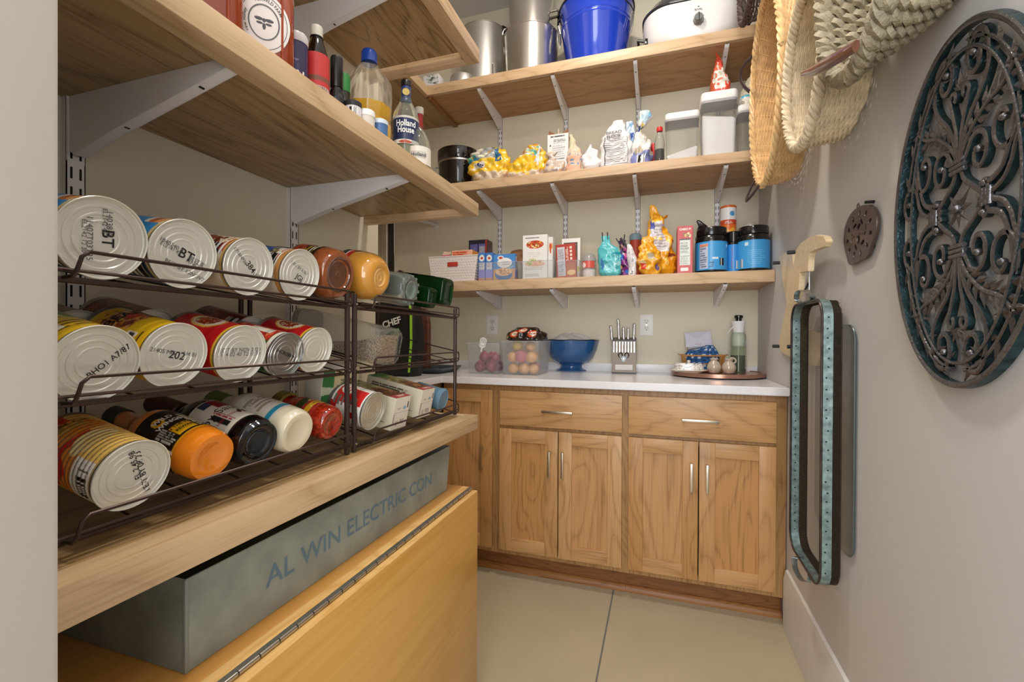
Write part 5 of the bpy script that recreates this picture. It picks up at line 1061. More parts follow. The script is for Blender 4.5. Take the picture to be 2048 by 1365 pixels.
po = mat('sweet_onion','#d9a56c',.35,coat=.3,noise=.2,nscale=30); pk = mat('pink_potato','#c9757e',.45,noise=.2,nscale=30)
for qk,(dx,dy,dz,r,m_) in enumerate(((-.045,.045,.0,.030,po),(.010,.045,.0,.031,po),(.052,.06,.0,.029,po),(-.05,.045,.058,.030,po),(.045,.045,.056,.031,po),(-.005,.040,.055,.033,pk),(-.02,.11,.0,.031,po),(.04,.12,.0,.031,pk),(-.03,.06,.112,.028,mat('gold_potato','#d8b860',.4,noise=.15,nscale=30)),(.035,.065,.112,.028,po),(-.03,.13,.06,.031,pk),(.03,.14,.06,.031,po))):
    wh_ = ('front bottom left','front bottom middle','front bottom right','front middle row, left','front middle row, right','front middle row, centre','behind the bottom row, left','behind the bottom row, right','top left','top right','rear of the middle row, left','rear of the middle row, right')[qk]
    if m_ is po: nm, lb, ct, gp = 'sweet_onion','pale golden onion in the right clear bin, '+wh_,'onion','pale onions in the clear bin'
    elif m_ is pk: nm, lb, ct, gp = 'red_potato','pinkish potato in the right clear bin, '+wh_,'potato','pink potatoes in the clear bin'
    else: nm, lb, ct, gp = 'gold_potato','yellow potato at the top left of the right clear bin','potato',None
    o_ = thing(nm, lb, ct, (xb+dx,yB2+dy+.005,zW+.003+dz), group=gp)
    MB().lathe([(0,0),(r*.5,r*.1),(r*.9,r*.5),(r,r),(r*.9,r*1.5),(r*.5,r*1.85),(0,r*1.95)] if m_ is not po else [(0,0),(r*.3,.001),(r*.75,r*.22),(r,r*.8),(r*.92,r*1.2),(r*.55,r*1.6),(r*.15,r*1.8),(0,r*1.85)],20).build('flesh', m_, o_, 60)
a = Art(110,60,'17120f',101); 
for (u,v,q) in ((.44,.52,.045),(.58,.50,.045),(.35,.25,.03),(.50,.80,.03)):
    a.oval(u,v,q,.24*q/.045,'c8481c'); a.oval(u+.006,v,q*.62,.15*q/.045,'efe0d0'); a.oval(u+.01,v+.02,q*.25,.05,'a8744a')
a.spots(.3,.7,.1,.9,('2e2620','0a0808','5c4636'),40,.012,1.4)
bag('produce_bag', 'black printed produce bag with orange and white spots on the right clear bin', 'bag', 1003, 1083, 655, yB2+.01, zW+hB2+.002, .16, a, [(0,.85,.9,.05),(.12,.98,1,0),(.5,.95,.9,.02),(.8,.78,.7,.05),(1,.5,.3,.1)], cellm, 101, .010)
# footed blue bowl
c = W_(1145,742); yb = c[1]+.035; x0, x1 = span(1090,1200,yb); R = (x1-x0)/2; hb = onY(1145,680,yb)[2]-zW
bluem = mat('cobalt_enamel', '#2c5c94', .12, coat=.7, noise=.12, nscale=18)
t = thing('footed_bowl', 'cobalt blue footed bowl with a dark wavy rim, holding a white cloth', 'bowl', ((x0+x1)/2,yb,zW))
prof = [(0,.004),(R*.42,0),(R*.55,.0),(R*.56,.005),(R*.44,.013),(R*.40,.020),(R*.41,.032),(R*.58,.044),(R*.78,.070),(R*.91,hb*.68),(R*.965,hb*.9),(R*.99,hb),(R*.975,hb+.001),(R*.95,hb*.92),(R*.88,hb*.68),(R*.74,.076),(R*.5,.052),(0,.048)]
MB().lathe(prof,56).build('bowl_body', bluem, t, 60)
pts = [(R*.985*math.cos(a_),R*.985*math.sin(a_),hb-.001+.0015*math.sin(8*a_)) for a_ in [2*PI*k/64 for k in range(64)]]
MB().tube(pts,.0028,6,closed=True).build('dark_rim', mat('rim_navy','#10192c',.2,coat=.5), t)
pts = [(R*(.955+.004*math.sin(9*a_))*math.cos(a_)*1.004,R*(.955+.004*math.sin(9*a_))*math.sin(a_)*1.004,hb-.014+.004*math.sin(9*a_)) for a_ in [2*PI*k/72 for k in range(72)]]
MB().tube(pts,.0011,5,closed=True).build('wavy_line', mat('rim_brown','#3d3340',.3), t)
nu, nv = 60, 22; A = 2*PI*np.arange(nu)/nu; V = np.linspace(0,1,nv)
rr = R*.84*(1-V)[:,None]*(1+.05*np.sin(5*A+1)); zz = hb-.006+.042*np.sin(V*PI/2)[:,None]+.007*np.sin(3*A*1+V[:,None]*5)*(1-V[:,None]*.8)+.005*np.sin(7*A+V[:,None]*9)*V[:,None]*(1-V[:,None])*4
cl = ink_mesh('cloth', np.stack([rr*np.cos(A)-.004,rr*np.sin(A),zz],-1), np.ones((nv,nu,3))*np.array([.90,.90,.91]), printed('cloth_print',.85,bump=.2,bscale=300), nu, nv, None, True)
cl.location = t.location; tag(cl, 'folded white cloth heaped inside the blue footed bowl', 'cloth')
# knife block
p0 = onZ(1224,747,CT); yk = p0[1]+.004; x0, x1 = span(1224.5,1273,yk); w = x1-x0; h = onY(1248,680,yk)[2]-zW
t = thing('knife_block', 'steel-fronted knife block full of silver knives on the worktop', 'knife block', ((x0+x1)/2,yk,zW), rotz=.05)
lean = .16
b = MB(); D = .10
b.loft([[(-w/2,0,.004),(w/2,0,.004),(w/2,D,.004),(-w/2,D,.004)],[(-w/2,h*lean,h),(w/2,h*lean,h),(w/2,D+h*lean,h+.012),(-w/2,D+h*lean,h+.012)]])
b.build('block', mat('block_dark','#1d1a19',.35), t, 0)
b = MB(); b.loft([[(-w/2+.001,-.0015,.005),(w/2-.001,-.0015,.005),(w/2-.001,.001,.005),(-w/2+.001,.001,.005)],[(-w/2+.001,h*lean*.96-.0015,h*.96),(w/2-.001,h*lean*.96-.0015,h*.96),(w/2-.001,h*lean*.96+.001,h*.96),(-w/2+.001,h*lean*.96+.001,h*.96)]])
b.build('front_plate', mat('brushed_brown_steel','#7d7166',.45,.6,bump=.1,bscale=30,stretch=(1,1,20)), t, 0)
MB().box((-w/2,0,0),(w/2,D,.004)).build('foot', mat('block_dark','#1d1a19',.35), t, 0)
MB().bbox((-w*.36,-.001,h*.10),(w*.36,.0035,h*.26),.0006).build('name_plate', mat('plate_pale','#dedcd8',.3), t, 0)
hs = mat('knife_steel','#c9c9cc',.2,1)
for k in range(8):   # row of steak knives along the top of the front
    x = -w*.42+w*.84*k/7; z0 = h*.62; 
    kn = thing('steak_knife', '', 'knife', M=t.matrix_basis @ Matrix.Translation((x,z0*lean-.008,z0)) @ Matrix.Rotation(-.10,4,'X'), group='steak knives in the block')
    kn['label'] = 'silver steak knife in the low front row of the block, %s from the left' % ('first','second','third','fourth','fifth','sixth','seventh','eighth')[k]
    MB().loft([[(sx*.0022*q,sy*.004,zz_) for sx,sy in ((-1,-1),(1,-1),(1,1),(-1,1))] for zz_,q in ((0,.8),(.01,1),(.03,.85),(.052,1.1),(.056,.8))]).build('handle', hs, kn, 40)
    MB().tube([(0,-.0042,.012),(0,-.0046,.044)],.0012,6).build('inlay', dark, kn)
sc = thing('kitchen_scissors', 'black-handled scissors in the middle of the knife block front', 'scissors', M=t.matrix_basis @ Matrix.Translation((-.002,h*.40*lean-.007,h*.34)) @ Matrix.Rotation(-.12,4,'X'))
MB().prism([(-.006,0),(.006,0),(.012,.016),(.022,.030),(-.022,.030),(-.012,.016)],-.003,.003,M=frame((0,0,0),(1,0,0),(0,0,1),(0,-1,0))).build('shank', blk, sc, 0)
for sx in (-1,1): MB().tube([(sx*.016+.010*math.cos(q),-.001,.036+.012*math.sin(q)) for q in [2*PI*k/14 for k in range(14)]],.0028,6,closed=True).build('finger_ring', mat('black_plastic','#131315',.22,coat=.3), sc)
MB().lathe([(0,.005),(.003,.005),(.003,0)],10,M=frame((0,-.001,.016),(1,0,0),(0,0,1),(0,-1,0))).build('pivot', hs, sc)
for k,(px,pyt,rr_) in enumerate(((1221.5,652,-.10),(1236,639,-.06),(1245,655,-.05),(1254,657,0),(1265,648,.03))):
    yy = yk+h*lean+.03+.012*(k%2); xx = XP(px+4,yy)-t.location[0]; top_ = onY(px+2,pyt,yy)[2]-zW
    zb_ = h+.004; Lk = top_-zb_
    kn = thing('chef_knife', 'large silver-handled knife in the top of the block, %s from the left' % ('first','second','third','fourth','fifth')[k], 'knife', M=t.matrix_basis @ Matrix.Translation((xx-rr_*0+(-.0 if k else 0),yy-yk,zb_)) @ Matrix.Rotation(rr_,4,'Y'), group='large knives in the block')
    MB().loft([[(sx*.0062*q,sy*.006*q,zz_) for sx,sy in ((-1,-.7),(-.7,-1),(.7,-1),(1,-.7),(1,.7),(.7,1),(-.7,1),(-1,.7))] for zz_,q in ((-.004,1.1),(.006,1.15),(Lk*.3,.8),(Lk*.75,.95),(Lk*.95,1.2),(Lk,1.0))]).build('handle', hs, kn, 50)
    MB().box((-.004,-.004,Lk*.985),(.004,.004,Lk+.0012)).build('end_cap', dark, kn, 0)
# lazy susan
c0 = onZ(1424,742,CT); 
xl, xr_ = onZ(1340,747,CT+.0), onZ(1508,747,CT)
Rs = (xr_[0]-xl[0])/2*.99; cxs = (xl[0]+xr_[0])/2; cys = onZ(1424,760,CT)[1]+Rs
t = thing('turntable', 'round copper-coloured turntable on the worktop in the right corner', 'turntable', (cxs,cys,zW))
cop = mat('copper_rim','#b58a78',.3,.85,bump=.05,bscale=30)
hz = onY(1424,752.5,cys-Rs)[2]-zW; hz = .019
MB().lathe([(0,.0),(Rs*.9,0),(Rs*.9,.004),(0,.004)],64).build('foot_ring', dark, t, 40)
MB().lathe([(Rs*.96,.004),(Rs,.006),(Rs,hz+.004),(Rs-.004,hz+.004),(Rs-.005,hz),(0,hz)],72).build('turntable_plate', cop, t, 40)
zs_ = zW+hz+.0006
# butter dish
cb = (onY(1377,735,cys-.05)[0], cys-.062)
x0, x1 = span(1337,1414,cb[1]); wb = x1-x0
t = thing('butter_dish', 'covered butter dish with blue flower print on the turntable', 'dish', (cb[0],cb[1],zs_))
wd = mat('dish_cream','#e9e3d3',.2,coat=.5)
MB().loft(rings([(0,wb*.7,.09,.04),(.003,wb*.75,.095,.045),(.012,wb,.12,.055),(.015,wb,.12,.055),(.013,wb*.93,.11,.05),(.007,wb*.75,.095,.045)],10)).build('plate', wd, t, 50)
a = Art(150,44,'ebe6dc',111)
rg = a.rng
for k in range(420):
    u,v = rg.rand(),rg.rand(); c_ = ('2c3a66','4a5a86','1f2a50')[k%3]
    a.oval(u,v,.0065,.035,c_); 
    if k%3==0: a.oval(u,v,.003,.016,'ebe6dc')
nu, nv = 150,44; A = 2*PI*np.arange(nu)/nu; V = np.linspace(0,1,nv); wl, dl, hl = wb*.80*.5, .040, .034
s_ = np.where(V<.8,1-.06*V/.8,.94*np.cos((V-.8)/.2*PI/2)**.6); e = .6
ca, sa = np.cos(A), np.sin(A)
X = s_[:,None]*wl*np.sign(ca)*abs(ca)**e; Y = s_[:,None]*dl*np.sign(sa)*abs(sa)**e; Zv = np.repeat((.013+hl*np.where(V<.8,V/.8*.86,.86+.14*np.sin((V-.8)/.2*PI/2)))[:,None],nu,1)
ink_mesh('cover', np.stack([X,Y,Zv],-1), a.c, printed('ceramic_print',.15,coat=.6), nu, nv, t, True)
MB().lathe([(0,0),(.007,0),(.006,.004),(.009,.009),(.007,.013),(0,.014)],20,M=Matrix.Translation((0,0,.0455))).build('knob', wd, t, 60)
# shakers
shm = mat('taupe_glaze','#b6a795',.12,coat=.8)
for k,(px,nm) in enumerate(((1429,'left'),(1458.5,'right'))):
    yy = cys-.095; r_ = (XP(px+14.8,yy)-XP(px-14.8,yy))/2
    t = thing('shaker', 'small round taupe glazed shaker, the %s one of the pair on the turntable' % nm, 'shaker', (XP(px,yy),yy,zs_), group='taupe shakers on the turntable')
    MB().lathe([(0,0),(r_*.5,0),(r_*.8,r_*.22),(r_,r_*.8),(r_*.97,r_*1.15),(r_*.75,r_*1.6),(r_*.5,r_*1.82),(r_*.46,r_*1.95),(r_*.62,r_*2.1),(r_*.6,r_*2.2),(r_*.3,r_*2.3),(0,r_*2.32)],32).build('shaker_body', shm, t, 60)
    MB().lathe([(0,0),(.0016,0),(.0016,.001),(0,.001)],8,M=Matrix.Translation((0,-r_*.2,r_*2.29))).build('hole', dark, t)
    if k: MB().tube([(r_*.45+r_*.5*math.cos(q),0,r_*1.95+r_*.42*math.sin(q)) for q in [-2.2+4.4*j/10 for j in range(11)]],.004,8).build('handle', shm, t)
    else: MB().bbox((-.001,-.001,0),(.001,.001,.001),.0003,M=Matrix.Translation((0,-r_*.25,r_*2.28))).build('hole', dark, t, 0)
# rattan basket with blue napkins and papers
x0, x1 = span(1362,1447,cys+.03); wr = x1-x0; hr = onY(1400,712,cys-.03)[2]-zs_; dr_ = .10
t = thing('rattan_basket', 'small open cane basket with blue napkins and cards on the turntable', 'basket', ((x0+x1)/2+.004,cys+.028,zs_))
cane = mat('cane','#b9803f',.4,noise=.15,nscale=60)
for z_,q in ((.004,.0035),(hr*.5,.0028),(hr,.0042)):
    MB().tube([(x,y,z_) for x,y in rrect(wr*(.86+.14*z_/hr),dr_*(.86+.14*z_/hr),.015)],q,6,closed=True).build('cane_hoop', cane, t)
for k in range(18):
    a_ = 2*PI*k/18; pr_ = rrect(wr,dr_,.015); 
    i_ = int(k/18*len(pr_)); x,y = pr_[i_]
    MB().tube([(x*.86,y*.86,.004),(x,y,hr)],.0022,6).build('cane_stake', cane, t)
MB().loft([[(x*.84,y*.84,z_) for x,y in rrect(wr,dr_,.015)] for z_ in (.003,.006)]).build('base', cane, t, 30)
for s in (-1,1): MB().tube([(s*wr*.5,-.02,hr),(s*wr*.56,-.018,hr+.004),(s*wr*.58,0,hr+.006),(s*wr*.56,.018,hr+.004),(s*wr*.5,.02,hr)],.003,6).build('loop_handle', cane, t)
tb_ = t
a = Art(160,54,'2f5c92',113)
for i in range(40):
    for j in range(9):
        if (i+j)%2: a.rect(i/40,(i+.7)/40,j/9,(j+.7)/9,'dfe6ee' if (i*j)%3 else '18365e')
xn, hn = (x0+x1)/2, .045
t, w_, h_ = bag('napkin', 'blue and white checked napkin heaped in the cane basket', 'napkin', 1368, 1446, 691, cys-.012, zs_+.012, .085, a, [(0,.86,.8),(.5,.92,.85),(.75,.80,.7,.05),(.9,.45,.4,.25),(1,.2,.15,.35)], printed('cloth_print',.85,bump=.2,bscale=300), 113, .006, part='cloth')
for k,(dx,dy,rt,lb) in enumerate(((-.012,.030,.14,'pale lilac envelope standing in the cane basket above the blue napkin'),(.006,.040,-.05,'second pale envelope, mostly hidden behind the lilac one in the cane basket'))):
    cx_ = onY(1400,680,cys+.05)[0]
    e_ = thing('envelope', lb, 'envelope', M=Matrix.Translation((cx_+dx*.6,cys+.03+dy,onY(1400,662,cys+.06)[2]-.080-.004*k)) @ Matrix.Rotation(-.12,4,'X') @ Matrix.Rotation(-.12+rt*.3,4,'Y'))
    MB().bbox((-.058,0,0),(.058,.0015,.075),.0006).build('paper', mat('paper_lilac','#d3d0e0',.6), e_, 0)
    MB().prism([(-.057,0),(.057,0),(0,-.035)],0,.0004,M=frame((0,-.0003,.0745),(1,0,0),(0,0,1),(0,-1,0))).build('flap', mat('paper_lilac2','#c8c5d6',.6), e_, 0)
    if k == 0: MB().tube([(-.012+.004*j,-.0012,.012+.003*math.sin(j)) for j in range(8)],.0012,6).build('gold_print', mat('gold_print','#d0a47c',.5), e_)
# glass spray bottle
ysp = cys+.035; x0, x1 = span(1462,1493,ysp); r_ = (x1-x0)/2; H1 = onY(1478,631,ysp)[2]-zs_
t = thing('spray_bottle', 'oil mister bottle with white pump head and black nozzle on the turntable', 'spray bottle', ((x0+x1)/2,ysp,zs_))
olive = mat('olive_bottle','#4a6a1e',.06,trans=.45,coat=.4)
MB().lathe([(0,0),(r_*.92,0),(r_,.006),(r_,H1*.62),(r_*.9,H1*.68),(r_*.5,H1*.72),(r_*.5,H1*.74)],32).build('glass_body', mat('mister_glass','#cfe0c4',.04,trans=.85,ior=1.25,alpha=.8), t, 50)
MB().lathe([(0,.003),(r_*.9,.003),(r_*.92,H1*.30),(0,H1*.30)],32).build('oil', mat('olive_oil','#1f1d0e',.1,coat=.5), t, 50)
sleeve('label', Art(30,40,'c8cfc0',115).lines(.1,.9,.1,.9,'5c6a52',12), r_*1.012, H1*.06, H1*.55, paper, t, a0=-.7, sweep=1.2)
MB().lathe([(r_*.80,H1*.46),(r_*.84,H1*.465),(r_*.80,H1*.55),(r_*.70,H1*.72),(r_*.86,H1*.84),(r_*.98,H1*.89),(r_*.98,H1*.895),(0,H1*.895)],32).build('pump_sleeve', mat('pump_white','#efefef',.3), t, 50)
MB().lathe([(0,H1*.895),(r_*.42,H1*.895),(r_*.42,H1*.94),(r_*.58,H1*.95),(r_*.58,H1*.99),(r_*.5,H1),(0,H1)],24).build('nozzle', blk, t, 40)
MB().tube([(-r_*.7,-r_*.4,H1*.80),(-r_*1.2,-r_*.5,H1*.74),(-r_*1.6,-r_*.6,H1*.66)],[.006,.0045,.003],8,flat=.6).build('trigger', mat('pump_white','#efefef',.3), t)
MB().tube([(0,0,H1*.1),(0,0,H1*.5)],.0015,6).build('dip_tube', mat('tube_clear','#dfe6e0',.2,trans=.5), t)
# ============================================================ things hanging and standing in the left recess
tall = thing('cooler_bag', 'black insulated bag with white CHEF lettering and lime stripe, behind the racks', 'bag', (-1.235,1.90,zW))
x0_, x1_ = -1.37,-1.13
MB().loft(rings([(0,.20,.10,.03),(.02,.22,.12,.04),(.20,.23,.12,.04),(.34,.20,.10,.04),(.40,.15,.07,.03),(.42,.05,.02,.008)],7)).build('bag_body', mat('black_nylon','#101012',.55,bump=.3,bscale=40), tall, 50)
MB().tube([(.085,-.058,.02),(.098,-.062,.16),(.094,-.058,.30),(.07,-.045,.39)],.010,8,flat=.4).build('lime_stripe', mat('lime','#8fc42c',.5), tall)
MB().tube([(-.05,0,.41),(-.055,0,.47),(0,0,.50),(.055,0,.47),(.05,0,.41)],.005,8).build('handle', mat('black_nylon','#101012',.55), tall)
text('CHEF', .042, flat((-.005,-.0625,.25),(1,0,.28),(-.28,0,1)), inkw, tall, bold=.03)
for k in range(5): MB().ball((-.040+.017*k,-.062,.192+.0055*k),.0085,8,(.8,.3,1.3)).build('green_leaf', mat('leaf_green','#5ab43a',.5), tall)
tall.location = (XP(800,1.90),1.90,zW)
hx = XP(846,2.06)
t = thing('leather_panel', 'rough brown leather-like panel standing behind the black CHEF bag', 'panel', (hx,2.06,zW))
MB().loft(rings([(0,.07,.025,.01),(.02,.085,.03,.012),(.24,.085,.03,.012),(.31,.07,.025,.01),(.33,.04,.015,.006)],5)).build('hide', mat('brown_hide','#5a2f1e',.55,noise=.5,nscale=60,bump=.9,bscale=70), t, 50)
t = thing('dustpan_pole', 'black pole leaning in the left recess, seen above the yellow jar', 'pole', (XP(782,2.40),2.40,zW))
MB().bbox((-.018,-.008,0),(.018,.008,1.03),.003).build('pole', mat('black_pole','#0c0c0e',.3), t, 30)
MB().tube([(.022,-.004,.98),(.026,-.006,.7),(.05,-.008,.42)],.0025,6).build('chain', steel, t)
MB().tube([(-.030,0,.0),(-.030,0,1.0)],.0055,8).build('white_cord', trimm, t)
t = thing('saucepan', 'black-handled pan lying far back in the corner, its loop handle showing', 'pan', (XP(830,2.42),2.40,zL))
MB().lathe([(0,0),(.05,0),(.06,.004),(.065,.05),(.062,.05),(.057,.008),(0,.006)],32).build('pan_body', mat('brown_pan','#6b4a38',.4,.3), t, 40)
MB().tube([(-.04,0,.05),(-.035,0,.075),(0,0,.085),(.035,0,.075),(.04,0,.05)],.004,8).build('loop_handle', blk, t)
# ============================================================ things hanging on the right wall
iron = mat('cast_iron', '#6c6a6c', .22, .75, noise=.2, nscale=40, bump=.5, bscale=160)
iron_t = mat('cast_iron_teal', '#2b4045', .35, .6, noise=.6, nscale=50, bump=.6, bscale=160)
def bar2d(b, pts, w, d, closed=False, x=0, n=None):
    """flat iron bar swept in the plane of the wall: w wide in plane, d deep"""
    P_ = [Vector(p) for p in pts]; N = len(P_); rings_ = []
    ws = w if hasattr(w,'__len__') else [w]*N
    for i in range(N):
        a_ = P_[(i-1) % N] if (i or closed) else P_[0]; c_ = P_[(i+1) % N] if (i < N-1 or closed) else P_[-1]
        t_ = (c_-a_).normalized(); nn = Vector((-t_.y,t_.x)); q = nn*ws[i]/2
        rings_.append([(P_[i].x+q.x,P_[i].y+q.y,x),(P_[i].x-q.x,P_[i].y-q.y,x),(P_[i].x-q.x,P_[i].y-q.y,x+d*.86),(P_[i].x-q.x*.45,P_[i].y-q.y*.45,x+d),(P_[i].x+q.x*.45,P_[i].y+q.y*.45,x+d),(P_[i].x+q.x,P_[i].y+q.y,x+d*.86)])
    s0 = len(b.f)
    if closed: rings_.append(rings_[0]); b.loft(rings_, cap0=False, cap1=False)
    else: b.loft(rings_)
    for k in range(s0, len(b.f)):   # side faces take the dark teal iron
        j = (k-s0) % 6
        b.m[k] = 1 if j in (1,5) and len(b.f[k]) == 4 else 0
def smooth_path(pts, n=8):
    P_ = [Vector(p) for p in pts]; out = []
    for i in range(len(P_)-1):
        p0 = P_[max(0,i-1)]; p1 = P_[i]; p2 = P_[i+1]; p3 = P_[min(len(P_)-1,i+2)]
        for k in range(n):
            t = k/n; out.append(.5*((2*p1)+(p2-p0)*t+(2*p0-5*p1+4*p2-p3)*t*t+(-p0+3*p1-3*p2+p3)*t**3))
    out.append(P_[-1]); return out
def spiral(c, r0, r1, a0, a1, n=26): return [Vector((c[0]+(r0+(r1-r0)*k/n)*math.cos(a0+(a1-a0)*k/n), c[1]+(r0+(r1-r0)*k/n)*math.sin(a0+(a1-a0)*k/n))) for k in range(n+1)]
AU, AV = .197, .285
med = thing('iron_wall_medallion', 'large oval cast iron scrollwork medallion hanging on the right wall', 'wall decoration', M=frame((XR-.006,.905,1.305),(0,-1,0),(0,0,1),(-1,0,0)))
D = .0105
b = MB(); bar2d(b, [(AU*.97*math.cos(2*PI*k/96),AV*.98*math.sin(2*PI*k/96)) for k in range(96)], .0095, .0155, True); b.build('outer_ring', [iron,iron_t], med, 30, merge=False)
b = MB(); bar2d(b, [(AU*.70*math.cos(2*PI*k/90),AV*.86*math.sin(2*PI*k/90)) for k in range(90)], .0055, D*.9, True, x=.003); b.build('inner_ring', [iron,iron_t], med, 30, merge=False)
def leaf(b, p, ang, L, w):
    c, s = math.cos(ang), math.sin(ang); f = lambda u,v,h: (p[0]+c*u-s*v, p[1]+s*u+c*v, h)
    vs = [f(0,0,D*.75),f(L*.35,w/2,D*.70),f(L,0,D*.72),f(L*.35,-w/2,D*.70),f(L*.4,0,D*1.05),f(L*.35,0,D*.45)]
    b._add(vs, [(0,4,1),(1,4,2),(2,4,3),(3,4,0),(0,1,5),(1,2,5),(2,3,5),(3,0,5)])
names = ['upper right','upper left','lower left','lower right']
for q,(su,sv) in enumerate(((1,1),(-1,1),(-1,-1),(1,-1))):
    T = lambda P_: [Vector((p[0]*su*AU,p[1]*sv*AV)) for p in P_]
    def scroll(pts, w=.0062, name='scroll', ball=None):
        b = MB(); bar2d(b, T(pts), w*1.45, D); o = b.build(name, [iron,iron_t], med, 30, merge=False)
        if ball is not None: MB().ball((ball[0]*su*AU,ball[1]*sv*AV,D*.75),.0062,10).build('scroll_bead', iron, o, 60)
        return o
    # big lyre with a curl at the top
    scroll(smooth_path([(.035,.26),(.055,.36),(.14,.48),(.27,.58),(.345,.68),(.335,.78)],6)[:-1]+spiral((.195,.775),.145,.05,.05,.05+2*PI*1.05), .0066, 'lyre_scroll', (.175,.80))
    scroll(smooth_path([(.018,.27),(.035,.42),(.085,.54),(.12,.62)],6)[:-1]+spiral((.075,.625),.05,.02,0,PI*1.3,14), .0055, 'inner_lyre')
    # pair of volutes beside the band
    scroll(smooth_path([(.05,.235),(.12,.30)],4)[:-1]+spiral((.24,.25),.125,.045,PI*.80,PI*.80-2*PI*.95), .006, 'volute', (.235,.27))
    scroll(spiral((.50,.33),.045,.165,PI*.2,PI*.2+2*PI*1.0)+smooth_path([(.60,.28),(.50,.12),(.34,.07)],6)[1:], .0062, 'volute', (.50,.35))
    scroll(spiral((.30,.06),.03,.075,PI*.5,-PI*.9,16), .005, 'small_volute', (.30,.075))
    # links from the top band to the side band
    scroll(smooth_path([(.03,.215),(.07,.15),(.19,.085),(.29,.03)],6), .006, 'link_bar')
    # side scrolls out to the ring
    scroll(smooth_path([(.40,.02),(.52,.06),(.60,.14)],5)[:-1]+spiral((.745,.14),.14,.05,PI*.92,PI*.92-2*PI*.9), .0058, 'side_scroll', (.75,.16))
    # leafy branch
    br = smooth_path([(.05,.30),(.13,.38),(.30,.47),(.50,.52),(.62,.60)],7); scroll(br, .005, 'branch')
    for k in range(4,len(br)-2,3):
        p = br[k]; nx_ = br[k+1]; an = math.atan2((nx_.y-p.y)*AV,(nx_.x-p.x)*AU)
        for sg in (-1,1):
            b = MB(); leaf(b, (p.x*AU,p.y*AV), an+sg*.75, .034, .0125)
            b.v = [(v[0]*su,v[1]*sv,v[2]) for v in b.v]; b.build('leaf', iron, med, 20)
    # leaves between the two rings
    for k,ph in enumerate((.30,.52,.74,.95,1.16,1.34)):
        for sg in (-1,1):
            b = MB(); r_ = .80; leaf(b, (AU*r_*math.cos(ph),AV*(r_+.08)*math.sin(ph)), ph+PI/2+sg*.75, .036, .014)
            b.v = [(v[0]*su,v[1]*sv,v[2]) for v in b.v]; b.build('leaf', iron, med, 20)
    scroll([(.80*math.cos(p),.90*math.sin(p)) for p in np.linspace(.25,1.45,24)], .004, 'vine_stem')
for (u,v,hz_) in ((0,.235,True),(0,-.235,True),(.34,0,False),(-.34,0,False)):
    for k in (-1,0,1):
        bb = MB(); 
        if hz_: bb.tube([(u*AU-.017,v*AV+.0075*k,D*.9),(u*AU+.017,v*AV+.0075*k,D*.9)],.0042,8)
        else: bb.tube([(u*AU+.0075*k,v*AV-.013,D*.9),(u*AU+.0075*k,v*AV+.013,D*.9)],.0042,8)
        bb.build('collar', iron, med, 50)
for k in range(8):
    b = MB(); leaf(b, (0,0), k*PI/4, .040 if k%2 else .034, .012); b.build('petal', iron, med, 20)
MB().ball((0,0,D*.95),.007,12).build('boss', iron, med, 60)
for sv in (-1,1):   # palmette between the top curls
    for k in range(-2,3):
        b = MB(); leaf(b, (0,.66*AV), PI/2+k*.5, .034-.005*abs(k), .010); b.v = [(v[0],v[1]*sv,v[2]) for v in b.v]; b.build('palmette_leaf', iron, med, 20)
# ---- small brown trivet, with real cut-outs
def cutout(name, outline, holes, depth, m, parent):
    cu = bpy.data.curves.new('c','CURVE'); cu.dimensions = '2D'; cu.fill_mode = 'BOTH'; cu.extrude = depth/2; cu.bevel_depth = .0012; cu.bevel_resolution = 1
    for pts in [outline]+holes:
        s = cu.splines.new('POLY'); s.points.add(len(pts)-1); s.use_cyclic_u = True
        for i,p in enumerate(pts): s.points[i].co = (p[0],p[1],0,1)
    co = bpy.data.objects.new('c',cu); COL.objects.link(co); dg = bpy.context.evaluated_depsgraph_get(); dg.update(); me = bpy.data.meshes.new_from_object(co.evaluated_get(dg))
    bpy.data.objects.remove(co); bpy.data.curves.remove(cu); me.materials.clear(); me.materials.append(m); me.name = name
    return link(name, me, parent, 35)
tv = thing('iron_trivet', 'small brown cast iron trivet with cut-out pattern on the right wall', 'trivet', M=frame((XR-.008,1.300,1.350),(0,-1,0),(0,0,1),(-1,0,0)))
outl = []
for k in range(72):
    a_ = 2*PI*k/72; r_ = 1+.05*math.cos(3*a_-1)-.10*max(0,math.cos(a_-4.71))**8+.10*max(0,math.cos(a_-4.2))**30+.10*max(0,math.cos(a_-5.25))**30
    outl.append((.094*r_*math.cos(a_),.068*r_*math.sin(a_)))
ov = lambda x,y,rx,ry,an=0,n=14: [(x+rx*math.cos(t)*math.cos(an)-ry*math.sin(t)*math.sin(an), y+rx*math.cos(t)*math.sin(an)+ry*math.sin(t)*math.cos(an)) for t in [2*PI*k/n for k in range(n)]]
holes = [ov(.0,.018,.014,.007,.3),ov(0,-.012,.010,.013)]
for k in range(11):
    a_ = .35+2*PI*k/11; holes.append(ov(.068*math.cos(a_),.049*math.sin(a_),.0095,.0058,a_))
for k in range(6):
    a_ = .1+2*PI*k/6; holes.append(ov(.040*math.cos(a_),.030*math.sin(a_),.014,.0055,a_+1.2))
trm = mat('trivet_brown','#5d504c',.3,.6,noise=.15,nscale=60,bump=.3,bscale=120)
cutout('plate', outl, holes, .005, trm, tv)
MB().tube([(-.012+.006*math.cos(t),.071+.006*math.sin(t),0) for t in [2*PI*k/12 for k in range(12)]],.0012,6,closed=True).build('hanging_ring', trm, tv)
for s in (-1,1): MB().lathe([(0,.0),(.006,0),(.005,-.004),(0,-.004)],12,M=Matrix.Translation((s*.06,-.03*s-.01,-.003))).build('rubber_foot', dark, tv)
b = MB()
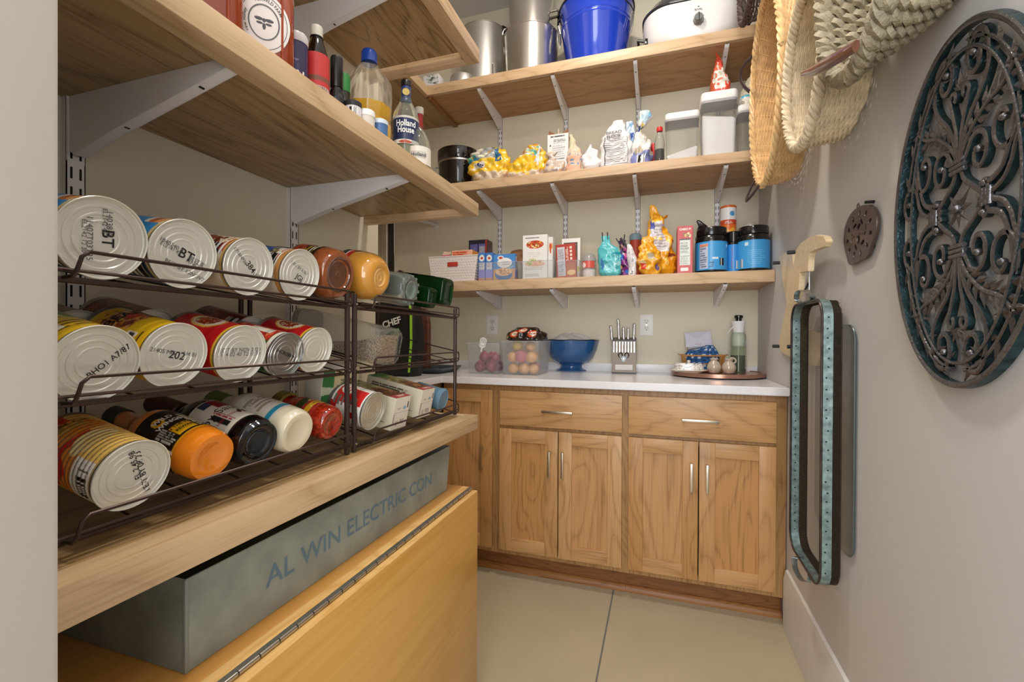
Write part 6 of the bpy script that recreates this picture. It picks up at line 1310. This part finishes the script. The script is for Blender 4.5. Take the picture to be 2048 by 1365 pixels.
for k in range(7): b.ball((-.03+.011*k,.002*math.sin(k*2),.0035),.006,8,(1.3,.7,.45))
b.build('raised_fruit', trm, tv)['kind'] = 'stuff'
nail = MB().tube([(XR-.018,1.245,1.412),(XR,1.245,1.412)],.0035,8).build('wall_hook', dark); tag(nail, 'tiny black hook above the small brown trivet on the right wall', 'hook')
# ---- hanging mesh tray with galvanised band
XT0, XT1, XT2 = .400, .424, .444; yn, yf, zb_, zt_ = 1.380, 1.675, .435, 1.206
yc, zc_ = (yn+yf)/2, (zb_+zt_)/2; wT, hT = yf-yn, zt_-zb_
tray = thing('mesh_tray', 'tall metal mesh tray with spotted blue-grey galvanised band, on the right wall', 'tray', M=frame((0,yc,zc_),(0,-1,0),(0,0,1),(-1,0,0)))
gv = mat('galvanised_band','#839898',.4,.6,noise=.4,nscale=60,bump=.15,bscale=90)
RR = .055
def ring_at(x, ins=0, rr=RR): return [(p[0],p[1],-x) for p in rrect(wT-2*ins,hT-2*ins,max(.01,rr-ins),8)]
MB().loft([ring_at(XT1,0),ring_at(XT0,0),ring_at(XT0,.0012),ring_at(XT1,.0012)],cap0=False,cap1=False).build('band', gv, tray, 40)
MB().tube([Vector(p) for p in ring_at(XT0-.001,.0008)],.0032,8,closed=True).build('rim', mat('rust_rim','#4a3f3c',.35,.7,noise=.4,nscale=30), tray)
b = MB(); rg = random.Random(5)
for k in range(26):
    z_ = -hT/2+.05+(hT-.1)*k/25; b.lathe([(0,.0006),(.0022,.0003),(.0024,0)],8,M=frame((wT/2+.0002,z_+rg.uniform(-.004,.004),-(XT0+XT1)/2+rg.uniform(-.003,.003)),(0,1,0),(0,0,1),(1,0,0)))
    b.lathe([(0,.0006),(.0022,.0003),(.0024,0)],8,M=frame((-wT/2+.0014,z_,-(XT0+XT1)/2),(0,1,0),(0,0,1),(1,0,0)))
b.build('rivet_spots', mat('rivet_dark','#1c2a2c',.5,.4), tray)['kind'] = 'stuff'
meshm = mat('mesh_wire','#b9b4ac',.45,.4)
def mesh_part(name, fn, nu, nv, lu, lv, r=.0006):
    b = MB(); 
    for i in range(nu+1):
        p, q = fn(i/nu,0), fn(i/nu,1); b.tube([p,q],r,3)
    for j in range(nv+1):
        p, q = fn(0,j/nv), fn(1,j/nv); b.tube([p,q],r,3)
    o = b.build(name, meshm, tray, 0, merge=False); o['kind'] = 'stuff'; return o
mesh_part('mesh_floor', lambda u,v: Vector((-wT/2+.006+(wT-.012)*u,-hT/2+.006+(hT-.012)*v,-XT2)), 46, 122, wT, hT, .00042)
# sides of the mesh pan, behind the galvanised band
for j in range(9):
    x_ = XT1+(XT2-XT1)*j/8
    MB().tube([Vector(p) for p in ring_at(x_,.003+.002*j/8)],.0011,4,closed=True).build('side_wire', mat('mesh_wire_dark','#3a332b',.5,.5), tray)
b = MB(); R0 = ring_at(XT1,.003); R1 = ring_at(XT2,.005)
def dens(R_, n):
    out = []; L_ = [0]
    for i in range(len(R_)): L_.append(L_[-1]+(Vector(R_[(i+1)%len(R_)])-Vector(R_[i])).length)
    for k in range(n):
        s = L_[-1]*k/n
        i = next(j for j in range(len(R_)) if L_[j+1] >= s); f = (s-L_[i])/max(1e-9,L_[i+1]-L_[i]); out.append(Vector(R_[i]).lerp(Vector(R_[(i+1)%len(R_)]),f))
    return out
for p,q in zip(dens(R0,460),dens(R1,460)): b.tube([p,q],.0014,3)
b.build('mesh_side', mat('mesh_wire_dark','#3a332b',.5,.5), tray, 0, merge=False)['kind'] = 'stuff'
MB().tube([Vector(p) for p in ring_at(XT2,.005)],.0016,6,closed=True).build('back_rim', mat('rust_rim','#4a3f3c',.35,.7), tray)
stp = mat('strap_steel','#9aa0a0',.25,.9)
for s in (1,-1):
    pts = smooth_path([(-.05,s*(hT/2-.004)),(-.075,s*(hT/2+.012)),(-.04,s*(hT/2+.032)),(.03,s*(hT/2+.030)),(.07,s*(hT/2+.010)),(.045,s*(hT/2-.004))],6)
    b = MB(); b.loft([[(p.x,p.y,-XT0+.018*math.sin(PI*i/(len(pts)-1))+.001),(p.x,p.y,-XT0-.014+.018*math.sin(PI*i/(len(pts)-1))),(p.x,p.y+s*.0012,-XT0-.014+.018*math.sin(PI*i/(len(pts)-1))),(p.x,p.y+s*.0012,-XT0+.018*math.sin(PI*i/(len(pts)-1))+.001)] for i,p in enumerate(pts)])
    b.build('strap_handle', stp, tray, 50)
# second, plain galvanised tray behind
wB_, hB_ = .30, .585; 
t2_ = thing('galvanised_tray', 'plain galvanised tray hanging behind the mesh tray on the right wall', 'tray', M=frame((0,1.327+wB_/2,.840),(0,-1,0),(0,0,1),(-1,0,0)))
rr2 = lambda x,i: [(p[0],p[1],-x) for p in rrect(wB_-2*i,hB_-2*i,max(.01,.04-i),8)]
g2 = mat('galvanised_plain','#a3a8a8',.4,.7,noise=.12,nscale=25)
MB().loft([rr2(.4575,.006),rr2(.4535,0),rr2(.4525,.0),rr2(.4525,.0015),rr2(.4560,.008)]).build('tray_body', g2, t2_, 40)
MB().tube([Vector(p) for p in rr2(.4545,0)],.002,6,closed=True).build('rim', mat('tray_rim','#5f6a6c',.35,.7), t2_)
# ---- crossed wooden stand
beech = wood('beech', '#eedcb8', '#e2cca4', 2, .4, 1.2, .5)
beech2 = wood('beech_shade', '#e6d2aa', '#d8c096', 2, .4, 1.2, .5)
st_ = thing('folding_stand', 'pale wooden crossed stand with black knobs hanging beside the mesh tray', 'stand', M=frame((0,1.6,1.22),(0,-1,0),(0,0,1),(-1,0,0)))
def board(pxs, x, th, m, name):
    P_ = []
    for p in pxs: w_ = onX(p[0],p[1],x-th); P_.append((1.6-w_[1],w_[2]-1.22))
    P_ = [tuple(v) for v in P_]
    bm = bmesh.new(); vs = [bm.verts.new((p[0],p[1],-x)) for p in P_]; f = bm.faces.new(vs); r = bmesh.ops.extrude_face_region(bm, geom=[f])
    bmesh.ops.translate(bm, verts=[v for v in r['geom'] if isinstance(v,bmesh.types.BMVert)], vec=(0,0,th)); bmesh.ops.recalc_face_normals(bm, faces=bm.faces)
    bmesh.ops.bevel(bm, geom=bm.edges[:], offset=.0015, segments=2, affect='EDGES')
    return MB().bm(bm).build(name, m, st_, 30)
board([(1559,515),(1570,505),(1584,502),(1587,530),(1593,600),(1606,655),(1640,668),(1642,715),(1632,733),(1608,728),(1597,700),(1580,640),(1567,575)], .4568, .010, beech, 'leg')
board([(1592,500),(1600,487),(1616,476),(1632,470),(1648,473),(1653,484),(1649,494),(1634,499),(1620,506),(1617,520),(1616,543),(1600,546),(1597,580),(1588,605),(1575,600),(1584,545)], .430, .016, beech2, 'arm')
board([(1573,606),(1588,608),(1594,640),(1592,716),(1578,714),(1564,706),(1557,690),(1560,672)], .4565, .010, beech2, 'leg')
for px,py in ((1557,526),(1587,505),(1556,693),(1587,694)):
    w_ = onX(px,py,.416); MB().tube([(1.6-w_[1],w_[2]-1.22,-.420),(1.6-w_[1],w_[2]-1.22,-.398)],.0065,12).build('knob', mat('rubber_black','#26282c',.5), st_, 50)
w_ = onX(1613,560,.45); hk = thing('wall_hook', 'small steel hook and screw above the mesh tray on the right wall', 'hook', M=frame((XR,w_[1],w_[2]),(0,-1,0),(0,0,1),(-1,0,0)))
MB().bbox((-.007,-.035,0),(.007,.03,.005),.001).build('plate', steel, hk, 30); MB().tube([(0,-.01,.004),(0,-.03,.012),(0,-.032,.02),(0,-.02,.026)],.003,8).build('hook', mat('dark_handle','#2a2a2e',.3), hk)
# ---- baskets
def woven(label, base, rim_x, ab0, ab1, yz_rim, m, nrow, nst, rw, rs, roll=0, dark_in=None, pinch=.45, twist=False, rimr=.009, name='wicker_basket', brows=None, group='baskets on the right wall', rmat=None):
    """basket with its base against the wall and its mouth to the room"""
    xb, yb_, zb__ = base
    t = thing(name, label, 'basket', M=frame((xb,yb_,zb__),(0,-1,0),(0,0,1),(-1,0,0)), group=group)
    dep = xb-rim_x; dy = -(yz_rim[0]-yb_); dz = yz_rim[1]-zb__
    def pt(v, a_, off=0):
        f = v**pinch if v > 0 else 0; A_ = ab0[0]+(ab1[0]-ab0[0])*f+off; B_ = ab0[1]+(ab1[1]-ab0[1])*f+off
        x = A_*math.cos(a_); y = B_*math.sin(a_); c, s = math.cos(roll), math.sin(roll)
        return Vector((c*x-s*y+dy*v, s*x+c*y+dz*v, dep*v))
    b = MB(); ns = nst*4
    for j in range(nrow):
        v = (j+.5)/nrow; pts = []
        for k in range(ns):
            a_ = 2*PI*k/ns; pts.append(pt(v, a_, (rw*.9)*math.sin(nst*a_/1*1+PI*(j%2)) if not twist else 0))
        if not twist: b.tube(pts, rw, 5, closed=True)
        else:
            for ph in (0,PI):
                q = []; NT = 26*3
                for k in range(NT*2):
                    a_ = 2*PI*k/(NT*2); w0 = rw*.62; th_ = a_*26+ph+j
                    p = pt(v, a_, w0*math.cos(th_)); p.z += w0*math.sin(th_); q.append(p)
                b.tube(q, rw*.62, 5, closed=True)
    o = b.build('weavers', m, t, 60); o['kind'] = 'stuff'
    if not twist:
        b = MB()
        for k in range(nst):
            a_ = 2*PI*(k+.25)/nst; b.tube([pt(v_, a_) for v_ in (0,.1,.25,.5,.75,1)], rs, 5)
        b.build('stakes', m, t, 60)['kind'] = 'stuff'
    # base of the basket
    b = MB(); nb = brows or max(6, int(min(ab0)/rw/2.0))
    for j in range(1, nb+1):
        f = j/nb; pts = []
        for k in range(48):
            a_ = 2*PI*k/48; c, s = math.cos(roll), math.sin(roll); x = ab0[0]*f*math.cos(a_); y = ab0[1]*f*math.sin(a_)
            pts.append(Vector((c*x-s*y, s*x+c*y, rw*.7*math.sin(12*a_+PI*(j%2)))))
        b.tube(pts, rw, 4, closed=True)
    b.build('woven_base', m, t, 60)['kind'] = 'stuff'
    # braided rim
    for ph in (0,2*PI/3,4*PI/3):
        q = []
        for k in range(180):
            a_ = 2*PI*k/180; th_ = a_*22+ph; p = pt(1,a_,rimr*.6*math.cos(th_)); p.z += rimr*.6*math.sin(th_); q.append(p)
        MB().tube(q, rimr*.62, 5, closed=True).build('rim_braid', rmat or m, t, 60)
    return t, pt
cream = mat('cream_willow','#e0d0b2',.5,noise=.2,nscale=30); honeyw = mat('honey_willow','#e2bd88',.4,coat=.2,noise=.22,nscale=30); sea = mat('seagrass','#a39880',.6,noise=.28,nscale=35,bump=.6,bscale=220)
lea = mat('dark_leather','#3b2a2e',.45)
tw_, pt_ = woven('cream willow basket hanging on the right wall between the yellow and seagrass baskets', (.452,1.375,1.795), .345, (.155,.165), (.160,.19), (1.362,1.795), cream, 20, 24, .0036, .0030, rimr=.012)
ty_, pty = woven('long honey-yellow willow tray basket with dark leather handles, farthest along the wall', (.452,1.86,1.965), .345, (.19,.27), (.235,.335), (1.83,1.985), honeyw, 20, 34, .0030, .0030, rimr=.010, roll=.10)
for a0_,sgn in ((-PI/2-.42,1),(PI*.80,1)):
    pts = []
    for k in range(11):
        f = k/10; p = pty(1, a0_-.20+.40*f, .052*math.sin(PI*f)); p.z += .012+.030*math.sin(PI*f); pts.append(p)
    MB().tube(pts,.0085,8,flat=.45).build('handle', lea, ty_, 60)
    for f in (0,1): MB().tube([pty(1,a0_-.20+.40*f,-.012),pty(1,a0_-.20+.40*f,.012)],.009,8).build('handle_wrap', honeyw, ty_)
tsg, pts_ = woven('chunky seagrass rope basket with a curved wooden handle, nearest and highest on the wall', (.450,.93,1.87), .340, (.165,.20), (.19,.24), (1.0,1.84), sea, 7, 20, .0125, .004, twist=True, rimr=.016, brows=8)
hd = [(1606,148),(1625,143),(1650,130),(1680,112),(1712,92)]
wh = []
for i,(px,py) in enumerate(hd):
    w_ = onX(px,py,.315-.012*math.sin(PI*i/4)); wh.append(Vector((.93-w_[1],w_[2]-1.87,.450-w_[0])))
MB().tube([Vector(p) for p in smooth_path([tuple(w_) for w_ in wh],4)] if False else wh,[.007,.011,.013,.012,.010],10,flat=.6).build('wooden_handle', mat('handle_wood','#6b3f2c',.3,coat=.3,noise=.2,nscale=30), tsg, 60)
woven('dark twig basket at the top edge behind the honey-yellow basket', (.452,1.92,2.52), .30, (.13,.17), (.17,.20), (1.92,2.52), mat('dark_willow','#4d3f3a',.55,noise=.3,nscale=40), 14, 22, .0032, .003, rimr=.011)
# ============================================================ bottles on the left middle shelf
zN = LZ['mid'][1]+.0006
def LX(px, x): return onX(px, 200, x)[1]
def LZ_(px, py, x): return onX(px, py, x)[2]
def lthing(name, label, cat, pxc, x, group=None, rotz=0):
    return thing(name, label, cat, (x, LX(pxc,x), zN), group=group, rotz=rotz)
face = -PI/2+.55
def ljar(name, label, cat, px0, px1, ytop, x, prof, m, parts=(), art=None, az=None, words=(), group='bottles and jars on the left shelf', n=36):
    c = (LX(px0,x)+LX(px1,x))/2; d0 = Vector((x,c,zN)); f = fwd(d0)
    v0 = onX(px0,200,x); v1 = onX(px1,200,x)
    r = (px1-px0)/2/FPX*f; 
    # silhouettes stretch towards the frame edge, so narrow the radius by that stretch
    off = math.atan(((px0+px1)/2-PCX)/FPX); r *= math.cos(off)
    h = LZ_((px0+px1)/2, ytop, x)-zN
    t = thing(name, label, cat, (x,onX((px0+px1)/2,200,x)[1],zN), group=group)
    MB().lathe([(p*r,q*h) for p,q in prof], n).build('body', m, t, 40)
    for nm, pf, mm in parts: MB().lathe([(p*r,q*h) for p,q in pf], n).build(nm, mm, t, 40)
    if art is not None: sleeve('label', art, r*az[2]+.0004, az[0]*h, az[1]*h, paper, t, a0=face-PI)
    for s, sz, u, zf, mm, bd in words: text(s, sz, wrap(r*az[2]+.0010, face+u, zf*h), mm, t, 'lettering', bold=bd, sub=1)
    return t, r, h
honeym = mat('honey', '#8c2c08', .06, coat=.8, sub=.3)
hglass = mat('honey_glass', '#c4542a', .03, trans=.5, coat=.6)
# big honey jars
X_ = -.600
def honey(label, pxc, x, w, lab, g='honey jars on the left shelf'):
    y = onX(pxc,100,x)[1]
    t = thing('honey_jar', label, 'jar', (x,y,zN), rotz=.85, group=g)
    MB().loft(rings([(0,w*.92,w*.92,.016),(.004,w,w,.018),(.150,w,w,.018),(.165,w*.85,w*.85,.03),(.178,w*.6,w*.6,.026)],6)).build('jar_body', hglass, t, 50)
    MB().loft(rings([(.006,w*.9,w*.9,.015),(.140,w*.9,w*.9,.015)],6)).build('honey', honeym, t, 50)
    MB().lathe([(w*.33,.178),(w*.36,.180),(w*.36,.20),(0,.20)],32).build('lid', mat('lid_gold2','#b08a3c',.3,.6), t)
    for s in (-.30,.30): MB().tube([(w*s,-w/2-.0006,.01),(w*s,-w/2-.0006,.148)],.0022,8).build('glass_rib', hglass, t)
    if lab:
        lb = MB().lathe([(0,.0014),(.034,.0014),(.035,.0008),(.035,0)],48,M=frame((.002,-w/2-.0005,.060),(1,0,0),(0,0,1),(0,-1,0)),sy=1.28).build('label', mat('label_paper','#e9e1dc',.6), t)
        for q in (.031,.0205,.0195):
            MB().tube([(.002+q*math.cos(a_),-w/2-.0022,.060+q*1.28*math.sin(a_)) for a_ in [2*PI*k/40 for k in range(40)]],.0004,4,closed=True).build('label_ring', inkb, lb)
        b = MB(); 
        for q,(sx,sz) in enumerate(((.0022,.006),(.0026,.003))): b.ball((.002,-w/2-.002,.060-.006+.009*q),.004,10,(.6,.1,1.3 if not q else .8))
        for s in (-1,1):
            b.ball((.002+s*.007,-w/2-.002,.064),.006,10,(1.0,.06,.45)); b.ball((.002+s*.006,-w/2-.002,.058),.005,10,(.9,.06,.4))
        b.build('bee_print', inkb, lb)
        def arc(r_, a0, up=1): return lambda x,y,h: Vector((.002+(r_+up*y)*math.cos(a0-up*x/r_), -w/2-.0018-h, .060+(r_+up*y)*1.28*math.sin(a0-up*x/r_)))
        text('FOXWILD FARM', .0056, arc(.026,PI/2-.3), inkb, lb, bold=.02); text('raw honey', .0062, arc(.0258,PI+.1), inkb, lb, bold=.01)
    return t
honey('large square honey jar with round white bee label on the left shelf', 523, -.600, .088, True)
honey('large amber honey jar left of the one with the bee label', 414, -.612, .088, False)
ljar('vitamin_bottle', 'amber bottle with yellow cap behind the honey jar', 'bottle', 561, 590, 20, -.66, [(0,0),(.9,0),(1,.03),(1,.6),(.75,.72),(.7,.78)], mat('amber','#5a2410',.08,coat=.6), [('cap',[(.80,.77),(.84,.78),(.84,.97),(.7,1),(0,1)],mat('cap_yellow','#d79a25',.35))])
a = Art(90,50,'2c2350',121).rect(0,1,0,.06,'191430'); a.spots(.35,.6,.4,.9,('4a4074','8a86a8','3a3064'),20,.03)
ljar('supplement_tub', 'dark purple tub with a pale lid behind the shelf edge, right of the honey', 'tub', 566, 616, 68, -.62, [(0,0),(.96,0),(1,.03),(1,.86)], mat('tub_purple','#2c2350',.3), [('lid',[(1.02,.84),(1.04,.86),(1.04,.93),(.95,.97),(.6,1),(0,1)],mat('lid_pale','#d4cfd2',.3))], a, (.03,.82,1), [('ON',.018,.25,.38,inkw,.03)])
ljar('syrup_bottle', 'dark brown bottle with red label and white cap on the left shelf', 'bottle', 607, 659, 54, -.615, [(0,0),(.94,0),(1,.03),(1,.62),(.92,.68),(.55,.83),(.40,.90),(.40,.93)], mat('dark_brown_glass','#120806',.06,coat=.6),
     [('cap',[(.42,.88),(.50,.885),(.50,.90),(.50,.985),(.44,1),(0,1)],mat('cap_cream','#cfc9bd',.35)),('neck_ring',[(.50,.87),(.53,.875),(.50,.885)],dark)],
     Art(90,60,'c33030',122).rect(0,1,.52,.60,'7c4a3a').rect(0,1,.28,.44,'c9a8a0').rect(0,1,.0,.06,'8a1f1f').jit(.01), (.04,.66,1), [('STONEWALL',.0088,0,.28,inkb,.01)], )
ljar('flavouring_bottle', 'slim black bottle with black cap right of the red-labelled bottle', 'bottle', 655, 691, 116, -.60, [(0,0),(.95,0),(1,.03),(1,.40),(.9,.46),(.62,.54),(.62,.56)], mat('black_glass','#0d0a0c',.06,coat=.5), [('cap',[(.66,.55),(.72,.56),(.72,.97),(.66,1),(0,1)],mat('cap_black','#181615',.3))], Art(60,40,'1a1a1c',123).oval(.55,.5,.07,.3,'d8d4cc').oval(.55,.5,.04,.15,'3a3a3a'), (.05,.38,1))
ljar('spice_jar', 'jar with a green cap half hidden behind the black bottle', 'jar', 676, 700, 150, -.66, [(0,0),(1,0),(1,.78)], mat('jar_dark','#2a2018',.2,coat=.3), [('cap',[(1.05,.76),(1.05,.97),(.9,1),(0,1)],mat('cap_green2','#2f8a3c',.4))])
ljar('spice_jar', 'short jar with black and white print at the shelf edge, left of the oil bottle', 'jar', 690, 723, 206, -.575, [(0,0),(1,0),(1,.8)], mat('jar_dark','#2a2018',.2,coat=.3), [('lid',[(1.04,.78),(1.05,.97),(.95,1),(0,1)],mat('lid_charcoal','#2a2b2e',.4))], Art(60,24,'d8d8dc',124).bars(.45,.6,.1,.9), (.05,.8,1))
ljar('spice_jar', 'short jar with white lid in front of the oil bottle', 'jar', 717, 750, 224, -.565, [(0,0),(1,0),(1,.75)], mat('jar_cream','#d5cfc4',.3), [('lid',[(1.04,.73),(1.05,.96),(.95,1),(0,1)],mat('lid_white','#f0eeee',.3))])
ljar('spice_jar', 'short blue-banded jar in front of the oil bottle, next to the cooking wine', 'jar', 745, 776, 243, -.560, [(0,0),(1,0),(1,.8)], mat('jar_blue','#4a6c9a',.3), [('lid',[(1.04,.78),(1.05,.96),(.95,1),(0,1)],mat('lid_paleblue','#cfdbe6',.3))])
# oil bottle, faceted
x = -.64; y = onX(738,200,x)[1]; off = math.atan((738-PCX)/FPX); f = fwd(Vector((x,y,zN))); r = 46/FPX*f*math.cos(off); h = LZ_(736,101,x)-zN
t = thing('cooking_oil_bottle', 'large faceted clear plastic bottle half full of yellow oil, blue cap', 'bottle', (x,y,zN), rotz=.3, group='bottles and jars on the left shelf')
petc = mat('pet_bottle','#f2f4f4',.05,trans=.95,ior=1.12,alpha=.45)
def facet(R_, z, n=40, amp=.04, q=10): return [(R_*(1+amp*math.cos(q*2*PI*k/n))*math.cos(2*PI*k/n), R_*(1+amp*math.cos(q*2*PI*k/n))*math.sin(2*PI*k/n), z) for k in range(n)]
MB().loft([facet(r*.9,0),facet(r,.006),facet(r,h*.30),facet(r*.93,h*.34,amp=.01),facet(r*1.0,h*.38,amp=.01),facet(r*1.02,h*.55),facet(r*1.0,h*.68),facet(r*.8,h*.76,amp=.03),facet(r*.42,h*.86,amp=0),facet(r*.30,h*.88,amp=0),facet(r*.30,h*.92,amp=0)],cap1=False).build('bottle_body', petc, t, 25)
MB().loft([facet(r*.86,.004),facet(r*.95,.008),facet(r*.95,h*.30),facet(r*.88,h*.34,amp=.01),facet(r*.95,h*.38,amp=.01),facet(r*.96,h*.47)]).build('oil', mat('yellow_oil','#e8b21c',.08,trans=.3,coat=.4), t, 30)
MB().lathe([(r*.33,h*.885),(r*.36,h*.89),(r*.36,h*.975),(r*.30,h*1.0),(0,h*1.0)],32).build('cap', mat('cap_blue','#15409a',.25,coat=.3), t)
# cooking wine bottle
a = Art(110,60,'1d2b52',126); a.rect(0,1,0,.14,'e8e4da'); a.rect(0,1,.92,1,'c8c4b8'); a.oval(.5,.06,.08,.06,'b04a2c')
tw, rw_, hw_ = ljar('cooking_wine_bottle', 'clear cooking wine bottle with navy label, blue neck foil and black cap', 'bottle', 786, 838, 163, -.60, [(0,0),(.95,0),(1,.02),(1,.58),(.92,.64),(.55,.74),(.36,.82),(.34,.86)], mat('wine_glass','#dfe6dc',.04,trans=.9,ior=1.2,alpha=.8),
     [('neck_foil',[(.37,.76),(.38,.80),(.38,.93),(.36,.94)],mat('foil_navy','#21376f',.3,coat=.3)),('cap',[(.38,.93),(.42,.935),(.42,.99),(.38,1),(0,1)],mat('cap_black','#181615',.3)),('wine',[(0,.01),(.9,.012),(.92,.35),(0,.35)],mat('wine_olive','#b9b48a',.1,trans=.5,coat=.4))],
     a, (.26,.56,1))
text('Holland', .021, wrap(rw_+.0012, face, hw_*.475), inkw, tw, bold=.02, squeeze=.75, sub=1)
text('House', .021, wrap(rw_+.0012, face, hw_*.405), inkw, tw, bold=.02, squeeze=.75, sub=1)
MB().lathe([(.009,.001),(.009,0),(0,.001)],20,M=frame(Vector((rw_*.385*math.cos(face),rw_*.385*math.sin(face),hw_*.86)),(-math.sin(face),math.cos(face),0),(0,0,1),(math.cos(face),math.sin(face),0))).build('neck_seal', mat('seal_gold','#b9a25a',.4,.3), tw)
ljar('cooking_wine_bottle', 'bottle with red neck label and pale cap behind the navy-labelled wine bottle', 'bottle', 822, 856, 215, -.70, [(0,0),(1,0),(1,.6),(.4,.8),(.4,.86)], mat('wine_glass','#dfe6dc',.04,trans=.9,ior=1.2,alpha=.8), [('neck_foil',[(.42,.74),(.42,.92)],mat('foil_red','#a8282a',.4)),('cap',[(.44,.92),(.5,.925),(.5,.99),(0,1)],mat('cap_cream','#cfc9bd',.35))])
a = Art(80,40,'e3ddd2',127).rect(.4,.6,.3,.7,'c8c2b6')
tr, rr_, hh_ = ljar('cooking_wine_bottle', 'clear round-shouldered bottle with cream label, right of the navy-labelled bottle', 'bottle', 812, 862, 258, -.572, [(0,0),(.95,0),(1,.03),(1,.50),(.9,.7),(.6,.88),(.3,1),(0,1)], mat('wine_glass','#dfe6dc',.04,trans=.9,ior=1.2,alpha=.8), (), a, (.10,.50,1))
text('Holland', .012, wrap(rr_+.0012, face, hh_*.30), inkb, tr, bold=.02, sub=1)
